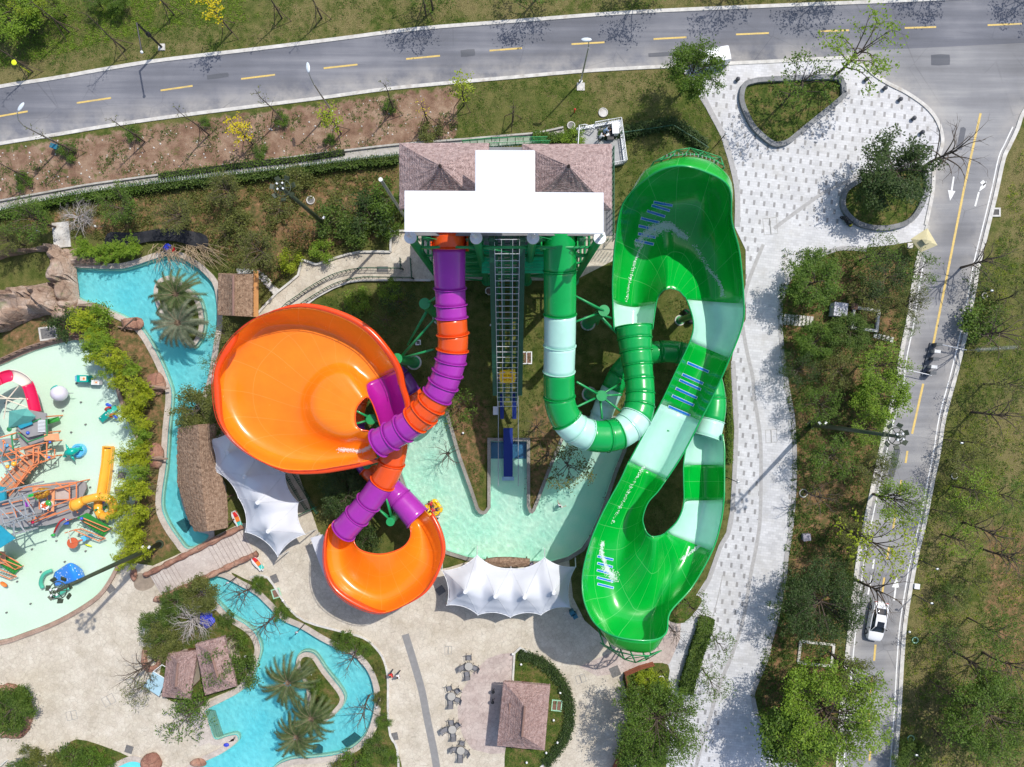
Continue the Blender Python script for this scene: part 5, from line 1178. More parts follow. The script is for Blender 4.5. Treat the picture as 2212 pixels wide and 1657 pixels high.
# ---- ramp walls and railings ----
solo('green_railing', railing(None, PL(spl2([(863,557),(864,577),(862,579),(790,578),(763,581),(735,587),(708,597),(683,611),(660,625),(638,641),(615,657),(590,685)], 3, False), 1.0), .02, 1.0, 1.5, None, 'x', .035, 1, .22), M_DGST, 'dark green railing down the middle of the curved ramp', 'railing')
solo('green_railing', railing(None, PL(spl2([(885,557),(888,597),(886,599),(815,598),(785,598),(758,602),(728,610),(703,622),(678,637),(650,655),(630,675)], 3, False), 1.0), .02, 1.0, 1.5, None, 'x', .035, 1, .22), M_DGST, 'dark green railing on the inner side of the curved ramp beside the planting', 'railing')
for i, (pts, lb) in enumerate([([(613,1012),(640,1058),(665,1098)], 'left green queue railing between the orange bowl and the white canopy'), ([(632,1012),(660,1058),(688,1106)], 'right green queue railing between the orange bowl and the dark bush'), ([(644,1112),(688,1092)], 'short green cross railing at the end of the queue lines')]):
    solo('queue_railing', railing(None, PL(pts), .02, 1.0, 1.2, None, 'x', .04, 2, .25), M_DGST, lb, 'railing')
mb = MB()
for L in ([(844,545),(778,545),(728,557),(683,572),(653,562),(645,595),(600,632),(556,680)], [(844,545),(844,500),(880,500)], [(930,606),(785,606),(740,615),(703,632),(665,657),(640,700)]): band(mb, PL(spl2(L, 2, False)) if len(L) > 3 else PL(L), -.12, .12, 0, .3, False)
struct('ramp_kerb', mb, M_CONC)
for i, (x, y, a) in enumerate([(517,588,0),(527,588,0),(537,589,0),(547,590,.1),(556,592,-.3),(564,596,-.5),(571,602,-.7),(577,609,-.8),(583,616,-.85),(589,623,-.85),(595,629,-.85)]):
    mb = MB(); p = W(x, y); mb.box((p.x, p.y, .05), (.45, .85, .1), a+.25); solo('stepping_stone', mb, M_CONC, '%s pale stepping stone from the left in the curved row beside the brown hut' % ORD[i], 'paving slab', 'stepping stones by the brown hut')
# entrance terrace with white balustrade
t = thing('entrance_terrace', Vector((*W2(1298,310),0)), 'grey raised terrace with a white balustrade behind the tower', 'terrace')
T_ = [(1249,278),(1283,272),(1339,262),(1350,352),(1322,358),(1290,380),(1240,380)]
mb = MB(); mb.prism(PL(T_, .6), 0, .6); mb.build('terrace_floor', M_DECKG if False else paint('grey_terrace_floor', (.38,.38,.38), .8, .12), t)
railing(t, PL([(1245,340),(1249,278),(1262,276)], .6), .6, 1.0, 1.8, M_WST, 'balustrade', .05, 1, .28); railing(t, PL([(1284,271),(1339,261),(1351,352),(1322,357)], .6), .6, 1.0, 1.8, M_WST, 'balustrade', .05, 1, .28); railing(t, PL([(1262,276),(1281,284)], .6), .6, 1.0, 1.8, M_WST, 'gate_railing', .05, 1, .28)
mb = MB(); band(mb, PL([(1244,345),(1248,281),(1283,274),(1337,264),(1348,350)], .6), -.2, .1, .6, .85, False); mb.build('plinth_kerb', M_WST, t)
mb = MB(); p = W(1326,284,.6); mb.box((p.x, p.y, 1.15), (.7, 1.25, 1.1), .05); mb.box((p.x, p.y, 1.74), (.78, 1.33, .08), .05); solo('white_cabinet', mb, M_WST, 'white box cabinet on the terrace beside the black desk', 'cabinet')
M_BLK = paint('black_plastic', (.015,.015,.017), .5, .2); t = thing('black_desk', W(1316,294,0)+Vector((0,0,.6)), 'black desk on the terrace where two people work', 'desk')
p = W(1316,294,.6); MB().box((p.x, p.y, 1.33), (.75, 1.35, .06), .05).build('desk_top', M_BLK, t)
for sx in (-1,1):
    for sy in (-1,1): MB().box((p.x+sx*.3, p.y+sy*.6, .95), (.05,.05,.72)).build('leg', M_BLK, t)
mb = MB(); p = W(1310,296,.6); mb.box((p.x, p.y, 1.38), (.36, .28, .03), .3); solo('document', mb, M_WST, 'white paper lying on the black terrace desk', 'paper')

# ---- furniture on the deck ----
M_CHR = paint('grey_mesh_fabric', (.2,.2,.215), .7, .1); M_CHF = paint('dark_chair_frame', (.05,.05,.055), .4)
def mkchair():
    t = bpy.data.objects.new('patio_chair', None); COL.objects.link(t)
    def P(nm, mb, m): o = bpy.data.objects.new(nm, mb.mesh(nm, m)); COL.objects.link(o); o.parent = t
    m = MB(); m.box((0,.02,.42), (.52,.52,.04)); P('seat', m, M_CHR); m = MB(); m.box((0,.42,.72), (.52,.05,.62), 0, Matrix.Rotation(-.35,3,'X')); P('backrest', m, M_CHR)
    for s in (-1, 1): m = MB(); m.tube([(s*.3,-.3,0),(s*.3,-.28,.62),(s*.31,.3,.64),(s*.29,.52,1.0)], .028, 6); P('armrest', m, M_CHF); m = MB(); m.tube([(s*.29,.28,.62),(s*.29,.36,0)], .024, 6); P('leg', m, M_CHF)
    return t
def mktable():
    t = bpy.data.objects.new('patio_table', None); COL.objects.link(t)
    def P(nm, mb, m): o = bpy.data.objects.new(nm, mb.mesh(nm, m)); COL.objects.link(o); o.parent = t
    m = MB(); m.cyl((0,0), .48, .7, .73, 28); P('tabletop', m, paint('smoked_glass_top', (.42,.4,.36), .12, .05)); m = MB(); m.torus((0,0,.715), .48, .022, 28, 6); P('rim', m, M_CHF)
    for k in range(4): a = k*math.pi/2+.4; m = MB(); m.tube([(0,0,.68),(math.cos(a)*.4,math.sin(a)*.4,0)], .02, 6); P('leg', m, M_CHF)
    return t
def dup(root, loc, rz, label, group=None, scale=None, cat=None):
    r = root.copy(); COL.objects.link(r); r.location = loc; r.rotation_euler = (0, 0, rz)
    if scale: r.scale = scale
    tag(r, label, cat or root.get('category'), group)
    for ch in list(root.children):
        c = ch.copy(); COL.objects.link(c); c.parent = r
        for g_ in ch.children: d = g_.copy(); COL.objects.link(d); d.parent = c
    return r
c0 = mkchair(); t0 = mktable(); first = True; ft = True
TB = [((1013,1434),[(0,-22,0),(-15,4,1.9),(17,6,-2.0),(-5,24,3.3)],'topmost'),((976,1498),[(-6,-19,.2),(17,-12,-.9),(16,12,-1.9),(-3,20,3.2)],'second'),((978,1569),[(-3,-16,.1),(14,-9,-.9),(-20,3,2.0),(2,18,3.3)],'third'),((996,1614),[(3,-17,-.3),(-16,-1,1.6),(13,6,-2.2),(-2,19,3.2)],'lowest')]
side = ['upper','left','right','lower']
for (x, y), chs, nm in TB:
    lb = 'round glass patio table, %s in the column of four beside the pink paving' % nm
    if ft: t0.location = Vector((*W2(x, y), .025)); tag(t0, lb, 'table', 'patio tables'); ft = False
    else: dup(t0, Vector((*W2(x, y), .025)), 0, lb, 'patio tables', None, 'table')
    for i, (dx, dy, rz) in enumerate(chs):
        lb = 'grey mesh chair at the %s side of the %s patio table' % ((['upper','left','right','lower'] if nm in ('topmost','lowest') else (['upper','right','lower right','bottom'] if nm == 'second' else ['upper','right','left','bottom']))[i], nm); p = Vector((*W2(x+dx*.74, y+dy*.74), .025))
        if first: c0.location = p; c0.rotation_euler = (0,0,rz); tag(c0, lb, 'chair', 'patio chairs'); first = False
        else: dup(c0, p, rz, lb, 'patio chairs', None, 'chair')
for (x, y, w) in ((1065,1488,'upper'),(1064,1510,'lower')):
    t = thing('bar_stool', Vector((*W2(x, y), .03)), '%s black round stool left of the kiosk' % w, 'stool', 'bar stools'); p = t.location
    MB().cyl((p.x, p.y), .2, .78, .86, 20).build('seat', M_BLK, t); MB().cyl((p.x, p.y), .03, .03, .8, 8).build('stem', M_CHF, t)
    for k in range(4): a = k*1.57+.5; MB().tube([(p.x, p.y, .3), (p.x+math.cos(a)*.24, p.y+math.sin(a)*.24, .03)], .018, 5).build('leg', M_CHF, t)
M_TEALB = paint('blue_bin_plastic', (.02,.16,.24), .5)
for (x, y, w) in ((1234,1319,'upper'),(1240,1325,'lower')):
    t = thing('litter_bin', Vector((*W2(x, y), .03)), '%s of two dark blue bins beside the white canopy' % w, 'bin', 'dark blue bins'); p = t.location; MB().box((p.x, p.y, .5), (.5,.5,.95), .5).build('bin_body', M_TEALB, t); MB().box((p.x, p.y, 1.0), (.56,.56,.08), .5).build('bin_lid', M_TEALB, t)
M_GRT = paint('dark_drain_grate', (.16,.155,.15), .6, .25, 6)
def plate(x, y, w, h, a, mat, label, cat='drain cover', name='drain_cover', z=.03, t_=.03, grp=None):
    mb = MB(); p = W(x, y); mb.box((p.x, p.y, z+t_/2), (w, h, t_), a); k = 6
    for i in range(k): q = Vector((p.x, p.y, z+t_+.005))+Matrix.Rotation(a, 3, 'Z') @ Vector(((i+.5)/k*w-w/2, 0, 0)); mb.box(q, (w/k*.45, h*.9, .012), a)
    return solo(name, mb, mat, label, cat, grp)
for x, y, w, h, a, lb in [(238,1270,.9,1.0,.7,'dark square drain cover between the splash pool and bridge shadow'),(279,1618,.9,.9,-.3,'dark drain cover above the triangular bed at the bottom left'),(45,1643,1.0,.7,0,'dark drain cover at the lower left corner of the deck'),(593,1250,.8,1.0,.4,'dark drain cover near the decorative boat'),(853,1590,.7,.9,.2,'dark drain cover beside the lower path strip bed'),(951,1275,1.0,.9,.6,'black drain cover left of the lower white canopy'),(1328,1450,1.1,1.2,.4,'dark drain cover beside the brown picket fence'),(826,582,1.3,.7,0,'dark drain grate at the end of the inner ramp railing'),(262,1027,.9,.8,-.2,'upper grey grate in the pale splash pool'),(254,1060,.8,.8,0,'lower grey grate in the pale splash pool')]:
    plate(x, y, w, h, a, M_GRT, lb, z=-.06 if 'splash pool' in lb and 'grate' in lb else .03)
def frame(x, y, w, h, a, mat, label, inner=None, z=.03, hh=.1, t_=.12, name='inspection_hatch', cat='hatch', bar=True):
    th = thing(name, Vector((*W2(x, y), 0)), label, cat, None, 0); p = th.location; mb = MB(); c = [Vector((sx*w/2, sy*h/2)) for sx, sy in ((-1,-1),(1,-1),(1,1),(-1,1))]; Rm = Matrix.Rotation(a, 2); c = [(p.x+(Rm @ q).x, p.y+(Rm @ q).y) for q in c]
    band(mb, c, -t_/2, t_/2, 0, z+hh); mb.build('rim', mat, th)
    if inner: sheet(MB(), c, (), z+hh*.4).build('cover', inner, th)
    if bar: q = [((c[0][i]+c[1][i])/2) for i in (0,1)]; q2 = [((c[2][i]+c[3][i])/2) for i in (0,1)]; MB().tube([(q[0],q[1],z+hh),(q2[0],q2[1],z+hh)], .05, 5).build('bar', mat, th)
    return th
M_GRNF = paint('pale_green_frame', (.35,.6,.42), .6); M_PEB = paint('brown_pebbles', (.2,.11,.08), .9, .5, 12)
frame(1137,773,1.15,1.35,0,M_WST,'white window-like double frame with pebbles on the lawn right of the lift',M_PEB)
frame(1202,1523,1.1,1.2,-.1,M_GRNF,'pale green double frame on the half-round lawn by the kiosk',M_PEB)
frame(597,1281,.9,1.0,.3,M_GRNF,'pale green square frame in the strip bed left of the small bowl',M_PEB,bar=False)
frame(903,740,.5,.5,0,M_WST,'small white square frame between the orange tube and the green columns',M_GRT,bar=False)
frame(1370,1655,1.2,.9,-.3,M_WST,'white double frame at the bottom edge under the big fence-side tree',M_GRT)
frame(1761,1411,3.9,2.5,-.12,M_CONC,'large pale concrete rectangle set in the grass below the round dark tree',None,t_=.3,hh=.15,name='concrete_surround',bar=False)
frame(1866,690,2.9,2.4,-.12,M_CONC,'pale concrete corner wall around the small dark lawn among the trees',None,t_=.32,hh=.35,name='concrete_surround',bar=False)
frame(105,720,1.9,1.4,.15,M_CONC,'grey tray frame beside the stone rim of the splash pool',M_GRT,t_=.2,name='concrete_surround',bar=False)
frame(2149,459,.9,.85,0,M_CONC,'small beige frame with a dark pit on the lawn right of the side road',M_BLK,t_=.2,bar=False)
def ringc(x, y, r, label, mat, z=.1, fill=None):
    th = thing('manhole_ring', Vector((*W2(x, y), 0)), label, 'manhole'); p = th.location; MB().torus((p.x, p.y, z), r, .07, 24, 6).build('ring', mat, th, None, True)
    if fill: MB().cyl((p.x, p.y), r-.02, -.02, z, 24).build('cover', fill, th)
for x, y, r, lb, m_, f in [(671,433,.45,'pale ring manhole on the leaf-strewn ground left of the tower',M_CONC,M_GRT),(1302,244,.5,'round white manhole cover on the lawn above the terrace',M_CONC,M_CONC),(1056,629,.42,'concrete ring beside the lift under the tower',M_CONC,M_PEB),(1233,272,.42,'round grey manhole standing proud left of the terrace',M_CONC,M_GRT),(1975,1382,.33,'green ring on the grass right of the side road below the car',M_GRNF,None),(1966,1594,.35,'green ring on the grass near the bottom of the side road',M_GRNF,None),(1427,1466,.35,'pale ring in the yellow groundcover by the picket fence',M_CONC,None),(2060,1028,.35,'thin pale ring on the grass below the upper park lamp',M_CONC,None),(2125,639,.3,'thin pale ring on the grass right of the road above the barrier',M_CONC,None),(1734,1065,.45,'thin pale ring on the ground beside the promenade',M_CONC,None),(1128,575,.3,'small concrete ring between lift and green tube',M_CONC,None)]: ringc(x, y, r, lb, m_, fill=f)
for x, y, w, h, a, lb in ((1663,489,1.6,1.9,.1,'paved inspection cover outlined in the square near the dark curved band'),(1665,942,1.3,1.5,.05,'paved inspection cover outlined in the promenade beside the mast shadow'),(1662,1600,1.4,1.9,.05,'paved inspection cover outlined at the bottom of the promenade'),(295,1423,1.0,.9,0,'upper pale cover outlined in the beige deck by the bushes'),(235,1512,1.4,1.1,.5,'slanted pale cover outlined in the middle of the left deck'),(155,1545,1.2,1.0,.2,'pale cover outlined in the lower left deck'),(968,1404,.8,.9,0,'pale cover outlined above the topmost patio table'),(1254,1466,1.1,.9,.3,'pale cover outlined between the kiosk lawn and the picket fence')): frame(x, y, w, h, a, paint('joint_grey', (.33,.32,.3), .8), lb, None, z=.036, hh=.006, t_=.05, name='inspection_cover', cat='cover')
# low pipe details, boxes
def solobox(name, x, y, z, d, a, mat, label, cat, grp=None):
    mb = MB(); p = W(x, y, z); mb.box((p.x, p.y, z+d[2]/2), d, a); mb.box((p.x, p.y, z+d[2]+.02), (d[0]+.06, d[1]+.06, .04), a); return solo(name, mb, mat, label, cat, grp)
solobox('white_slab', 134,508,0,(1.9,2.9,.12),.1,M_CONC,'pale concrete slab above the rock wall at left','slab')
solobox('white_box', 1804,671,0,(1.5,1.5,1.3),-.1,paint('pale_lilac_box', (.55,.55,.62), .4),'pale lilac box hut standing among the right-hand trees','box')
solobox('terracotta_box', 1841,663,0,(.65,.65,.5),-.1,M_PEB,'small rusty box on the corner of the concrete wall','box')
solobox('grey_box', 1737,1158,0,(.8,.75,.7),.1,paint('grey_meter_box', (.3,.28,.33), .5),'grey square meter box beside the promenade','box')
solobox('white_box', 1977,1265,0,(.55,.55,.3),-.1,M_WST,'small white box at the right kerb of the side road','box')
solobox('green_cabinet', 128,322,0,(.8,.5,1.0),-.3,M_TEALB,'dark teal cabinet beside the left street lamp','cabinet'); solobox('lamp_plinth', 141,322,0,(.8,.8,.25),.1,M_CONC,'white concrete block at the foot of the left street lamp','plinth')
solobox('lamp_plinth', 1254,188,0,(.85,.85,.06),0,M_CONC,'white square slab on the lawn beside the street lamp above the terrace','plinth')
for i in range(9):
    t_ = i/8; mb = MB(); p = W(1686+i*8.2, 689+i*.8); mb.box((p.x, p.y, .06+i*.0), (.33, 1.25, .12), -.08); solo('garden_step', mb, M_CONC, '%s concrete step from the promenade in the stair leading into the trees' % ORD[i], 'step', 'steps into the right-hand garden')
for i in range(5):
    mb = MB(); p = W(1889+i*9, 725+i*2.2); mb.box((p.x, p.y, .05), (.35, .6, .1), -.2); solo('garden_step', mb, M_CONC, '%s concrete slab from the left in the row near the barrier gate' % ORD[i], 'step', 'slabs near the side road')

# ---- decorative boats, tarps ----
M_BWH = paint('boat_white', (.7,.7,.7), .4); M_RED = paint('bright_red', (.6,.02,.02), .5); M_TQ = paint('turquoise_paint', (.05,.5,.42), .5); M_ORP = paint('orange_paint', (.8,.2,.03), .5)
def boat(x, y, rz, L, label):
    t = thing('decorative_boat', Vector((*W2(x, y), .03)), label, 'boat', None, rz); n = 10
    m = MB(); 
    for i in range(n+1):
        s = i/n; w = .42*math.sin(math.pi*min(1, s*1.05+.08))**.6*(1 if s < .9 else .6); X = (s-.5)*L
        m.v += [(X, -w, .5+.15*abs(s-.5)), (X, -w*.6, .05), (X, w*.6, .05), (X, w, .5+.15*abs(s-.5))]
    for i in range(n):
        for q in range(3): m.f.append((i*4+q, i*4+q+1, i*4+q+5, i*4+q+4))
    def P(nm, mb, mm): o = bpy.data.objects.new(nm, mb.mesh(nm, mm)); COL.objects.link(o); o.parent = t; return o
    h = P('hull', m, M_BWH); md = h.modifiers.new('t','SOLIDIFY'); md.thickness=.04
    for k, mm in enumerate((M_RED, M_ORP, M_TQ)): b = MB(); b.box((-L*.3+k*L*.28, .1, .46), (L*.26, .5, .05)); P('painted_panel', b, mm)
    b = MB(); b.box((0, -.22, .5), (L*.8, .16, .05)); P('bench', b, M_BWH)
boat(515,1121,-1.15,2.2,'small painted boat with red and turquoise panels leaning by the curved hut'); boat(560,1216,-.9,2.0,'small painted boat with a red and turquoise panel on the deck below the bridge')
M_TARP = paint('royal_blue_tarp', (.03,.05,.5), .6, .2, 2); mb = MB(); mb.ball(Vector((*W2(450,1335), .5)), 1, 14, (.9,1.0,.4)); mb.v = [tuple(Vector(v)+Vector((1,.8,.6))*.45*noise.noise(Vector(v)*2.6)) for v in mb.v]; solo('tarp_bundle', mb, M_TARP, 'crumpled royal blue tarpaulin under the bare grey tree', 'tarp')
mb = MB(); mb.ball(Vector((*W2(365,537), .35)), 1, 10, (.5,.5,.35)); mb.v = [tuple(Vector(v)+Vector((1,1,1))*.15*noise.noise(Vector(v)*3)) for v in mb.v]; solo('tarp_bundle', mb, M_TARP, 'small blue bag above the river curve', 'bag')
mb = MB(); mb.box(W(376,540,0)+Vector((0,0,.15)), (.4,.5,.3), .4); mb.ball(W(378,542,.2), .2, 8); solo('red_bag', mb, M_RED, 'small red bag next to the blue bag above the river', 'bag')
mb = MB(); mb.ball(Vector((*W2(491,1606), .3)), .28, 12, (1.2,.8,.6)); solo('blue_bag', mb, M_TARP, 'little blue bag on the curved stone spit', 'bag')
mb = MB(); 
for i in range(5): mb.tube([W(458+i*1.8,1318-i,.3), W(464+i*1.8,1312-i,.3)], .04, 5)
mb.tube([W(456,1320,.3), W(465,1314,.3)], .05, 5); mb.tube([W(463,1312,.3), W(472,1308,.3)], .05, 5); mb.tube([W(457,1319,.3), W(467,1316,.3)], .05, 5); solo('folding_ladder', mb, M_WST, 'small white ladder lying by the river coping under the bare tree', 'ladder')
M_NET = paint('black_shade_net', (.012,.013,.018), .75, .3, 3); P = spl2([(228,518),(240,502),(290,503),(350,494),(400,497),(447,510),(446,540),(425,535),(380,522),(320,522),(270,536),(232,530)], 3)
mb = sheet(MB(), PL(P, .4), (), .4, lambda x, y: .45+.3*noise.noise(Vector((x*.8, y*.8, 0))), .5); solo('shade_net', mb, M_NET, 'black shade netting spread over the bank above the river', 'netting')
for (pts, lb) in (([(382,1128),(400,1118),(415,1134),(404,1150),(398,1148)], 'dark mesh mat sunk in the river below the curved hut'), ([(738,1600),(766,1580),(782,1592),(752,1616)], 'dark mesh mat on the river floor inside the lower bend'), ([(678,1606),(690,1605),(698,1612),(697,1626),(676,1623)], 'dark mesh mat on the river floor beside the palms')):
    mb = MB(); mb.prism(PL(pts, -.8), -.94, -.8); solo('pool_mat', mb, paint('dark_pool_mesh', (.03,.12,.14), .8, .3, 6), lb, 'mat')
mb = MB(); mb.prism(PL([(1060,955),(1136,955),(1136,990),(1060,990)], -.9), -.94, -.8); struct('deep_blue_pool_floor', mb, paint('deep_blue_pool_tile', (.02,.16,.32), .4))
# ================================================================= lamps, masts, fences, vehicles, playground, people
def at0(x, y, z=0.0): v = W(x, y, 0); return Vector((v.x, v.y, z))
def street_lamp(bx, by, h, hx, hy, label):
    b = at0(bx, by); t = thing('street_lamp', b, label, 'street lamp', 'street lamps along the main road'); hd = W(hx, hy, h+.5); tp = b+Vector((0,0,h-1.2))
    MB().tube([b, tp], [.11, .07], 10).build('pole', M_GALV, t)
    P = spl([tp, tp+Vector((0,0,1.2))*.8+(hd-tp)*Vector((1,1,0))*.18, hd-(hd-b)*Vector((1,1,0)).normalized()*.6], 6); MB().tube(P, .05, 8).build('arm', M_GALV, t)
    d = (hd-P[-1]); d.z = 0; d.normalize(); a = math.atan2(d.y, d.x); mb = MB(); mb.ball(hd, .5, 14, (1.15,.42,.16), Matrix.Rotation(a, 3, 'Z')); mb.build('lamp_head', paint('lamp_head_white', (.62,.68,.74), .3), t, None, True)
    MB().cyl((b.x, b.y), .2, 0, .1, 12).build('base_plate', M_GALV, t)
street_lamp(135,316,7.6,45,231,'leftmost white street lamp on the soil strip with its curved arm over the road')
street_lamp(716,240,8.4,665,146,'middle white street lamp rising behind the yellow-green sapling')
street_lamp(1254,176,9.2,1266,86,'rightmost white street lamp on the lawn above the terrace')
b = at0(350,103); t = thing('black_lamp', b, 'black lamp post with a long bent arm on the grass above the road', 'lamp post')
MB().tube([b, b+Vector((0,0,5.4))], [.13,.11], 10).build('pole', M_BLK, t); e = W(306,113,5.2); MB().tube([b+Vector((0,0,5.4)), e], .09, 8).build('arm', M_BLK, t); MB().box((b.x, b.y, .08), (.75,.75,.16)).build('base_block', M_CONC, t)
m = MB(); m.ball(e, .17, 10); m.build('lamp_head', M_WST, t, None, True); MB().box((b.x, b.y, 3.0), (.45,.3,.5), .6).build('junction_box', M_BLK, t)
def park_lamp(bx, by, hx, hy, h, label, head=True):
    b = at0(bx, by); t = thing('park_lamp', b, label, 'lamp', 'small black park lamps'); MB().tube([b, b+Vector((0,0,h))], [.06,.045], 8).build('pole', M_BLK, t); e = W(hx, hy, h); 
    MB().tube([b+Vector((0,0,h-.1)), e], .03, 6).build('arm', M_BLK, t); m = MB(); m.ball(e, .16, 10, (1.3,.8,.5)); m.build('lamp_head', M_GALV if head else M_BLK, t, None, True)
for a in [(1545,315,1568,289,3.6,'black park lamp between the tall green wall and the square'),(1568,1031,1594,1041,3.4,'black park lamp beside the lower chute of the green slide'),(1427,1447,1449,1471,3.4,'black park lamp in the yellow groundcover by the picket fence'),(2038,949,2077,957,3.8,'black park lamp right of the road near the tall floodlight'),(1986,1210,2024,1229,3.8,'black park lamp right of the road above the white car'),(1973,1284,2012,1303,3.8,'black park lamp right of the road level with the white car'),(1948,1600,1979,1631,3.8,'black park lamp right of the road at the bottom edge'),(2100,634,2142,628,3.4,'black park lamp on the grass above the barrier gate')]: park_lamp(*a)
for a in [(658,1347,640,1366,3.6,'grey river lamp with a white head above the start of the lower bend'),(512,1245,491,1259,3.8,'black river lamp next to the bridge end'),(822,1503,812,1528,3.4,'grey river lamp at the right bank of the lower bend')]: park_lamp(*a)
t = thing('log_lamp', at0(272,702), 'rustic lamp on tilted logs beside the upper river', 'lamp')
for a, b_ in (((262,712,.2),(290,688,2.6)),((255,706,.3),(285,712,.6)),((270,715,.2),(262,690,1.4))): MB().tube([W(*a), W(*b_)], .09, 7).build('log', M_LOG, t)
m = MB(); m.box(W(291,690,2.5), (.3,.3,.35)); m.build('lantern', paint('dark_timber', (.12,.07,.04), .8), t)
M_OLG = paint('olive_mast_paint', (.045,.06,.035), .5, .15)
def floodlight(bx, by, h, label, col=None):
    b = at0(bx, by); t = thing('floodlight_mast', b, label, 'floodlight mast', 'floodlight masts'); c = col or M_OLG
    MB().tube([b, b+Vector((0,0,h))], [.3,.15], 14).build('mast', c, t, None, True); MB().cyl((b.x, b.y), .5, 0, .12, 16).build('base_plate', c, t)
    m = MB(); m.torus(b+Vector((0,0,h-.6)), .78, .05, 28, 6); m.torus(b+Vector((0,0,h-.2)), .38, .05, 20, 6)
    for k in range(6): a = k*math.pi/3; m.tube([b+Vector((0,0,h-.3)), b+Vector((math.cos(a)*.78, math.sin(a)*.78, h-.6))], .04, 5)
    m.build('ring_frame', c, t, None, True)
    for k in range(7):
        a = k*2*math.pi/7+.3; q = b+Vector((math.cos(a)*1.05, math.sin(a)*1.05, h-.75)); m = MB(); m.box(q, (.36,.46,.14), a, Matrix.Rotation(-.5, 3, 'Y')); o = m.build('floodlight', c, t)
    for k in range(4): a = k*1.57+.9; m = MB(); q = b+Vector((math.cos(a)*.36, math.sin(a)*.36, h+.02)); m.box(q, (.17,.14,.12), a); m.build('camera_head', M_WST, t)
    for s in (-1, 1): m = MB(); q = b+Vector((.35*s, .35, 3)); m.box(q, (.3,.22,.16), s); m.build('camera', M_WST, t)
floodlight(1751,917,18.4,'tall olive floodlight mast whose lamp ring hangs over the side road'); floodlight(708,490,16.5,'tall olive floodlight mast in the garden left of the tower'); floodlight(345,1175,18.5,'tall olive floodlight mast whose top hangs over the splash pool')
b = at0(876,472); t = thing('vertical_pipe', b, 'grey steel mast poking out left of the tower roofs', 'mast'); MB().tube([b, b+Vector((0,0,15.2))], .16, 12).build('pipe', M_GALV, t); MB().cyl((b.x, b.y), .2, 15.2, 15.3, 14).build('cap', M_WST, t)
t = thing('globe_lamp', at0(18,1640), 'white globe lamp on a post at the lower left corner', 'lamp'); b = t.location; MB().tube([b, b+Vector((0,0,3))], .05, 8).build('pole', M_WST, t); m = MB(); m.ball(b+Vector((0,0,3.1)), .3, 14); m.build('globe', M_WST, t, None, True)
for i, (x, y, z, lb) in enumerate([(89,501,.6,'blue and white'),(211,491,.5,'little white'),(1240,358,.5,'little white'),(1252,328,.5,'pale'),(1107,1410,.4,'little white'),(1125,1432,.4,'left white'),(1209,1493,.4,'blue white'),(1195,1552,.4,'plain white'),(1203,1600,.4,'bright white'),(1179,1622,.4,'small white'),(1137,1643,.4,'lowest white'),(1376,1495,.4,'white'),(1381,1523,.4,'bluish'),(1378,1635,.4,'white'),(532,1415,.4,'upper white'),(535,1441,.4,'lower white'),(675,1454,.4,'white'),(558,1258,.4,'red and white'),(613,1295,.4,'white'),(1060,703,.4,'white'),(1000,935,.3,'white'),(1237,690,.3,'pale blue'),(1239,700,.3,'pale grey'),(1961,1363,.3,'blue')]):
    mb = MB(); p = at0(x, y); mb.cyl((p.x, p.y), .035, 0, z, 6); mb.ball(p+Vector((0,0,z)), .14, 10); o = solo('garden_spotlight', mb, M_WST, 'x', 'garden light', 'small garden spotlights', True); LAB.append((o, lb+' garden spotlight', x, y))
# drain-side hedge fence with coiled wire
t = thing('coil_fence', at0(430,402), 'green mesh fence topped with coiled razor wire running beside the drain', 'fence')
FL = spl2([(-120,482),(0,463),(137,432),(230,416),(275,410),(400,395),(552,378),(640,368),(728,357),(862,342),(1000,330),(1120,322)], 4, False); FP = [Vector((x, y, 0)) for x, y in PL(FL)]; FP = resamp(FP, 400)
mb = MB()
for z in (.05, .7, 1.4): mb.tube([p+Vector((0,0,z)) for p in FP[::8]], .02, 4)
mb.build('fence_wires', M_DGST, t)
for p in FP[::16]: MB().tube([p, p+Vector((0,0,1.5))], .035, 6).build('fence_post', M_DGST, t)
hx = []; 
for i in range(2200):
    s = i/2199*(len(FP)-1); j = min(int(s), len(FP)-2); c = FP[j].lerp(FP[j+1], s-j); d = (FP[j+1]-FP[j]).normalized(); n = Vector((-d.y, d.x, 0)); a = i*.62; hx.append(c+n*math.cos(a)*.26+Vector((0,0,1.7+math.sin(a)*.26)))
MB().tube(hx, .016, 3, False).build('razor_coil', M_GALV, t)
# white mesh fence right of barrier
t = thing('mesh_fence', at0(2150,755), 'galvanised coil fence on the grass right of the barrier gate', 'fence'); A_, B_ = at0(2090,757), at0(2175,752); hx = []
for i in range(220): s = i/219; hx.append(A_.lerp(B_, s)+Vector((0, math.cos(i*.9)*.25, 1.4+math.sin(i*.9)*.25)))
MB().tube(hx, .01, 3, False).build('razor_coil', M_GALV, t)
for s in range(6): p = A_.lerp(B_, s/5); MB().tube([p, p+Vector((0,0,1.4))], .035, 6).build('fence_post', M_GALV, t)
# black curved garden fence behind the green slide
solo('garden_fence', railing(None, PL([(1290,300),(1390,286),(1450,277),(1490,302),(1525,325)]), 0, 1.0, 1.4, None, 'x', .03, 4, .3), M_DGST, 'dark garden fence behind the top of the green slide', 'fence')
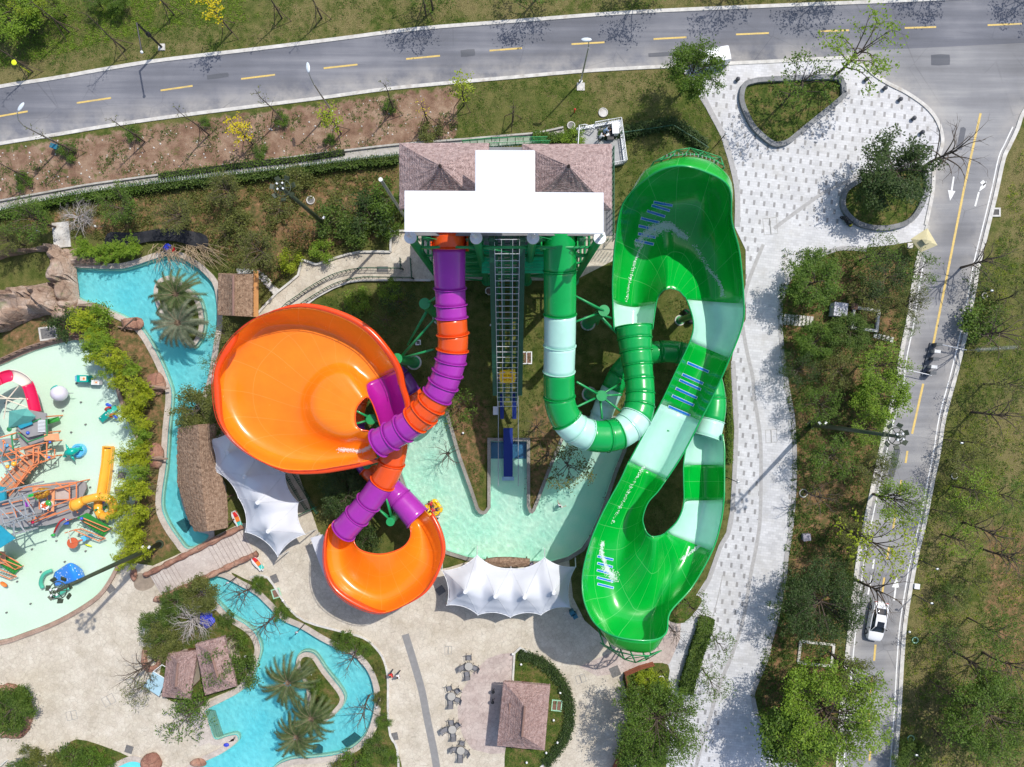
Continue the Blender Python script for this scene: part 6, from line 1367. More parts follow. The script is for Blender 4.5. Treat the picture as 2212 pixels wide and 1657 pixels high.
# brown picket fence
M_PKT = paint('red_brown_timber', (.3,.09,.04), .7, .15, 3); t = thing('picket_fence', at0(1360,1500), 'red-brown picket fence curving around the planted corner near the kiosk', 'fence')
PF = [Vector((x, y, 0)) for x, y in PL([(1410,1433),(1381,1441),(1349,1455),(1353,1475),(1358,1500),(1360,1530),(1358,1567),(1349,1600),(1338,1630),(1322,1665)], .5)]; PF = resamp(PF, 130)
for z in (.35, .95): MB().tube([p+Vector((0,0,z)) for p in PF], .04, 4).build('rail', M_PKT, t)
mb = MB()
for i, p in enumerate(PF): d = (PF[min(i+1, 129)]-PF[max(i-1, 0)]); mb.box(p+Vector((0,0,.6)), (.13, .04, 1.2), math.atan2(d.y, d.x))
o = mb.build('pickets', M_PKT, t); o['kind'] = 'stuff'
# bamboo-rail fence on splash pool rim
mb = MB(); PR = [Vector((x, y, 0)) for x, y in PL(spl2([(-60,796),(0,781),(75,749),(150,729),(198,724)], 5, False))]
solo('rim_fence', railing(None, [(p.x, p.y) for p in PR], .1, .9, 1.6, None, 'x', .05, 4, 0), M_LOG, 'weathered timber rail fence along the upper rim of the splash pool', 'fence')

# ---- barrier gate ----
t = thing('barrier_island', at0(2000,779), 'dark grey traffic island holding the barrier machines in the side road', 'island'); A_, B_ = at0(2011,742), at0(1992,812); d = (B_-A_).normalized(); n = Vector((-d.y, d.x, 0))
mb = MB(); mb.prism([tuple((q)[:2]) for q in (A_+n*.25, B_+n*.25, B_-n*.25, A_-n*.25)], .02, .2); mb.build('island_kerb', paint('dark_blue_grey_kerb', (.06,.075,.1), .6), t)
for i, (x, y, nm) in enumerate([(2016,745,'top'),(2012,760,'second'),(2009,776,'third'),(2005,793,'fourth'),(2003,806,'bottom')]):
    m = MB(); p = at0(x, y); m.box((p.x, p.y, .6), (.62,.3,1.1), -.1); m.box((p.x-.08, p.y, 1.2), (.7,.36,.08), -.1); solo('barrier_machine', m, paint('blue_grey_housing', (.22,.29,.34) if i % 2 else (.12,.14,.16), .4) if False else (M_GALV if i in (1,3) else paint('dark_grey_housing', (.08,.09,.1), .4)), '%s barrier machine on the traffic island, counted down the road' % nm, 'machine', 'barrier machines')
for (a, b_, lb) in (((2022,742),(2087,756),'white barrier arm reaching right toward the grass'),((2012,811),(1947,796),'white barrier arm reaching left toward the trees')):
    m = MB(); p, q = W(*a, 1.05), W(*b_, 1.05); m.tube([p, q], .05, 6); solo('boom_gate', m, M_WST, lb, 'barrier')
# ---- bollards on the square ----
M_BOL = paint('dark_stone_ball', (.09,.09,.1), .5, .2)
for i, (x, y) in enumerate([(1591,174),(1868,174),(1908,193),(1941,217),(1970,258),(1988,288)]):
    m = MB(); p = at0(x, y); m.ball(p+Vector((0,0,.38)), .26, 14); m.cyl((p.x, p.y), .2, 0, .14, 14); solo('ball_bollard', m, M_BOL, '%s' % ['dark ball bollard beside the left kerb of the upper planter','first dark ball bollard from the tree along the corner of the square','second dark ball bollard from the tree along the corner of the square','third dark ball bollard from the tree along the corner of the square','fourth dark ball bollard from the tree along the corner of the square','fifth dark ball bollard from the tree along the corner of the square'][i], 'bollard', 'ball bollards', True)
# planter walls
for nm, pts, lb, h_ in (('planter_wall', BEDS['planter_a'], 'grey stone kerb wall around the large upper planter on the square', .45), ('planter_wall', BEDS['planter_b'], 'grey stone kerb wall around the lower planter by the side road', .45)):
    P = PL(spl2(pts, 4)); s_ = 1 if area(P) > 0 else -1; mb = MB(); band(mb, P, -.08*s_, .48*s_, 0, h_); solo(nm, mb, stamped('dark_granite_kerb', (.16,.165,.17), (.3,.3,.3), 1.4), lb, 'planter wall')
P = PL(spl2([(1111,1600),(1111,1410),(1156,1420),(1193,1442),(1218,1480),(1233,1517),(1237,1545),(1229,1580),(1211,1612),(1188,1637),(1160,1662),(1130,1690)], 3, False)); mb = MB(); band(mb, P, -.12, .1, 0, .18, False); struct('lawn_kerb', mb, M_CONC)
P = PL(spl2([(540,1246),(578,1246),(618,1305),(658,1340),(733,1362),(785,1377),(813,1400),(830,1427),(838,1467),(838,1530),(843,1587),(858,1617),(862,1700)], 3, False)); mb = MB(); band(mb, P, -.12, .12, 0, .15, False); struct('bed_kerb', mb, M_CONC)

# ---- vehicles ----
M_CAR = paint('white_car_paint', (.8,.81,.83), .2, .02, 1, coat=.6); M_GLS = paint('dark_car_glass', (.012,.014,.018), .06, .1, spec=.8); M_TYR = paint('black_tyre', (.02,.02,.02), .8)
def car(loc, rz, label, L=4.65, Wd=1.82, van=False):
    t = thing('white_van' if van else 'white_car', loc, label, 'van' if van else 'car', None, rz); hw = Wd/2
    def P(nm, mb, mm, sm=True, par=None): o = bpy.data.objects.new(nm, mb.mesh(nm, mm, smooth=sm)); COL.objects.link(o); o.parent = par or t; return o
    # body: lengthwise sections (x, half width, shoulder height)
    if van: sec = [(-2.3,.55,.6),(-2.28,.8,1.3),(-2.1,.86,1.7),(-1.0,.87,1.78),(.6,.87,1.78),(1.3,.86,1.7),(1.9,.84,1.15),(2.2,.78,.95),(2.3,.55,.6)]
    else: sec = [(-2.32,.5,.55),(-2.28,.72,.82),(-2.05,.84,.98),(-1.4,.9,1.0),(-.6,.91,.96),(.4,.91,.94),(1.1,.9,.92),(1.7,.86,.86),(2.1,.76,.76),(2.28,.58,.62),(2.33,.42,.5)]
    sx = L/4.65; S_ = spl([(x*sx, w*hw/.91, h) for x, w, h in sec], 4); mb = MB(); n = 11
    for x, w, h in S_:
        for k in range(n):
            u = k/(n-1)*2-1; s = math.copysign(min(1, abs(u)*1.6), u)
            y = w*s if abs(u) < .625 else w*math.copysign(1, u); z = h+.05*(1-(abs(s))**2) if abs(u) < .625 else h-(abs(u)-.625)/.375*(h-.22)
            if .45 < abs(u) < .75: z -= .02
            mb.v.append((x, y*(.985 if abs(u) > .9 else 1), z))
    for i in range(len(S_)-1):
        for k in range(n-1): mb.f.append((i*n+k, (i+1)*n+k, (i+1)*n+k+1, i*n+k+1))
    mb.f.append(tuple(range(n))); mb.f.append(tuple((len(S_)-1)*n+k for k in range(n))[::-1]); b = P('body', mb, M_CAR); autosmooth(b, 40)
    if not van:
        rs_ = [(-1.75,.62,1.0),(-1.35,.66,1.2),(-.9,.64,1.38),(-.1,.63,1.43),(.45,.62,1.36),(.95,.66,1.1),(1.15,.7,.95)]
        mb = MB(); n = 9
        for x, w, h in rs_:
            for k in range(n):
                a = math.pi*k/(n-1); mb.v.append((x*sx, -math.cos(a)*(w+.16*(1-math.sin(a))), .9+(h-.9)*min(1, math.sin(a)*1.35)))
        for i in range(len(rs_)-1):
            for k in range(n-1): mb.f.append((i*n+k, (i+1)*n+k, (i+1)*n+k+1, i*n+k+1))
        P('cabin_glass', mb, M_GLS)
        mb = MB(); R2 = [(-1.0,.56,1.375),(-.5,.58,1.44),(0,.58,1.455),(.42,.54,1.40)]
        for x, w, h in R2:
            for k in range(5): u = k/4*2-1; mb.v.append((x*sx, w*u, h-.03*u*u+.0))
        for i in range(3):
            for k in range(4): mb.f.append((i*5+k, (i+1)*5+k, (i+1)*5+k+1, i*5+k+1))
        rf_ = P('roof_panel', mb, M_CAR); m = MB(); m.box((.1,0,1.455), (.62,.8,.03)); P('sunroof', m, M_GLS, False, rf_)
        for s in (-1, 1): m = MB(); m.tube([(1.08*sx,s*.74,.98),(.45,s*.6,1.4),(-.95,s*.6,1.38),(-1.7,s*.68,1.02)], .045, 6); P('roof_pillar', m, M_CAR)
        for s in (-1, 1): m = MB(); m.ball((.75,s*1.0,1.0), .12, 8, (.7,1,.8)); P('wing_mirror', m, M_BLK)
        for s in (-1, 1): m = MB(); m.box((-2.2*sx,s*.62,.8), (.18,.36,.14)); P('tail_light', m, M_RED, False); m = MB(); m.box((2.12*sx,s*.55,.66), (.2,.3,.12)); P('headlight', m, M_GALV, False)
    else:
        m = MB(); m.box((1.72,0,1.4), (.5,1.5,.5), 0, Matrix.Rotation(.7,3,'Y')); P('windscreen', m, M_GLS, False)
        for s in (-1, 1): m = MB(); m.box((0,s*.87,1.3), (2.6,.03,.45)); P('side_window', m, M_GLS, False)
    for x in (-1.42*sx, 1.42*sx):
        for s in (-1, 1):
            m = MB(); m.tube([(x,s*(hw-.2),.32),(x,s*(hw+.01),.32)], .32, 20); w_ = P('wheel', m, M_TYR, False); m = MB(); m.tube([(x,s*(hw-.02),.32),(x,s*(hw+.02),.32)], .19, 14); P('rim', m, M_GALV, False, w_)
    return t
a, b_ = at0(1895,1300), at0(1881,1376); car((a+b_)/2, math.atan2(b_.y-a.y, b_.x-a.x), 'white saloon car with a sunroof driving on the side road')
a, b_ = at0(1566,128), at0(1497,142); car((a+b_)/2, math.atan2(b_.y-a.y, b_.x-a.x), 'white van on the main road half hidden under the leafy tree', 4.1, 1.75, True)
# motor scooter
t = thing('motor_scooter', at0(1824,480), 'black motor scooter with a yellow bag parked against the lower planter', 'scooter', None, -.75)
def P(nm, mb, mm, sm=False): o = bpy.data.objects.new(nm, mb.mesh(nm, mm, smooth=sm)); COL.objects.link(o); o.parent = t
for x in (-.62, .62): m = MB(); m.torus((x,0,.26), .2, .06, 18, 8, Matrix.Rotation(math.pi/2,3,'X')); P('wheel', m, M_TYR)
m = MB(); m.ball((-.3,0,.55), .5, 12, (1.1,.36,.5)); m.tube([(-.1,0,.35),(.35,0,.3),(.5,0,.75)], [.16,.14,.13], 10); P('scooter_body', m, M_BLK, True)
m = MB(); m.ball((-.35,0,.82), .4, 12, (1,.36,.22)); P('saddle', m, M_BLK, True); m = MB(); m.tube([(.45,-.36,1.02),(.52,0,.98),(.45,.36,1.02)], .03, 6); P('handlebar', m, M_BLK); m = MB(); m.ball((.62,0,.5), .22, 10, (.8,.8,1)); P('bag', m, paint('yellow_bag', (.7,.6,.02), .6), True)
# black pump stack by the slide
m = MB()
for i in range(5): m.ball(W(1481+i*2.5, 672+i*6, .5), .42, 10, (1,.7,1.1))
m.tube([W(1468,690,.3), W(1500,668,1.6)], .1, 6); solo('pump_unit', m, M_BLK, 'black pump equipment on the grass inside the upper opening of the green slide', 'machine')
# fluorescent paddle near road
m = MB(); p = at0(64,157); m.tube([p, p+Vector((0,0,2.2))], .04, 6); m.ball(p+Vector((-.15,.1,2.3)), .33, 12, (1,1,.25)); solo('yellow_sign', m, paint('fluorescent_yellow', (.75,.85,.02), .6), 'fluorescent yellow paddle sign on the grass near the left end of the road', 'sign')
m = MB(); p = at0(1240,243); m.tube([p, p+Vector((0,0,.8))], .07, 8); m.ball(p+Vector((0,0,.85)), .13, 10); solo('hydrant', m, M_RED, 'small red-topped hydrant post on the lawn left of the white manhole', 'hydrant')

# ---- splash playground ----
M_PKR = gloss('crimson_flume', (.75,.015,.09)); M_CRM = gloss('cream_flume', (.82,.72,.6)); M_OFL = gloss('yellow_orange_flume', (.9,.42,.04)); M_OTR = paint('orange_truss_paint', (.75,.25,.1), .5); M_CRT = paint('cream_truss_paint', (.75,.68,.55), .5); M_GTR = paint('green_truss_paint', (.03,.24,.08), .5)
M_DKP = paint('grey_play_deck', (.3,.29,.29), .7, .1); M_TEAL = gloss('teal_plastic', (.0,.4,.32)); M_SKY = gloss('sky_blue_plastic', (.12,.5,.85)); M_BLP = gloss('blue_plastic', (.04,.12,.6)); M_TBL = paint('teal_roof_sheet', (.02,.3,.42), .5); M_LGT = paint('translucent_teal_net', (.12,.42,.36), .5)
def flume(name, pts, w, mat, parent, d=.35, cuts=None, mats=None):
    P = spl([W(*p) for p in pts], 6); mb = MB(); mb.smooth = True; n = 9; rows = []
    for i, p in enumerate(P):
        t_ = (P[min(i+1, len(P)-1)]-P[max(i-1, 0)]); s = Vector((t_.y, -t_.x, 0)).normalized(); rows.append([p+s*math.cos(math.pi*k/(n-1))*w/2-Vector((0,0,math.sin(math.pi*k/(n-1))*d)) for k in range(n)])
    cuts = cuts or [0, 1]; mats = mats or [mat]
    for c in range(len(cuts)-1):
        a, b = int(cuts[c]*(len(P)-1)), int(cuts[c+1]*(len(P)-1)); m = MB(); m.smooth = True
        for r_ in rows[a:b+1]: m.v += [tuple(q) for q in r_]
        for i in range(b-a):
            for k in range(n-1): m.f.append((i*n+k, i*n+k+1, (i+1)*n+k+1, (i+1)*n+k))
        o = m.build(name, mats[c], parent); md = o.modifiers.new('t','SOLIDIFY'); md.thickness = .05
pg = thing('play_structure', at0(90,1010), 'multi-level water play structure with green and orange frames in the splash pool', 'play structure')
flume('crimson_flume', [(-25,905,4.6),(-40,870,4.3),(-25,835,4.0),(5,816,3.7),(30,812,3.3),(55,826,2.9),(66,850,2.6),(76,890,2.3)], 1.35, M_PKR, pg, .5, [0,.4,.53,.74,1], [M_PKR,M_PKR,M_CRM,M_PKR])
mb = MB(); c = at0(20,860)
for a, b_ in (((-10,860,3),(60,862,2.4)),((15,864,2.6),(45,828,2.6)),((15,864,2.6),(8,905,2.2)),((15,864,2.6),(60,880,2.2)),((20,862,2.6),(-20,845,3))): mb.tube([W(*a), W(*b_)], .07, 6)
mb.tube([c, c+Vector((0,0,2.7))], .14, 8); mb.build('cream_bracket', M_CRT, pg)
def deck(nm, pts, z, t_, mat, par=pg, label=None): mb = MB(); mb.prism(PL(pts, z), z-t_, z); return mb.build(nm, mat, par, label)
deck('upper_deck', [(20,905),(60,885),(100,893),(103,935),(60,945),(40,930)], 2.6, .15, M_DKP); deck('middle_deck', [(35,930),(70,920),(100,935),(90,965),(60,980),(45,965)], 1.9, .15, M_DKP); deck('ramp_deck', [(58,985),(88,978),(55,1035),(20,1070),(0,1072),(0,1040)], 1.3, .15, paint('tan_ramp_boards', (.42,.26,.17), .7)); deck('lower_deck', [(10,1068),(45,1052),(150,1037),(184,1042),(186,1055),(175,1080),(196,1100),(190,1112),(100,1135),(30,1140),(-20,1130)], 1.0, .25, M_DKP)
mb = MB(); P4 = [W(20,888,3.3),W(58,882,4.0),(W(78,900,3.4)),W(62,915,2.9),(W(18,925,2.9))]; mb.add(P4+[W(50,898,4.1)], [(0,1,5),(1,2,5),(2,3,5),(3,4,5),(4,0,5)]); mb.build('teal_net_canopy', M_LGT, pg)
mb = MB(); mb.tube([W(20,925,2.7), W(62,915,2.7), W(88,905,2.7)], .09, 8); mb.tube([W(100,905,2.9), W(102,940,2.9), W(60,955,2.9), W(40,935,2.9), W(25,940,2.9), W(28,970,2.9)], .09, 8); mb.build('green_tube_frame', M_GTR, pg)
mb = MB(); mb.tube([W(98,912,1.2), W(128,905,.35)], [.3,.3], 14); mb.build('green_spout_tube', gloss('leaf_green_tube', (.04,.33,.05)), pg, None, True)
mb = MB(); mb.ball(W(20,927,2.8), .3, 12, (1,1,.3)); mb.build('green_cap', M_GTR, pg, None, True); deck('teal_panel', [(38,920),(68,910),(70,916),(44,926)], 3.0, .06, M_TBL)
for k in range(9): mb = MB(); p = W(90,908+k*3.0,2.75); mb.box(p, (.85,.1,.04), -.06); mb.build('deck_slat', M_WST, pg)
def truss(lines, mat, nm='orange_truss', r=.075):
    for a, b_ in lines: mb = MB(); mb.tube([W(*a), W(*b_)], r, 6); mb.build(nm, mat, pg)
truss([((0,945,2.6),(35,935,2.6)),((5,952,2.6),(55,985,2.6)),((0,985,2.6),(75,962,2.6)),((8,950,2.6),(8,985,2.6)),((0,1000,2.3),(112,970,2.3)),((35,970,2.4),(118,952,2.4)),((60,1010,2.3),(118,988,2.3)),((101,955,2.5),(101,988,2.5)),((72,967,2.7),(72,1000,2.7)),((83,967,2.7),(83,1000,2.7)),((72,967,2.7),(83,967,2.7)),((5,1072,1.9),(90,995,2.2)),((28,1058,1.9),(62,1010,2.1)),((83,975,2.6),(101,992,2.4)),((20,970,2.6),(60,1000,2.4))], M_OTR)
truss([((35,1054,2.3),(165,1042,2.3)),((165,1042,2.3),(165,1078,2.3)),((150,1045,2.3),(150,1080,2.3)),((100,1060,2.4),(165,1044,2.4)),((110,1095,2.2),(165,1075,2.2)),((150,1080,2.2),(168,1108,2.2)),((100,1118,2.0),(150,1100,2.0)),((72,1055,2.3),(72,1075,2.3)),((70,1130,1.9),(120,1108,1.9))], M_OTR)
truss([((2,1040,2.2),(56,985,2.4)),((20,1072,2.2),(86,985,2.4)),((30,1030,2.3),(52,1045,2.3)),((40,1010,2.3),(66,1022,2.3)),((118,970,2.3),(118,988,2.3)),((60,975,2.6),(112,985,2.6)),((72,983,2.6),(83,983,2.6)),((-5,965,2.6),(30,1000,2.5)),((35,970,2.6),(35,1000,2.5)),((120,1042,2.3),(150,1062,2.3)),((110,1080,2.2),(165,1078,2.2)),((60,1128,2.0),(100,1112,2.0)),((165,1078,2.2),(196,1098,1.6)),((40,1060,2.3),(60,1052,2.3)),((80,1050,3),(110,1048,3))], M_OTR, 'orange_rail', .06)
for k in range(10): MB().box(W(8+k*7.5, 1052-k*7.2, 1.35), (.1, 2.1, .05), .75).build('ramp_tread', M_OTR, pg)
deck('mesh_side_panel', [(118,1050),(148,1046),(150,1078),(120,1080)], 1.8, .04, paint('pale_mesh_panel', (.5,.42,.38), .7)); deck('tan_step_platform', [(50,965),(85,958),(88,978),(58,986)], 2.2, .1, paint('tan_ramp_boards', (.42,.26,.17), .7))
deck('orange_panel', [(70,1052),(118,1055),(116,1105),(110,1104),(112,1070),(70,1066)], 2.2, .08, paint('peach_panel', (.8,.35,.17), .5))
for k in range(6): mb = MB(); mb.tube([W(74+k*1.8,978,2.0), W(74+k*1.8,1000,1.9)], .05, 5); mb.build('walkway_slat', M_LOG, pg)
truss([((0,1148,5),(170,1085,5)) if False else ((0,1135,5),(70,1108,5)),((0,1085,5),(85,1060,5)),((20,1080,5),(38,1128,5)),((48,1066,5),(58,1118,5)),((2,1110,5),(18,1160,5)),((-5,1165,5),(30,1158,5)),((35,1122,5),(55,1150,5)),((20,1085,5),(55,1118,5)),((30,1125,5),(30,1158,5)),((0,1100,5),(20,1120,5)),((50,1070,5),(75,1110,5)),((-20,1068,5),(95,1040,5)),((18,1158,5),(82,1140,4.6)),((0,1140,5),(80,1112,5))], M_GALV, 'steel_truss', .085)
deck('teal_roof', [(-20,1125),(0,1135),(33,1163),(0,1184),(-20,1190)], 5.4, .1, M_TBL, pg, 'flat teal roof corner at the left edge'); deck('teal_pool_tray', [(-15,1050),(10,1053),(10,1080),(-15,1090)], 2.4, .3, M_TBL)
for x, y, z in ((8,985,2.5),(8,952,2.5),(72,1000,2.2),(101,988,2.4),(101,955,2.4),(40,935,2.6),(95,935,2.6),(100,900,2.6),(165,1042,2.2),(165,1078,2.2),(110,1100,2.1),(35,1054,2.2),(38,1122,4.9),(18,1156,4.9),(85,1062,4.9),(55,1120,4.9)): p = W(x, y, z); MB().tube([(p.x, p.y, -.2), (p.x, p.y, z)], .08, 8).build('frame_post', M_OTR if y < 1060 else M_GALV, pg)
truss([((5,1090,2.4),(60,1078,2.4)),((0,1112,2.4),(45,1104,2.4)),((60,1078,2.4),(78,1120,2.2)),((25,1086,2.4),(36,1118,2.4)),((78,1120,2.2),(110,1104,2.2)),((-5,1190,2),(40,1215,1.2)),((0,1205,2),(28,1228,1)),((120,1056,2.6),(150,1050,2.6)),((85,1056,2.8),(85,1100,2.8)),((100,1056,2.8),(104,1104,2.8))], M_OTR, 'orange_rail', .07)
truss([((-10,975,3),(14,1015,3)),((4,1000,2.8),(34,1040,2.6)),((14,955,3),(-5,1010,3)),((40,1078,3),(40,1062,3)),((28,1040,2.8),(5,1062,2.6))], M_GALV, 'steel_brace', .06)
deck('rear_roof_panel', [(95,938),(126,936),(128,950),(96,952)], 2.9, .06, paint('peach_panel', (.8,.35,.17), .5)); deck('left_tower_floor', [(-15,950),(24,946),(28,972),(-15,978)], 2.5, .12, M_DKP); deck('lower_left_platform', [(-15,1190),(10,1192),(12,1216),(-15,1222)], 1.4, .12, paint('tan_ramp_boards', (.42,.26,.17), .7))
for x, y, m_, r_ in ((30,1002,M_OFL,.3),(16,1008,M_OFL,.22),(60,935,M_BLP,.2),(14,962,M_SKY,.25),(108,955,M_BLP,.14),(106,988,M_BLP,.14),(176,1120,M_BLP,.2),(70,1128,M_PKR,.2)): m = MB(); m.ball(W(x, y, 2.7), r_, 10); m.build('coloured_knob', m_, pg, None, True)
# curling orange tube slide and straight run-out
ts = thing('curling_tube_slide', at0(222,1095), 'yellow-orange tube slide curling once before a long straight open run-out', 'water slide')
C, rs = tubeline([(158,1092,2.7,.62),(166,1090,2.7,.66),(176,1083,2.6,.5),(195,1077,2.5,.46),(215,1073,2.3,.46),(236,1078,2.1,.46),(246,1093,1.9,.46),(240,1110,1.7,.46),(224,1115,1.5,.46),(213,1105,1.3,.46),(212,1088,1.1,.46),(214,1068,.9,.46)])
of_ = ('tube_section', M_OFL); segtube(C, rs, [0,.12,.3,.45,.6,.75,.88,1], [of_]*7, ts, .03, 18, .04)
flume('open_runout', [(216,1074,.85),(220,1050,.65),(226,1010,.5),(231,970,.35)], 1.0, M_OFL, ts, .3); mb = MB(); band(mb, PL([(240,966),(222,965),(215,1068)], .4), -.08, .08, -.2, .4, False); band(mb, PL([(241,967),(236,1018),(229,1068)], .4), -.08, .08, -.2, .4, False); mb.build('runout_side', M_OFL, ts)
mb = MB(); mb.torus(W(232,1098,.9), .85, .12, 24, 6); mb.build('blue_base_ring', M_BLP, ts, None, True); p = W(228,1095,0); MB().tube([(p.x, p.y, -.2), (p.x, p.y, 2.0)], .12, 8).build('support_post', M_GTR, ts)
# fruit and flowers on the platform
t = thing('pineapple_prop', at0(90,1067), 'big golden pineapple prop with green leaves lying on the play structure', 'prop'); mb = MB(); mb.ball(W(90,1066,3.6), 1, 22, (.85,.62,.6), Matrix.Rotation(.35, 3, 'Z')); c = W(90,1066,3.6)
PN = NT('pineapple_skin'); v_ = PN.vor(5.5, 'F1'); PN.bump(PN.math('SUBTRACT', 1.0, v_), 1.0, .08); PN = PN.fin(PN.ramp(v_, [(.1, (.75,.42,.02)), (.6, (.35,.14,.01))]), .5)
mb.build('fruit', PN, t, None, True)
for k in range(14): a = k*.45; mb = MB(); q = c+Vector((-.75,-.22,.1)); e = q+Vector((-.55*math.cos(a*.5)*1-.1, math.sin(a)*.42-.12, .3*math.cos(a))); mb.tube([q, q.lerp(e,.6), e], [.06,.09,.01], 5); mb.build('leaf', gloss('bright_leaf_green', (.02,.42,.06)), t)
t = thing('cocktail_cup_prop', at0(96,1090), 'round white cup prop holding a red flower beside the pineapple', 'prop'); c = W(97,1092,3.0); mb = MB(); mb.cyl((c.x, c.y), .35, 1.6, 3.0, 24, .5); mb.cyl((c.x, c.y), .5, 3.0, 3.05, 24); mb.build('cup', M_WST, t)
mb = MB(); q = W(103,1088,2.9); mb.ball(q, .42, 14, (1,1,.5)); mb.build('green_lime', gloss('leaf_green_tube', (.04,.33,.05)), t, None, True)
for k in range(5): a = k*1.257; mb = MB(); mb.ball(c+Vector((.02+math.cos(a)*.2, math.sin(a)*.2, .16)), .2, 8, (1,.5,.3), Matrix.Rotation(a, 3, 'Z')); mb.build('petal', gloss('coral_red_plastic', (.7,.1,.01)), t, None, True)
t = thing('flower_prop', at0(58,1087), 'purple flower prop beside the pineapple leaves', 'prop'); c = W(58,1089,3.2)
for k in range(7): a = k*.9; mb = MB(); mb.ball(c+Vector((math.cos(a)*.18, math.sin(a)*.18, 0)), .2, 8, (1,.7,.4), Matrix.Rotation(a, 3, 'Z')); mb.build('petal', gloss('violet_plastic', (.45,.06,.55)), t, None, True)
MB().tube([c, c-Vector((0,0,1.2))], .06, 6).build('stem', M_WST, t)
# net climber, tipping disc, mini slide
def climber(dx, dy, lb):
    t = thing('net_climber', at0(205+dx,1140+dy), lb, 'climbing net')
    mb = MB(); mb.add([W(166+dx,1118+dy,1.6), W(188+dx,1108+dy,1.7), W(240+dx,1140+dy,.3), W(222+dx,1160+dy,.2)], [(0,3,2,1)]); o = mb.build('green_panel', gloss('leaf_green_tube', (.04,.33,.05)), t); md = o.modifiers.new('t','SOLIDIFY'); md.thickness=.05
    for (P_) in ([(173,1123),(179,1119),(238,1143),(225,1148)], [(160,1145),(176,1142),(228,1163),(214,1169)]): 
        mb = MB(); q = [W(x+dx, y+dy, z) for (x, y), z in zip(P_, (2.0,2.0,.6,.6))]; mb.tube(q+[q[0]], .06, 6); mb.build('orange_rail', M_OTR, t)
        mb = MB()
        for k in range(10): s = (k+.5)/10; mb.tube([q[0].lerp(q[3], s), q[1].lerp(q[2], s)], .02, 4)
        mb.tube([q[0].lerp(q[1], .5), q[3].lerp(q[2], .5)], .02, 4); mb.build('rope_net', paint('dark_rope', (.1,.09,.05), .9), t)
    mb = MB()
    for k in range(9): s = k/8; mb.tube([W(174+dx+s*50, 1128+dy+s*22, 1.8-s*1.3), W(166+dx+s*52, 1140+dy+s*22, 1.8-s*1.3)], .02, 4)
    mb.tube([W(166+dx,1132+dy,1.8), W(222+dx,1156+dy,.5)], .03, 4); mb.build('rope_bridge', M_DGST, t)
    for x, y in ((166,1118),(240,1141),(222,1163),(162,1144)): p = at0(x+dx, y+dy); MB().tube([p-Vector((0,0,.2)), p+Vector((0,0,1.8 if x < 200 else .7))], .06, 6).build('post', M_OTR, t)
climber(0,0,'sloping rope net climber with green side panel below the curling tube slide'); climber(-192,82,'sloping rope net climber with green side panel at the left edge')
t = thing('tipping_drum', at0(156,1176), 'flat orange-red drum on a post with an arm to a blue disc', 'water toy'); c = W(156,1173,1.4); MB().cyl((c.x, c.y), .62, 1.25, 1.4, 28).build('drum', gloss('terracotta_plastic', (.6,.13,.05)), t)
MB().tube([W(148,1148,2.2), W(153,1172,1.45)], .06, 6).build('post', M_CRT, t); MB().tube([c, W(178,1166,1.3)], .09, 8).build('arm', gloss('terracotta_plastic', (.6,.13,.05)), t); q = W(180,1164,1.2); MB().cyl((q.x, q.y), .3, -.2, 1.2, 20).build('blue_disc', M_SKY, t); MB().cyl((c.x, c.y), .08, -.2, 1.3, 8).build('stand', M_CRT, t)
t = thing('mini_slide', at0(134,1140), 'small red and grey slide ending in a green nose under the play deck', 'slide'); flume('chute', [(142,1122,1.6),(132,1130,1.4),(124,1142,.9),(118,1155,.4)], .5, M_GALV, t, .15); MB().tube([W(139,1120,1.7), W(129,1127,1.5), W(121,1140,1.0), W(117,1150,.5)], .09, 8).build('red_side', M_RED, t); m = MB(); m.ball(W(114,1156,.3), .22, 10, (1.2,.7,.7)); m.build('green_nose', gloss('bright_leaf_green', (.02,.42,.06)), t, None, True); m = MB(); m.box(W(143,1127,1.3), (.6,.6,.1)); m.build('blue_seat', M_BLP, t)
# big ball, dolphin, seesaw, cartons, wave toy
t = thing('coconut_ball', at0(128,852), 'big pale lilac ball with a teal leaf standing in the splash pool', 'water toy'); c = W(128,850,1.3); m = MB(); m.ball(c, .9, 28); m.build('ball', gloss('pale_lilac_plastic', (.7,.66,.74)), t, None, True); m = MB(); m.ball(c+Vector((-.42,.66,.3)), .5, 12, (1,.35,.3), Matrix.Rotation(.6,3,'Z')); m.build('leaf', M_TEAL, t, None, True); m = MB(); m.tube([c+Vector((.7,0,-.3)), c+Vector((1.5,.05,-.2))], .05, 6); m.build('pipe', M_GALV, t); MB().cyl((c.x, c.y), .2, -.2, .6, 12).build('stand', M_GALV, t)
t = thing('dolphin_toy', at0(160,975), 'teal dolphin toy leaping beside a sky blue disc', 'water toy'); q = at0(171,973); MB().cyl((q.x, q.y), .8, -.2, .25, 30).build('blue_disc', M_SKY, t); m = MB(); m.torus((q.x+.1, q.y, .3), .62, .1, 28, 8); m.build('disc_rim', M_SKY, t, None, True)
m = MB(); m.tube([W(138,984,.7), W(146,978,1.1), W(155,976,1.2), W(163,973,.9), W(170,970,.5), W(176,968,.3)], [.1,.36,.48,.34,.2,.06], 14); m.build('dolphin_body', M_TEAL, t, None, True)
for a_, b_ in (((148,972,1.0),(142,959,.9)),((155,985,1.0),(161,996,.8)),((142,985,.8),(135,987,.7)),((172,970,.4),(177,963,.4)),((172,970,.4),(180,973,.4))): m = MB(); m.tube([W(*a_), W(*b_)], [.2,.03], 8); m.build('fin', M_TEAL, t, None, True)
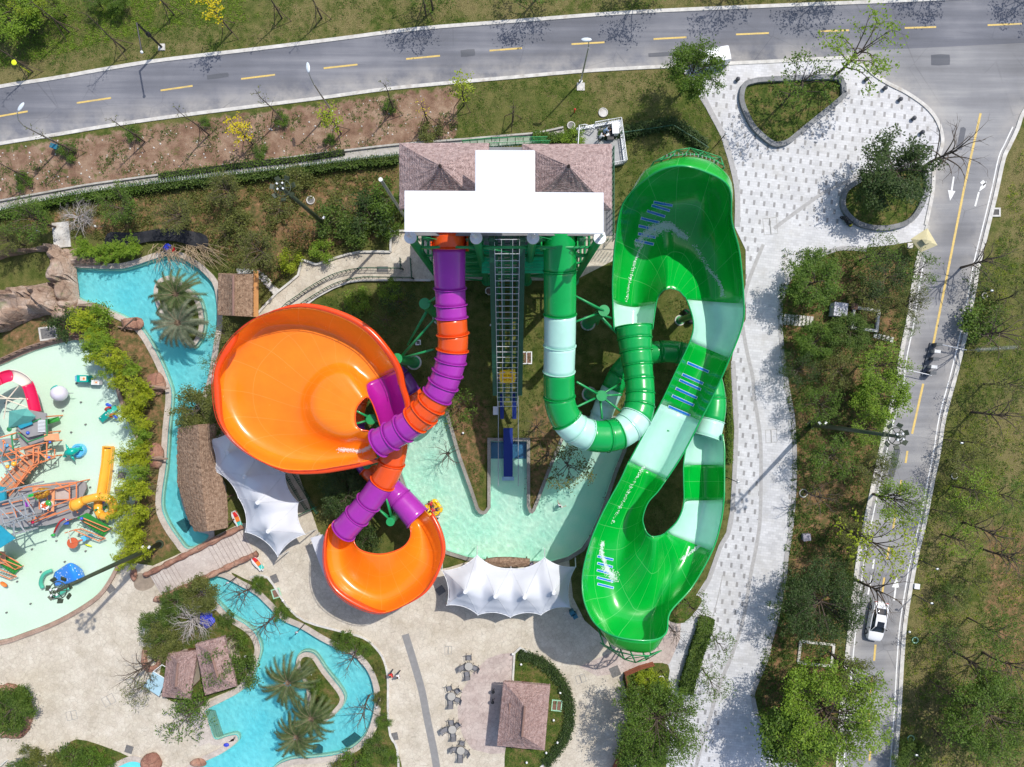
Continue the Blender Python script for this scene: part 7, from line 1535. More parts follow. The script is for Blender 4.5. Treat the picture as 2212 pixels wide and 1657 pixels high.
t = thing('dotted_slab_toy', at0(234,888), 'teal dotted ramp toy with red rings and blue butterfly wings', 'water toy'); m = MB(); m.add([W(212,903,.2), W(221,913,.2), W(240,896,.9), W(231,886,.9)], [(0,1,2,3)]); m.add([W(231,886,.9), W(240,896,.9), W(256,882,.3), W(249,874,.3)], [(0,1,2,3)]); o = m.build('teal_ramp', M_TEAL, t); md = o.modifiers.new('t','SOLIDIFY'); md.thickness = .12
for x, y in ((233,883),(243,897)): m = MB(); m.torus(W(x, y, .95), .3, .09, 18, 6, Matrix.Rotation(.6,3,'Z') @ Matrix.Rotation(1.3,3,'X')); m.build('red_ring', M_RED, t, None, True)
for x, y in ((234,874),(249,899)): m = MB(); m.ball(W(x-2, y, .8), .26, 10, (1,.8,.2)); m.ball(W(x+3, y+2, .8), .24, 10, (1,.8,.2)); m.build('blue_wing', M_BLP, t, None, True)
r9 = random.Random(2)
for k in range(11): x = 216+r9.random()*30; m = MB(); q = W(x, 905-(x-216)*.62+r9.uniform(-3,3), .3+.6*min(1,(x-212)/25) if x < 236 else .8); m.cyl((q.x, q.y), .05, q.z+.02, q.z+.07, 8); m.build('white_dot', M_WST, t)
for x, y, c1, c2, lb, s in ((186,818,M_SKY,M_TEAL,'larger blue and teal drink carton toy lying in the splash pool',1.0),(211,826,paint('carton_green', (.03,.35,.18), .4),M_WST,'smaller green drink carton toy lying in the splash pool',.72)):
    t = thing('carton_toy', at0(x, y), lb, 'water toy'); b = t.location; m = MB(); m.box((b.x+.15*s, b.y, .5*s), (1.3*s,.8*s,.9*s), -.03); m.build('carton_box', c2, t); m = MB(); x0 = b.x-.5*s; m.add([(x0,b.y-.4*s,.05),(x0,b.y+.4*s,.05),(x0,b.y+.4*s,.95*s),(x0,b.y-.4*s,.95*s),(x0-.5*s,b.y-.3*s,.5*s),(x0-.5*s,b.y+.3*s,.5*s)], [(0,1,5,4),(1,2,5),(2,3,4,5),(3,0,4)]); m.build('folded_top', c1, t); m = MB(); m.box((b.x+.25*s, b.y, .97*s), (.7*s,.5*s,.03)); m.build('label_panel', M_CRT, t); m = MB(); m.ball((b.x+.35*s, b.y, 1.0*s), .14*s, 8, (1,1,.3)); m.build('label_mark', M_ORP, t)
t = thing('wave_climber', at0(145,1250), 'blue wave-shaped climber dotted white with pale green tube sides', 'water toy')
g = surf([[(118,1236,.3),(114,1252,.4),(118,1266,.3)],[(133,1226,1.0),(135,1243,1.3),(140,1262,1.0)],[(150,1216,1.7),(155,1235,2.0),(160,1256,1.7)],[(165,1220,1.2),(170,1236,1.4),(176,1250,1.2)],[(178,1230,.3),(182,1240,.3),(186,1250,.3)]], 12, 4); m = MB(); n_ = 12
for r_ in g: m.v += [tuple(p) for p in r_]
for i in range(len(g)-1):
    for q in range(n_-1): m.f.append((i*n_+q, i*n_+q+1, (i+1)*n_+q+1, (i+1)*n_+q))
WV = NT('dotted_blue_plastic'); WV = WV.fin(WV.mix(WV.math('LESS_THAN', WV.vor(2.8, 'F1'), .2), (.03,.25,.8), (.85,.9,.92)), .3)
o = m.build('wave_surface', WV, t, None, True); md = o.modifiers.new('t','SOLIDIFY'); md.thickness = .06
for L in ([(112,1232,.3),(95,1240,.5),(88,1258,.4),(92,1270,.3)], [(150,1268,.4),(125,1285,.4),(112,1290,.3)]): m = MB(); m.tube(spl([W(*p) for p in L], 5), .22, 10); m.build('green_side_tube', gloss('sea_green_tube', (.08,.45,.3)), t, None, True)
m = MB(); m.ball(W(8,1262,.4), .4, 10, (1.2,.4,.8), Matrix.Rotation(-.7,3,'Z')); solo('orange_fin', m, M_ORP, 'small orange fish fin toy at the left side of the splash pool', 'water toy', None, True)
m = MB(); m.ball(W(191,1178,.1), .3, 10, (1.5,.35,.3), Matrix.Rotation(-.3,3,'Z')); solo('yellow_float', m, paint('fluorescent_yellow', (.75,.85,.02), .6), 'tiny yellow float beside the lower end of the net climber', 'float', None, True)
for i, (x, y) in enumerate([(163,828),(119,842),(173,869),(216,802),(183,917),(152,934),(134,887),(10,871),(232,875),(118,1001),(243,1018),(193,1053),(120,1169),(67,1187),(169,1154),(183,1191),(138,1214),(86,1236),(64,1305),(12,1324),(35,1257)]):
    m = MB(); p = at0(x, y); m.cyl((p.x, p.y), .1, -.26, -.06, 12); o = solo('floor_nozzle', m, M_GRT, 'x', 'nozzle', 'dark floor nozzles of the splash pool'); LAB.append((o, 'small dark floor nozzle in the splash pool', x, y))

# ---- people ----
def skinmat(nm, c): return paint(nm, c, .6, .05)
M_SK = skinmat('skin_tone', (.5,.3,.2)); M_HAIR = paint('black_hair', (.012,.01,.009), .6)
def person(loc, rz, pose, top, bottom, label, hat=None, bare=False):
    """one continuous skinned body; clothes and hair are its children"""
    t = thing('person', loc, label, 'person', None, rz)
    J = {'pelvis':(0,0,.95),'belly':(0,.0,1.12),'chest':(0,0,1.34),'neck':(0,0,1.5),'head':(0,.01,1.6),'crown':(0,.0,1.72)}
    for s, n_ in ((-1,'l'),(1,'r')):
        J.update({'sh'+n_:(s*.18,0,1.42),'el'+n_:(s*.26,.02,1.14),'wr'+n_:(s*.28,.1,.9),'hip'+n_:(s*.1,0,.9),'kn'+n_:(s*.11,.03,.5),'an'+n_:(s*.11,-.01,.09),'toe'+n_:(s*.13,.16,.03)})
    if pose == 'walk': J.update({'knl':(-.11,.2,.52),'anl':(-.11,.26,.1),'toel':(-.12,.42,.04),'knr':(.11,.06,.5),'anr':(.11,-.26,.14),'toer':(.12,-.12,.04),'ell':(-.26,-.1,1.15),'wrl':(-.27,-.02,.92),'elr':(.26,.14,1.17),'wrr':(.24,.34,1.05)})
    if pose == 'lie': # leaning back in a raft, legs out in front
        J = {'pelvis':(0,0,.12),'belly':(0,-.17,.18),'chest':(0,-.36,.32),'neck':(0,-.47,.42),'head':(0,-.52,.5),'crown':(0,-.6,.6)}
        for s, n_ in ((-1,'l'),(1,'r')): J.update({'sh'+n_:(s*.18,-.4,.36),'el'+n_:(s*.34,-.2,.26),'wr'+n_:(s*.4,.02,.3),'hip'+n_:(s*.1,.02,.13),'kn'+n_:(s*.14,.4,.3),'an'+n_:(s*.12,.78,.2),'toe'+n_:(s*.13,.82,.34)})
    if pose == 'sit':
        for s, n_ in ((-1,'l'),(1,'r')): J.update({'kn'+n_:(s*.14,.42,.92),'an'+n_:(s*.13,.44,.5),'toe'+n_:(s*.14,.6,.45),'el'+n_:(s*.26,.14,1.16),'wr'+n_:(s*.18,.4,1.14)}); 
        J.update({'chest':(0,.06,1.34),'neck':(0,.1,1.5),'head':(0,.15,1.6),'crown':(0,.15,1.72)}); J = {k: (v[0], v[1], v[2]-.45) for k, v in J.items()}
    if pose == 'lean': J.update({'belly':(0,.08,1.1),'chest':(0,.26,1.26),'neck':(0,.38,1.36),'head':(0,.45,1.42),'crown':(0,.5,1.53),'shl':(-.18,.3,1.32),'shr':(.18,.3,1.32),'ell':(-.24,.42,1.08),'elr':(.24,.42,1.08),'wrl':(-.16,.62,.98),'wrr':(.16,.62,.98)})
    if pose == 'swim': J.update({'ell':(-.34,.12,1.3),'wrl':(-.5,.3,1.22),'elr':(.34,.1,1.3),'wrr':(.5,.3,1.2)})
    rad = {'pelvis':.13,'belly':.115,'chest':.135,'neck':.055,'head':.1,'crown':.075,'sh':.062,'el':.04,'wr':.028,'hip':.088,'kn':.056,'an':.038,'toe':.03}
    E = [('pelvis','belly'),('belly','chest'),('chest','neck'),('neck','head'),('head','crown')]
    for n_ in 'lr': E += [('chest','sh'+n_),('sh'+n_,'el'+n_),('el'+n_,'wr'+n_),('pelvis','hip'+n_),('hip'+n_,'kn'+n_),('kn'+n_,'an'+n_),('an'+n_,'toe'+n_)]
    names = list(J); vs = [J[n_] for n_ in names]; ed = [(names.index(a), names.index(b)) for a, b in E]; rr = [rad.get(n_, rad.get(n_[:-1], .05)) for n_ in names]
    for n_ in 'lr':   # palms and five fingers
        w = Vector(J['wr'+n_]); e = Vector(J['el'+n_]); d = (w-e).normalized(); sdir = d.cross(Vector((0,0,1))); sdir = sdir.normalized() if sdir.length > .01 else Vector((1,0,0)); pi_ = len(vs); vs.append(tuple(w+d*.07)); rr.append(.03); ed.append((names.index('wr'+n_), pi_))
        for k, (o_, l_) in enumerate(((-.036,.062),(-.013,.078),(.012,.074),(.034,.056))):
            a = len(vs); vs += [tuple(w+d*.1+sdir*o_), tuple(w+d*(.1+l_)+sdir*o_*1.2-Vector((0,0,.015)))]; rr += [.0095,.0075]; ed += [(pi_, a), (a, a+1)]
        a = len(vs); vs += [tuple(w+d*.06+sdir*-.05), tuple(w+d*.1+sdir*-.07)]; rr += [.011,.009]; ed += [(pi_, a), (a, a+1)]
    me = bpy.data.meshes.new('body'); me.from_pydata(vs, ed, []); o = bpy.data.objects.new('body', me); COL.objects.link(o); o.parent = t; me.materials.append(M_SK)
    md = o.modifiers.new('skin', 'SKIN'); md.use_smooth_shade = True; 
    for i, v in enumerate(me.skin_vertices[0].data if me.skin_vertices else []): v.radius = (rr[i], rr[i])
    if not me.skin_vertices:
        bm = bmesh.new(); bm.from_mesh(me); ly = bm.verts.layers.skin.verify()
        for i, v in enumerate(bm.verts): v[ly].radius = (rr[i], rr[i]); v[ly].use_root = (i == 0)
        bm.to_mesh(me); bm.free()
    else: me.skin_vertices[0].data[0].use_root = True
    sb = o.modifiers.new('sub', 'SUBSURF'); sb.levels = 1; sb.render_levels = 1
    def P(nm, mb, mm): q = bpy.data.objects.new(nm, mb.mesh(nm, mm, smooth=True)); COL.objects.link(q); q.parent = o; return q
    m = MB(); m.tube([J['pelvis'], J['belly'], J['chest'], Vector(J['chest']).lerp(Vector(J['neck']), .75)], [.165,.15,.175,.09], 14)
    for n_ in 'lr': m.tube([Vector(J['chest']).lerp(Vector(J['sh'+n_]), .5), J['sh'+n_], Vector(J['sh'+n_]).lerp(Vector(J['el'+n_]), .75)], [.1,.085,.065], 10)
    P('shirt', m, top); m = MB()
    for n_ in 'lr': m.tube([Vector(J['pelvis'])+Vector((0,0,.03)), J['hip'+n_], Vector(J['hip'+n_]).lerp(Vector(J['kn'+n_]), .8)]+([J['kn'+n_], J['an'+n_]] if not bare else []), [.15,.125,.085]+([.075,.055] if not bare else []), 12)
    P('trousers' if not bare else 'shorts', m, bottom); h, c = Vector(J['head']), Vector(J['crown']); up_ = (c-h).normalized(); fwd = Vector((0,1,0)) if pose != 'lie' else Vector((0,.6,.8))
    m = MB(); m.ball(h.lerp(c, .6)-fwd*.02, .118, 14, (.92,1,.95)); P('hair', m, M_HAIR); m = MB(); m.ball(h+fwd*.115-up_*.005, .02, 8, (.8,1,1.3)); P('nose', m, M_SK)
    for s in (-1, 1): m = MB(); m.ball(h+fwd*.1+Vector((s*.035,0,0))+up_*.03, .012, 6); P('eye', m, M_HAIR); m = MB(); m.ball(h+Vector((s*.105,0,0)), .025, 8, (.4,.8,1.2)); P('ear', m, M_SK)
    m = MB(); m.ball(h+fwd*.1-up_*.05, .022, 8, (1.3,.5,.35)); P('mouth', m, M_RED)
    return t
M_SW = paint('white_shirt', (.72,.72,.74), .8, .05); M_SB = paint('light_blue_shirt', (.3,.42,.6), .8, .1); M_KN = paint('khaki_cloth', (.35,.3,.22), .85); M_RV = paint('red_life_vest', (.5,.015,.04), .7); M_NV = paint('navy_cloth', (.03,.035,.06), .85)
person(at0(848,1449,.025), 2.5, 'walk', M_RED, M_NV, 'person in a red top walking beside the person in white, left one'); person(at0(863,1451,.025), 2.35, 'walk', M_SW, M_NV, 'person in a white top walking on the deck, right one of the pair')
person(W(1303,290,.6)*Vector((1,1,0))+Vector((0,0,.6)), -1.2, 'lean', M_SB, M_SB, 'person in pale blue leaning over the black terrace desk from above'); person(W(1293,304,.6)*Vector((1,1,0))+Vector((0,0,.6)), -.9, 'lean', M_SW, M_NV, 'person in white at the terrace desk, nearest the thatched roof')
person(W(932,1092,.0)+Vector((-.0,.0,-.1)), 3.6, 'lie', M_RV, M_NV, 'rider in a red vest lying in the upper left seat of the raft', bare=True); person(W(940,1101,.0)+Vector((.0,0,-.1)), 4.9, 'lie', M_RV, M_NV, 'rider in a red vest lying in the lower right seat of the raft', bare=True)
person(at0(946,1117,-.95), .6, 'swim', M_SW, M_NV, 'attendant in a white shirt standing in the water holding the yellow raft'); person(at0(1209,1092,-.95), -.6, 'swim', M_SW, M_RV, 'attendant in white standing alone in the right arm of the landing pool')
person(at0(1148,1214,.03), 0, 'stand', paint('mauve_shirt', (.35,.25,.4), .8), M_NV, 'person in mauve at the pool edge above the white canopy')
# ================================================================= vegetation
def leafmat(nm, dark, mid, light, sc=1.6):
    t = NT(nm); n1 = t.noise(sc, 4, .7); n2 = t.noise(14, 2, .8)
    c = t.ramp(t.math('MULTIPLY_ADD', n2, .45, t.math('MULTIPLY', n1, .6)), [(.36, dark), (.53, mid), (.7, light)])
    t.set(t.b.inputs['Base Color'], c); t.b.inputs['Roughness'].default_value = .55; t.b.inputs['Specular IOR Level'].default_value = .3
    tl = t.n('BsdfTranslucent'); t.set(tl.inputs[0], c); mx = t.n('MixShader'); mx.inputs[0].default_value = .3
    t.t.links.new(t.b.outputs[0], mx.inputs[1]); t.t.links.new(tl.outputs[0], mx.inputs[2]); t.t.links.new(mx.outputs[0], t.out.inputs[0]); return t.m
L_MID = leafmat('leaves_mid_green', (.03,.07,.008), (.09,.165,.016), (.2,.29,.035)); L_DRK = leafmat('leaves_dark_green', (.018,.038,.008), (.045,.085,.018), (.11,.16,.035)); L_BRT = leafmat('leaves_bright_green', (.07,.14,.01), (.17,.28,.02), (.32,.42,.04))
L_YEL = leafmat('leaves_yellow', (.4,.34,.01), (.62,.5,.01), (.8,.68,.04)); L_OLV = leafmat('leaves_olive', (.05,.07,.014), (.13,.15,.03), (.27,.27,.07)); L_YGR = leafmat('leaves_yellow_green', (.14,.2,.01), (.28,.36,.015), (.42,.46,.04)); L_PALM = leafmat('palm_fronds', (.03,.055,.018), (.09,.13,.04), (.22,.25,.1)); L_GREY = leafmat('palm_fronds_grey', (.05,.07,.04), (.14,.17,.1), (.3,.33,.22)); L_BAM = leafmat('bamboo_leaves', (.1,.16,.006), (.32,.38,.014), (.56,.58,.05))
L_BRN = leafmat('leaves_brown', (.1,.05,.02), (.25,.13,.05), (.4,.26,.1)); L_SHR = leafmat('shrub_leaves', (.03,.065,.008), (.08,.14,.018), (.19,.25,.045))
BARK = paint('tree_bark', (.1,.075,.055), .95, .3, 4); BARKG = paint('grey_bark', (.2,.18,.16), .95, .25, 4); BAMS = paint('bamboo_culm', (.22,.2,.08), .6, .2, 3)
def leafq(mb, p, s, r, flat=.55, asp=.6):
    a = r.random()*6.283; u = Vector((math.cos(a), math.sin(a), r.uniform(-flat, flat))); v = Vector((-math.sin(a), math.cos(a), r.uniform(-flat, flat)))*asp; b = len(mb.v)
    mb.v += [tuple(p-u*s), tuple(p-v*s), tuple(p+u*s), tuple(p+v*s)]; mb.f.append((b, b+1, b+2, b+3))
def treeproto(seed, H_, R_, hb, nl, cl, per, ls, spread=.5, up=.35, tr=.16, sub=4, asc=False, hollow=.0):
    """trunk, limbs reaching into an uneven crown, and leaf clumps hung on the twigs"""
    r = random.Random(seed); tk = MB(); lf_ = MB(); top = Vector((r.uniform(-.3,.3), r.uniform(-.3,.3), H_*.72)); P = [Vector((0,0,0)), Vector((r.uniform(-.1,.1), r.uniform(-.1,.1), H_*.25)), Vector((r.uniform(-.2,.2), r.uniform(-.2,.2), H_*.5)), top]
    tk.tube(spl(P, 3), [tr*(1-.75*i/9) for i in range(10)], 7); tips = []
    def pt(s): return spl(P, 8)[min(24, int(s*24))]
    for i in range(nl):
        a = i*2.399+r.uniform(-.4,.4); s0 = hb+(1-hb)*(i/nl)*.95; st = pt(s0); rad = R_*(r.uniform(.62,1.12))*(1-.35*max(0, (s0-.5)*2)*(0 if asc else 1)); hz = H_*(.45+.5*s0)+r.uniform(-.05,.1)*H_ if not asc else H_*r.uniform(.8,1.0)
        if asc: rad *= r.uniform(.3,1)
        en = Vector((math.cos(a)*rad, math.sin(a)*rad, min(H_, hz*(1 if asc else .93)))); md = st.lerp(en, .5)+Vector((r.uniform(-.3,.3), r.uniform(-.3,.3), up*(1-(2 if asc else 0)*.3))); L = spl([st, md, en], 4); tk.tube(L, [tr*.42*(1-.8*k/(len(L)-1)) for k in range(len(L))], 5)
        for j in range(sub):
            q = L[min(len(L)-1, 3+int((j/sub)*(len(L)-3)))]; a2 = a+r.uniform(-1.2,1.2); l2 = R_*r.uniform(.2,.42); e2 = q+Vector((math.cos(a2)*l2, math.sin(a2)*l2, r.uniform(-.15,.5)*l2+(l2*.7 if asc else 0))); tk.tube([q, q.lerp(e2,.5)+Vector((0,0,.06)), e2], [tr*.15, tr*.1, tr*.04], 4, False); tips += [e2, q.lerp(e2,.55)]
            for k in range(2): a3 = a2+r.uniform(-1.1,1.1); e3 = e2+Vector((math.cos(a3), math.sin(a3), r.uniform(-.2,.5)))*l2*.6; tk.tube([e2, e3], [tr*.06, tr*.02], 3, False); tips.append(e3)
        tips.append(L[-1])
    r.shuffle(tips); 
    for tpt in tips[:int(len(tips)*(1-hollow))]:
        c_ = cl*r.uniform(.6,1.3)
        for k in range(int(per*r.uniform(.5,1.5))): leafq(lf_, tpt+Vector((r.gauss(0,c_), r.gauss(0,c_), r.gauss(0,c_*.6))), ls*r.uniform(.6,1.3), r)
    return tk.mesh('trunk', None), (lf_.mesh('crown', None) if lf_.v else None), H_, R_
PR_ = {}
for k in range(3): PR_['dense', k] = treeproto(10+k, 7.0, 3.0, .3, 17, .33, 24, .115, sub=5)
for k in range(2): PR_['big', k] = treeproto(15+k, 9.0, 5.0, .3, 30, .34, 20, .12, sub=7, tr=.24)
for k in range(2): PR_['airy', k] = treeproto(25+k, 7.0, 3.0, .3, 13, .36, 9, .105, sub=5)
for k in range(2): PR_['sparse', k] = treeproto(20+k, 7.5, 3.0, .35, 11, .25, 5, .12, sub=4)
for k in range(2): PR_['bare', k] = treeproto(30+k, 6.5, 2.4, .35, 12, .2, .55, .08, sub=4, hollow=.4)
PR_['twiggy', 0] = treeproto(35, 3.5, 2.6, .02, 34, .1, .05, .05, sub=7, tr=.13)
for k in range(2): PR_['feather', k] = treeproto(40+k, 7.5, 3.0, .12, 22, .2, 5.5, .1, sub=6, asc=True, tr=.2)
for k in range(2): PR_['shrub', k] = treeproto(50+k, 2.0, 1.4, .05, 12, .26, 9, .1, up=.15, tr=.06, sub=4)
for k in range(2): PR_['wisp', k] = treeproto(60+k, 2.2, 1.4, .05, 11, .16, 3, .08, up=.15, tr=.05, sub=4)
def sapproto(seed, leafy):
    r = random.Random(seed); tk = MB(); lf_ = MB(); P = [Vector((0,0,0)), Vector((.05,.05,3)), Vector((-.1,.1,5.6)), Vector((0,.1,7.6))]; tk.tube(spl(P, 4), [.1-.085*i/12 for i in range(13)], 6)
    C_ = spl(P, 8)
    for i in range(11):
        q = C_[9+int(i*1.25)]; a = i*2.4; l = r.uniform(.5,1.25)*(1-.03*i); e = q+Vector((math.cos(a)*l, math.sin(a)*l, l*.8)); tk.tube([q, q.lerp(e,.5)-Vector((0,0,.05)), e], [.025,.018,.006], 4, False)
        for k in range(int(26*leafy)): leafq(lf_, q.lerp(e, r.uniform(.25,1.05))+Vector((r.gauss(0,.13), r.gauss(0,.13), r.gauss(0,.13))), .075*r.uniform(.7,1.3), r)
    return tk.mesh('trunk', None), (lf_.mesh('crown', None) if lf_.v else None), 7.6, 1.2
PR_['sapling', 0] = sapproto(71, .12); PR_['sapling', 1] = sapproto(72, .9)
def palmproto(seed, n=22, L=2.6, hgt=3.2):
    r = random.Random(seed); tk = MB(); lf_ = MB(); tk.tube([(0,0,0),(.05,0,hgt*.5),(0,0,hgt)], [.24,.2,.22], 10)
    for i in range(n):
        a = i*2.399+r.uniform(-.2,.2); l = L*r.uniform(.8,1.1); lift = r.uniform(.3,1.1)*(1 if i > n*.4 else .5); ps = []
        for k in range(9): s = k/8; ps.append(Vector((math.cos(a)*l*s, math.sin(a)*l*s, hgt+lift*math.sin(s*2.1)-.8*s*s*s)))
        tk.tube(ps, [.03-.003*k for k in range(9)], 3, False)
        for k in range(28):
            s = .12+.88*k/27; j = min(7, int(s*8)); p = ps[j].lerp(ps[j+1], s*8-j); d = (ps[j+1]-ps[j]).normalized(); sd = d.cross(Vector((0,0,1))).normalized(); w = .34*math.sin(min(1, s*1.1+.25)*2.7)**.7+.05
            for sg in (-1, 1):
                e = p+sd*sg*w+d*.3-Vector((0,0,.02+r.random()*.1)); b = len(lf_.v); lf_.v += [tuple(p-d*.045), tuple(p+d*.065), tuple(e)]; lf_.f.append((b, b+1, b+2))
    return tk.mesh('trunk', None), lf_.mesh('fronds', None), hgt, L
PR_['palm', 0] = palmproto(81); PR_['palm', 1] = palmproto(82, 28, 2.4, 3.4)
def bambooproto(seed):
    r = random.Random(seed); tk = MB(); lf_ = MB()
    for i in range(11):
        a = r.random()*6.28; b0 = Vector((r.gauss(0,.28), r.gauss(0,.28), 0)); l = r.uniform(.3,1.2); h = r.uniform(4.6,6.2); P = [b0+Vector((math.cos(a)*l*s*s, math.sin(a)*l*s*s, h*s*(1-.08*s))) for s in (0,.25,.5,.75,1)]; tk.tube(P, [.032,.03,.024,.016,.006], 4, False)
        for k in range(10):
            s = .42+.58*k/9; j = min(3, int(s*4)); q = P[j].lerp(P[j+1], s*4-j); a2 = r.random()*6.28; e = q+Vector((math.cos(a2), math.sin(a2), .1))*r.uniform(.3,.7)
            for m in range(13): p = q.lerp(e, r.random())+Vector((r.gauss(0,.1), r.gauss(0,.1), r.gauss(0,.08))); leafq(lf_, p, .13*r.uniform(.6,1.2), r, .4, .28)
    return tk.mesh('trunk', None), lf_.mesh('crown', None), 5.8, 1.2
for k in range(3): PR_['bamboo', k] = bambooproto(90+k)
_mm = {}
def meshwith(me, mat):
    key = (me.name, mat.name)
    if key not in _mm: c = me.copy(); c.materials.clear(); c.materials.append(mat); _mm[key] = c
    return _mm[key]
rv = random.Random(99)
def plant(kind, name, x, y, R_, h, leaf, desc, cat='tree', bark=None, base=False, group=None, v=None, crown_name='crown', label=None, frac=.72):
    """x, y: where the crown's middle shows in the photo (or the foot, when base is set)"""
    ks = [k for k in PR_ if k[0] == kind]; pr = PR_[ks[(v if v is not None else rv.randrange(len(ks))) % len(ks)]]
    loc = W(x, y, h*frac) if not base else W(x, y, 0); loc.z = 0.0
    t = thing(name, loc, 'x', cat, group, rv.random()*6.28); t.scale = (R_/pr[3], R_/pr[3], h/pr[2])
    for nm, me, mt in (('trunk', pr[0], bark or BARK), (crown_name, pr[1], leaf)):
        if me is None: continue
        o = bpy.data.objects.new(nm, meshwith(me, mt)); COL.objects.link(o); o.parent = t
    if label: t['label'] = label
    else: LAB.append((t, desc, x, y))
    return t
px = 1/18.4
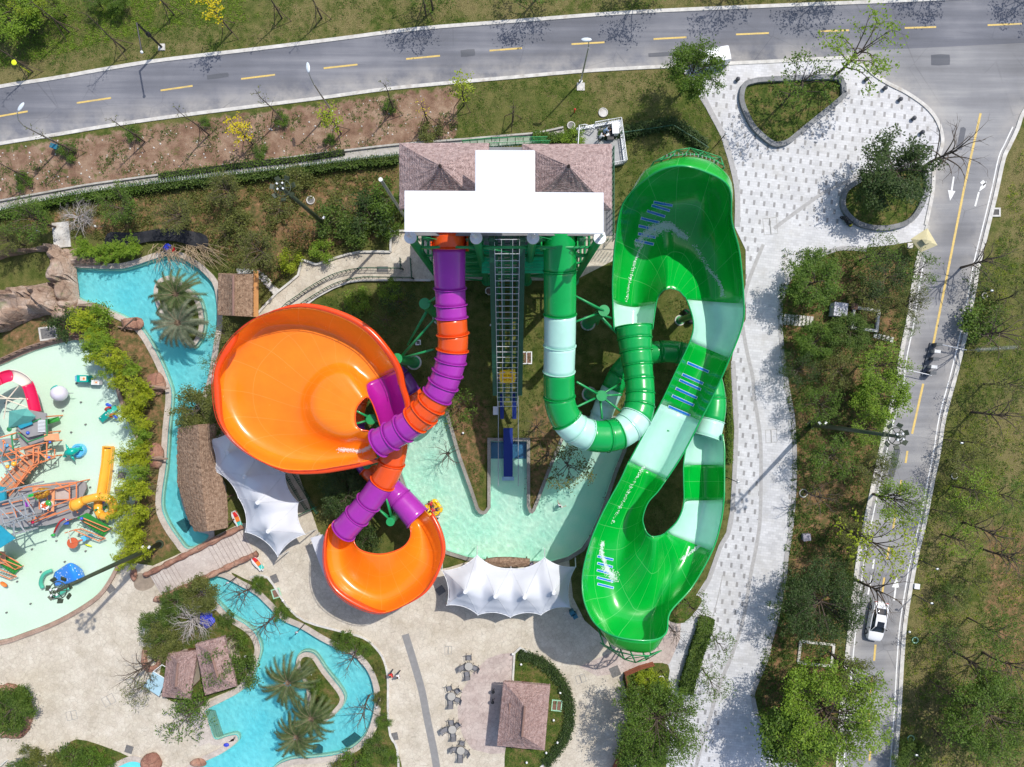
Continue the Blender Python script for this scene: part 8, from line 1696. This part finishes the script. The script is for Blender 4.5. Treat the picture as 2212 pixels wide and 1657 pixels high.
TREES = [  # x, y, radius in photo px, height m, kind, leaves, description
 (1500,150,48,9,'dense',L_MID,'leafy green tree with the white van under it'),(1742,170,58,9.5,'sparse',L_MID,'airy green tree leaning left on the upper planter'),(1868,100,76,10,'sparse',L_BRT,'wide open-branched bright green tree hanging over the road junction'),
 (1936,368,62,7,'dense',L_DRK,'dense dark evergreen tree on the lower planter'),(2068,322,66,8.5,'bare',L_OLV,'nearly bare tree spreading over the side road'),(1905,545,50,8,'sparse',L_MID,'loose green tree near the beige parasol'),(1990,585,38,7,'sparse',L_MID,'light green tree overhanging the road edge below the parasol'),
 (1915,598,62,7,'dense',L_DRK,'dark bushy tree in the right-hand garden'),(1890,640,55,6,'dense',L_OLV,'olive bushy tree in the right-hand garden'),(1762,608,62,7,'dense',L_MID,'bright leafy round tree near the promenade bend'),(1958,660,40,6.5,'feather',L_OLV,'feathery olive tree at the road edge'),(1835,715,46,6,'dense',L_SHR,'rounded green bush tree'),(1762,740,44,6,'dense',L_MID,'green bushy tree'),(1960,706,30,6.5,'sparse',L_MID,'small loose green tree reaching over the road edge'),(1728,800,44,6,'dense',L_DRK,'dark green bushy tree'),(1812,800,48,6.5,'dense',L_OLV,'olive green bushy tree'),(1895,790,64,7.5,'feather',L_BRT,'bright feathery tree with many ascending twigs'),
 (1775,872,48,6.5,'dense',L_MID,'green bushy tree'),(1905,858,62,7.5,'dense',L_BRT,'bright green spreading tree'),(1870,925,46,6.5,'feather',L_BRT,'yellowish feathery tree'),(1800,985,56,7,'dense',L_MID,'mid green bushy tree'),(1918,993,27,6.5,'dense',L_MID,'small compact green tree beside the road kerb'),(1880,1015,44,6,'feather',L_OLV,'olive feathery tree'),(1935,1082,62,8,'feather',L_BRT,'bright yellow-green feathery tree spreading over the road'),(1775,1075,42,6,'bare',L_OLV,'leafless twiggy tree'),(1905,1180,70,8.5,'sparse',L_YGR,'tall half-bare tree with yellow-green tips over the road'),(1835,1150,40,6.5,'feather',L_OLV,'thin olive tree'),(1790,1230,40,6,'dense',L_DRK,'dark green bushy tree'),
 (1775,1306,70,7.2,'big',L_DRK,'large round dark green tree'),(1905,1285,62,8.5,'bare',L_YGR,'bare forked tree reaching over the white car'),(1795,1545,92,10,'big',L_BRT,'very large bright green tree at the lower right'),(1720,1590,66,9,'dense',L_MID,'large green tree half hidden behind the brightest one'),(1840,1450,40,8,'feather',L_OLV,'thin olive tree above the very large bright tree'),
 (2145,560,48,7.5,'bare',L_OLV,'bare dark tree on the lawn'),(2195,640,45,5,'wisp',L_OLV,'olive tree at the right edge'),(2120,610,30,3,'wisp',L_DRK,'low dark bush'),(2170,720,58,7,'bare',L_OLV,'bare grey tree at the right edge'),(2120,690,34,2.5,'shrub',L_MID,'low bright bush'),(2190,830,52,7,'feather',L_OLV,'thin olive tree at the right edge'),(2175,895,50,8,'bare',L_OLV,'bare branching tree at the right edge'),(2085,1000,44,4.5,'dense',L_OLV,'olive bushy tree'),(2125,960,36,5,'wisp',L_OLV,'thin twiggy bush'),(2108,1062,50,6,'feather',L_BRT,'bright green feathery tree'),(2055,1112,30,5,'feather',L_MID,'small feathery tree'),(2185,1075,40,7,'sparse',L_MID,'loose green tree at the right edge'),(2085,1172,42,6,'feather',L_BRT,'bright green low tree'),(2150,1150,46,7.5,'bare',L_OLV,'bare dark-trunked tree'),(2190,1210,48,7.5,'bare',L_OLV,'bare leaning tree at the right edge'),(2065,1290,34,3,'dense',L_SHR,'small dense green tree'),(2115,1265,36,5,'wisp',L_OLV,'thin leafless bush'),(2160,1370,46,7.5,'dense',L_MID,'green round tree on the bare soil strip'),(2050,1390,44,5,'feather',L_SHR,'low green tree'),(2195,1450,50,7.5,'bare',L_OLV,'bare tree at the right edge'),(2130,1450,50,7.5,'bare',L_OLV,'bare long-stemmed tree'),(2140,1548,78,8.5,'big',L_MID,'very large green tree'),(2050,1500,40,5,'feather',L_MID,'green feathery tree'),(2060,1610,48,5.5,'wisp',L_OLV,'thin twiggy bush'),(1975,1645,36,2.5,'dense',L_SHR,'low green bushy tree'),(2170,1640,48,6,'wisp',L_OLV,'thin grey bush'),
 (400,1555,50,7.5,'sparse',L_MID,'loose green tree over the deck and pool steps'),(290,1455,44,7,'bare',L_BRN,'nearly bare tree with brownish leaves on the left deck'),(295,1492,30,6,'sparse',L_OLV,'sparse olive crown'),(408,1345,44,4,'twiggy',L_OLV,'big grey leafless bush above the pink-roofed huts'),(350,1385,32,4.5,'dense',L_OLV,'dark olive bush'),(338,1352,30,4,'dense',L_SHR,'green bush'),(432,1285,32,4,'dense',L_OLV,'olive bush below the foot bridge'),(375,1300,24,3.5,'dense',L_SHR,'green bush'),(470,1440,38,6,'sparse',L_MID,'loose green tree over the right pink roof'),(500,1400,26,3.5,'wisp',L_SHR,'small green bush'),(525,1450,26,3.5,'shrub',L_SHR,'small green bush'),
 (748,1072,46,5,'dense',L_DRK,'dense dark green bush between the bowls'),(755,1030,40,4.5,'dense',L_DRK,'dark green bush under the big bowl'),(790,1165,24,3,'shrub',L_DRK,'dark bush seen through the small bowl'),(1420,1560,70,9,'big',L_MID,'big leafy tree behind the picket fence'),(1462,1600,50,8,'sparse',L_MID,'loose green tree at the right of the picket fence corner'),(1388,1625,44,7,'dense',L_MID,'green tree crown at the bottom by the fence'),(1228,1010,50,6.5,'sparse',L_OLV,'delicate tree reaching over the right arm of the landing pool'),(1185,985,34,4.5,'bare',L_OLV,'bare branching shrub on the right dark wedge'),(965,985,36,4.5,'bare',L_OLV,'bare branching shrub on the left dark wedge'),(990,880,34,4,'wisp',L_MID,'loose green shrub left of the lift foot'),(1160,925,30,4,'bare',L_OLV,'leafless shrub right of the lift foot'),
 (1500,1320,36,6,'sparse',L_MID,'small airy tree below the green slide'),(1555,1395,32,6,'sparse',L_MID,'small airy tree at the top right of the clipped hedge'),(1540,1480,36,6,'sparse',L_MID,'small airy tree right of the clipped hedge'),(1460,1375,26,5,'bare',L_OLV,'little bare tree left of the clipped hedge'),
 (568,1355,40,6,'bare',L_OLV,'bare tree over the start of the lower river bend'),(515,1290,38,6,'bare',L_OLV,'bare twiggy tree over the narrow river water'),(755,1430,36,6,'bare',L_OLV,'bare twiggy tree on the upper bank of the lower bend'),(780,1540,40,6,'bare',L_OLV,'bare twiggy tree at the right bank of the lower bend'),(20,1534,42,4,'dense',L_SHR,'round green hedge bush inside the red rock ring'),(35,1515,22,3,'shrub',L_MID,'bright green bush in the red rock ring'),
 (22,20,50,4.5,'dense',L_BRT,'dense green tree in the upper left corner'),(70,12,30,4,'feather',L_YGR,'yellow-green tree in the upper left corner'),(118,14,24,3,'feather',L_BRT,'bright green tree at the top left'),(205,2,22,2.5,'feather',L_MID,'green bush at the top edge'),(250,-4,22,2.5,'dense',L_MID,'green bush at the top edge right of its neighbour'),
 (75,475,44,5,'feather',L_MID,'bright green bush'),(168,470,36,3,'twiggy',L_BRN,'fan-shaped brown leafless bush'),(262,450,40,4.5,'feather',L_MID,'green feathery bush'),(385,465,38,4,'feather',L_OLV,'olive bush with bare stems'),(20,520,30,3.5,'feather',L_OLV,'olive bush'),(490,410,36,3.5,'feather',L_OLV,'olive bush'),(800,462,36,3.2,'shrub',L_DRK,'dark green bush'),(835,430,30,3.5,'shrub',L_MID,'green bush'),(770,495,26,2.5,'shrub',L_SHR,'green bush'),(838,490,20,2.5,'shrub',L_MID,'green bush'),(740,445,34,3.5,'wisp',L_OLV,'twiggy bush'),(560,540,44,4,'feather',L_OLV,'olive spreading bush'),(600,450,30,3,'wisp',L_OLV,'thin bush'),(650,500,26,3,'wisp',L_BRN,'brown thin bush'),(625,562,18,2,'shrub',L_YGR,'small yellow-green bush'),(695,540,19,2.2,'shrub',L_BRT,'small bright green bush'),(722,478,30,3.2,'shrub',L_SHR,'green bush'),(480,505,26,3,'wisp',L_OLV,'thin olive bush'),(515,480,24,2.6,'shrub',L_OLV,'olive bush'),(640,385,22,2.4,'shrub',L_OLV,'olive bush'),(480,720,30,5,'sparse',L_OLV,'dark leafy branches hanging over the river beside the big bowl'),(455,790,22,5,'sparse',L_MID,'thin green tree at the rim of the big bowl'),(430,885,42,5,'dense',L_OLV,'olive green tree beside the big bowl and the curved hut'),(452,925,20,4,'dense',L_SHR,'green tree touching the curved hut roof'),(140,700,26,2.5,'shrub',L_DRK,'dark green bush'),(205,690,26,3,'shrub',L_BRT,'bright green bush'),(860,650,30,3,'wisp',L_DRK,'dark spiky bush'),(770,650,22,1.2,'shrub',L_BRT,'bright low bush on the inner side of the ramp'),(840,630,20,1.2,'shrub',L_BRT,'bright low bush below the ramp end'),(830,690,28,2,'wisp',L_SHR,'low shaded bush'),(760,700,28,2,'wisp',L_SHR,'low shaded bush'),
 (1238,300,18,1.5,'shrub',L_BRT,'bright bush left of the terrace')]
for (x, y, r_, h, k, lf_, ds) in TREES:
    if x > 2000 and k in ('dense', 'feather'): k = 'airy' if k == 'dense' else 'sparse'; r_ *= .9
    if 1680 < x < 1975 and 530 < y < 1260 and k != 'bare' and r_ < 70: r_ *= .78; h *= .85; k = 'airy' if k == 'dense' and (x+y) % 3 else k
    bush = h < 4.2 or 'bush' in ds; plant(k, 'bush' if bush else 'tree', x, y, max(.5, r_*px*(H-h*.72)/H), h, lf_, ds, 'bush' if bush else 'tree', paint('silver_bark', (.42,.38,.36), .95, .2, 4) if k == 'twiggy' else BARK)
# trees outside the picture whose shade falls on the road
for (x, y, r_) in ((935,22,2.6),(1160,-4,3.0),(1392,-14,3.0),(1590,-28,3.0),(1790,-24,3.2),(2030,-52,3.0),(2248,-36,3.2)):
    t = plant('sparse', 'tree', x, y, r_, 7, L_MID, 'leafy roadside tree cut by the top edge', base=True)
# roadside saplings in their tripod stakes
M_STK = paint('stake_wood', (.13,.09,.06), .9, .2)
for i, (x, y, h, lf_, v) in enumerate([(71,155,7.5,L_OLV,0),(150,70,8,L_OLV,0),(271,108,8.5,L_OLV,0),(376,32,7.5,L_YEL,0),(501,70,7.5,L_YEL,1),(609,40,7.5,L_OLV,0),(695,40,7.5,L_OLV,0),(920,34,7.5,L_MID,0),(165,330,8,L_OLV,0),(313,307,7,L_OLV,0),(452,292,8,L_OLV,0),(546,312,6,L_YEL,1),(66,385,6.5,L_OLV,0),(607,258,8,L_OLV,0),(737,290,6.5,L_YGR,1),(852,238,7.5,L_OLV,0),(925,266,6,L_YEL,0),(1002,228,7,L_YGR,1),(1107,264,5,L_OLV,0)]):
    ds = {0: 'thin almost leafless sapling', 1: 'yellow-leaved sapling'}[1 if lf_ is L_YEL and v else 0] if lf_ is not L_YGR else 'yellow-green leaved sapling'
    if lf_ is L_YEL and not v: ds = 'thin sapling with a few yellow leaves'
    t = plant('sapling', 'sapling', x, y, 1.25, h, lf_, ds+' held by tripod stakes', 'sapling', BARK, True, 'roadside saplings', v); a0 = rv.random()*6
    if v: 
        for c_ in t.children:
            if c_.name.startswith('crown'): c_.scale = (1.5, 1.5, 1.0)
    for k in range(3):
        a = a0+k*2.094; m = MB(); m.tube([(math.cos(a)*1.15/t.scale[0], math.sin(a)*1.15/t.scale[1], 0), (0, 0, 2.7/t.scale[2])], .045, 5, False); o = bpy.data.objects.new('stake', m.mesh('stake', M_STK)); COL.objects.link(o); o.parent = t
# bamboo along the splash pool
for i in range(31):
    s = i/30; P = spl([(212,705,0),(262,760,0),(300,800,0),(328,860,0),(330,920,0),(328,990,0),(322,1060,0),(318,1130,0),(322,1190,0)], 10); q = P[int(s*(len(P)-1))]
    lf_ = L_BAM if rv.random() < .65 else L_BRT
    plant('bamboo', 'bamboo_clump', q.x+rv.uniform(-26,18), q.y+rv.uniform(-8,8), 1.15*rv.uniform(.8,1.2), 5.8*rv.uniform(.75,1.1), lf_, 'feathery yellow-green bamboo clump', 'bamboo', BAMS, True, 'bamboo clumps along the splash pool')
for x, y in ((215,548),(240,552),(262,548),(285,545),(305,540),(195,545)): plant('bamboo', 'bamboo_clump', x, y, 1.1, 2.6, L_BRT, 'low bright bamboo clump on the bank above the river', 'bamboo', BAMS, True, 'low bamboo above the river')
# dry bamboo canes arching over the river bank
solo_t = thing('dry_canes', at0(415,555), 'arching dry bamboo canes leaning over the river curve beside the black netting', 'dry bamboo')
r3 = random.Random(8)
for i in range(90):
    a = W(330+r3.random()*120, 525+r3.random()*18, .2); an = r3.uniform(-2.3, -.2); l = r3.uniform(2.2, 4.6); e = a+Vector((math.cos(an)*l*.9+.8, math.sin(an)*l*.6-.5, r3.uniform(.8,2.4))); MB().tube([a, a.lerp(e,.5)+Vector((0,0,.7)), e], [.04,.03,.012], 4, False).build('cane', paint('dry_cane', (.36,.27,.17), .9, .25, 3), solo_t)
# palms
for (x, y, v, L_, lf_, lb) in ((380,636,0,3.0,L_PALM,'upper green palm on the river island'),(385,698,1,3.0,L_GREY,'lower greyish palm on the river island'),(622,1475,0,3.2,L_PALM,'large palm at the left side of the lower river island'),(672,1552,1,2.7,L_PALM,'middle palm at the lower end of the lower island'),(640,1592,1,2.6,L_PALM,'lowest palm hanging over the water below the island')):
    plant('palm', 'palm_tree', x, y, L_, 3.3, lf_, '', 'palm', paint('palm_trunk', (.16,.11,.07), .95, .25), False, 'palms on the river islands', v, 'fronds', lb, 1.0)
# small rounded shrubs in the beds
for i, (x, y, r_, lf_) in enumerate([(563,1262,13,L_MID),(612,1322,15,L_MID),(735,1360+22,14,L_SHR),(752,1382,18,L_MID),(790,1400,14,L_MID),(820,1440,10,L_OLV),(822,1505,12,L_OLV),(830,1550,13,L_MID),(770,1640,26,L_MID),(815,1600,20,L_SHR),(845,1630,14,L_MID),(740,1655,20,L_OLV),(682,1477,13,L_MID),(672,1450,12,L_OLV),(690,1515,10,L_SHR),(165,1625,26,L_SHR),(205,1640,26,L_MID),(120,1650,30,L_OLV),(240,1650,16,L_MID),(60,1655,22,L_SHR),(75,1625,18,L_OLV),(405,1515,18,L_MID),(432,1508,18,L_MID),(495,1332,14,L_SHR),(520,1380,16,L_MID),(536,1430,14,L_SHR),(505,1470,12,L_MID),(295,292,15,L_MID),(610,262,14,L_MID),(155,330,16,L_MID),(60,395,16,L_MID),(445,268,10,L_MID),(715,305,10,L_MID),(565,330,12,L_MID),(845,232,13,L_MID),(930,290,20,L_OLV),(560,1250,9,L_MID),(370,640,14,L_SHR),(400,1640,0,None),(340,1455,0,None),(1395,1460,18,L_YGR),(1420,1480,22,L_YGR),(1375,1590,20,L_MID)]):
    if lf_: plant('shrub', 'shrub', x, y, r_*px*.95, min(1.5, r_*px*1.3), lf_, {L_MID:'rounded green shrub', L_SHR:'low dark shrub', L_OLV:'olive shrub', L_YGR:'yellow-green low shrub'}[lf_], 'shrub', None, True)
# ---- hedges: clipped or loose rows of leaves round a woody core ----
def hedge(name, pts, w, h, leaf, label, n, ls=.1, closed=False, loose=.12):
    P = [Vector((x, y, 0)) for x, y in PL(pts)]; P = resamp(spl(P, 5), 60); t = thing(name, P[30], label, 'hedge'); r = random.Random(len(pts)*7+n); mb = MB()
    for i in range(n):
        s = r.random()*58.99; j = int(s); p = P[j].lerp(P[j+1], s-j); d = (P[j+1]-P[j]).normalized(); q = Vector((-d.y, d.x, 0)); u = r.uniform(-.5,.5); z = h*(1-abs(r.gauss(0,.28))) if r.random() < .75 else r.random()*h
        leafq(mb, p+q*(u*w+r.gauss(0,loose*.5))+Vector((0,0,max(.05, z+r.gauss(0,loose*.4)))), ls*r.uniform(.6,1.3), r)
    mb.build('foliage', leaf, t); c = MB(); band(c, [(p.x, p.y) for p in P], -w*.36, w*.36, 0, h*.72, False); c.build('woody_core', paint('hedge_core', (.02,.025,.01), 1, .2), t); return t
hedge('clipped_hedge', [(1524,1330),(1515,1365),(1502,1400),(1492,1435),(1482,1470),(1478,1492)], 1.6, 1.0, L_SHR, 'long clipped green hedge strip on the promenade below the green slide', 15000)
hedge('loose_hedge', [(-60,477),(0,468),(137,436),(230,422),(320,408)], .9, 1.1, L_MID, 'green hedge under the coiled wire at the far left', 5500, .11, False, .3)
hedge('loose_hedge', [(322,408),(400,399),(552,383),(640,373),(728,362),(862,347)], .9, 1.1, L_SHR, 'dark green hedge under the coiled wire nearer the tower', 8000, .11, False, .3)
hedge('drain_hedge', [(345,382),(450,368),(560,354),(650,345),(745,330)], .8, .5, L_MID, 'low green weeds along the upper side of the drain left of the tower', 1600, .09, False, .3)
hedge('drain_hedge', [(850,310),(900,302),(960,300)] if False else [(1150,296),(1200,302),(1240,300)], .9, .7, L_MID, 'green hedge between the drain end and the terrace', 2600, .09, False, .3)
hedge('garden_hedge', [(1290,296),(1340,290),(1400,280),(1450,272),(1490,296),(1522,320)], 1.2, .8, L_DRK, 'dark hedge along the garden fence behind the tall green wall', 7000, .1, False, .3)
hedge('edge_hedge', [(1566,800),(1571,860),(1574,930),(1572,1000)], .55, .5, L_MID, 'narrow green shrub row between the green slide and the promenade', 2600, .08, False, .2)
hedge('lawn_hedge', [(1120,1412),(1160,1424),(1195,1450),(1220,1490),(1230,1540),(1222,1585),(1200,1620),(1175,1650)], 1.1, .35, L_DRK, 'curved dark planting around the rim of the half-round kiosk lawn', 8000, .08, False, .3)
# ---- weeds, grass tufts and leaf litter: nobody could count them ----
def tufts(name, polys, n, mat, s, hgt, seed, dens=.45, cl=7, avoid=HOLES, label=None):
    r = random.Random(seed); mb = MB(); B_ = [(min(p[0] for p in q), max(p[0] for p in q), min(p[1] for p in q), max(p[1] for p in q)) for q in polys]; ar = [abs(area(q)) for q in polys]; k = 0; tries = 0
    while k < n and tries < n*12:
        tries += 1; i = r.choices(range(len(polys)), ar)[0]; b = B_[i]; x = r.uniform(b[0], b[1]); y = r.uniform(b[2], b[3])
        if abs(x) > 66 or abs(y) > 50 or not inside((x, y), polys[i]): continue
        if noise.fractal(Vector((x*.35+seed, y*.35, seed)), 1, 2, 3)*.5+.5 < dens+r.uniform(-.12,.12): continue
        if any(inside((x, y), h_) for h_ in avoid): continue
        k += 1
        for j in range(cl): leafq(mb, Vector((x+r.gauss(0,.16), y+r.gauss(0,.16), r.random()*hgt)), s*r.uniform(.5,1.3), r, .9, .4)
    o = mb.build(name, mat); o['kind'] = 'stuff'; return o
GPOLY = {'garden': PL([(-100,470),(0,470),(240,425),(560,385),(862,350),(862,500),(650,560),(600,625),(548,590),(480,600),(450,560),(400,520),(230,520),(110,500),(-100,530)]), 'east': PL([(1690,540),(1990,535),(1965,620),(1935,830),(1880,1042),(1845,1204),(1825,1372),(1800,1660),(1730,1660),(1625,1500),(1690,1240),(1712,1000),(1680,660)]), 'far': PL([(2200,330),(2300,300),(2300,1700),(1945,1700),(1960,1400),(2000,1130),(2060,900),(2120,600)]), 'top': PL([(-60,-60),(2240,-60),(2240,-30),(1658,5),(1105,38),(552,98),(260,132),(0,175),(-60,190)]), 'mid': PL([(700,640),(930,610),(1330,610),(1320,880),(1200,900),(1140,1080),(1060,940),(1030,1090),(960,890),(860,980),(700,1100)]), 'lawn': PL([(990,185),(1460,150),(1560,300),(1580,420),(1330,380),(1240,290),(1000,300)]), 'soil': PL([(-60,340),(400,270),(990,185),(985,300),(862,318),(552,358),(0,440)]), 'slide': PL([(1330,360),(1580,420),(1575,1100),(1500,1280),(1260,1330),(1240,1210),(1340,960)])}
tufts('ground_cover', [GPOLY['garden']], 3000, L_OLV, .11, .3, 3, .42, 9); tufts('leaf_litter', [GPOLY['garden'], GPOLY['east']], 3200, L_BRN, .06, .06, 4, .45, 9)
tufts('ground_cover', [GPOLY['east']], 4500, L_SHR, .11, .3, 5, .36, 9); tufts('ground_cover', [GPOLY['far']], 4500, L_MID, .08, .18, 6, .42, 9); tufts('ground_cover', [GPOLY['far']], 2500, L_YGR, .07, .12, 16, .5, 8)
tufts('grass_tufts', [GPOLY['top'], GPOLY['lawn']], 5000, L_MID, .07, .1, 7, .48, 8); tufts('grass_tufts', [GPOLY['mid'], GPOLY['slide']], 4200, L_SHR, .09, .2, 8, .42, 8); tufts('weeds', [GPOLY['soil']], 900, L_SHR, .08, .15, 9, .56, 9); tufts('bright_grass', [PL([(-60,-60),(620,-60),(560,40),(300,75),(150,110),(0,150),(-60,160)])], 3800, L_BRT, .08, .12, 21, .4, 9)
tufts('dry_grass', [GPOLY['top'], GPOLY['far'], GPOLY['lawn']], 4500, leafmat('straw', (.14,.11,.04), (.3,.24,.11), (.5,.42,.24)), .06, .08, 10, .45, 8)
tufts('ground_cover', [PL(BEDS[k]) for k in ('huts','strip','triangle','fence','kiosk','planter_a','planter_b','round')], 2600, L_MID, .08, .15, 11, .4, 8)
# rubble on the turned soil
mb = MB(); r_ = random.Random(5)
for i in range(300):
    x = r_.uniform(0, 985); y = 312-(x/985)*128+8+r_.random()**.8*110; 
    if y > 440-(x/985)*128: continue
    p = at0(x, y); s = r_.uniform(.03,.13); mb.ball(p+Vector((0,0,s*.3)), s, 5, (1, r_.uniform(.6,1), .6), Matrix.Rotation(r_.random()*6, 3, 'Z'))
o = mb.build('rubble_stones', paint('pale_rubble', (.6,.57,.52), .9, .2)); o['kind'] = 'stuff'

# ================================================================= labels that point at the nearest landmark
LM = [('the left street lamp',140,316),('the middle street lamp',716,240),('the right street lamp',1254,176),('the tower roofs',1000,360),('the terrace',1298,310),('the brown thatched hut',508,637),('the long curved hut',435,1030),('the foot bridge',437,1215),('the upper river island',390,670),('the lower river island',690,1490),('the kiosk',1130,1545),('the pink-roofed huts',430,1450),('the landing pool',1100,1150),('the conveyor foot',1097,900),('the big orange bowl',600,850),('the small orange bowl',825,1230),('the upper planter',1710,240),('the lower planter',1905,430),('the beige parasol',1995,520),('the barrier gate',2005,775),('the lilac box',1804,671),('the right floodlight foot',1751,917),('the white car',1888,1337),('the concrete rectangle',1761,1411),('the grey meter box',1737,1158),('the picket fence',1358,1530),('the clipped hedge',1500,1410),('the rock wall',130,590),('the black netting',340,515),('the curved ramp',730,580),('the upper floodlight',708,490),('the splash pool toys',150,860),('the curling tube slide',225,1090),('the wave climber',145,1250),('the left deck corner',60,1640),('the bottom road lamp',1948,1600),('the middle road lamps',1980,1240),('the upper road lamp',2038,949),('the far green ring',1966,1594),('the black bent lamp',350,103),('the yellow paddle sign',64,157),('the red rock ring',40,1530),('the blue awning',335,1476),('the pool steps',450,1570),('the white van',1530,135),('the drain end',1210,288),('the small lawn frame',903,740),('the upper driftwood pile',335,836),('the lower driftwood pile',330,988),('the beige pit frame',2149,459),('the coil fence',2130,754),('the pool river lamp',822,1503)]
groups = {}
for o, ds, x, y in LAB:
    L_ = min(LM, key=lambda l: math.hypot(l[1]-x, l[2]-y)); dx, dy = x-L_[1], y-L_[2]; d = math.hypot(dx, dy)
    if d < 14: w = 'at'
    elif abs(dx) > 2.2*abs(dy): w = 'right of' if dx > 0 else 'left of'
    elif abs(dy) > 2.2*abs(dx): w = 'below' if dy > 0 else 'above'
    else: w = ('lower ' if dy > 0 else 'upper ')+('right of' if dx > 0 else 'left of')
    groups.setdefault((ds, w, L_[0]), []).append((d, o))
for (ds, w, ln), it in groups.items():
    it.sort(key=lambda q: q[0]); tail = ('%s %s' % (w, ln)); ds_ = ds.split(); lim = 16-len(tail.split())-(2 if len(it) > 1 else 0); ds2 = ' '.join(ds_[:max(3, lim)])
    for i, (d, o) in enumerate(it): o['label'] = ('%s, %s%s' % (ds2, tail, '' if len(it) == 1 else ', %s nearest' % ORD[min(i, 15)]))

for o in list(S.objects):      # everything under water catches the light that the ripples bend
    if o.type == 'MESH' and '_water' not in o.name and o.data.vertices and min(v.co.z for v in o.data.vertices)+(o.parent.location.z if o.parent else o.location.z) < -.12: o.cycles.is_caustics_receiver = True
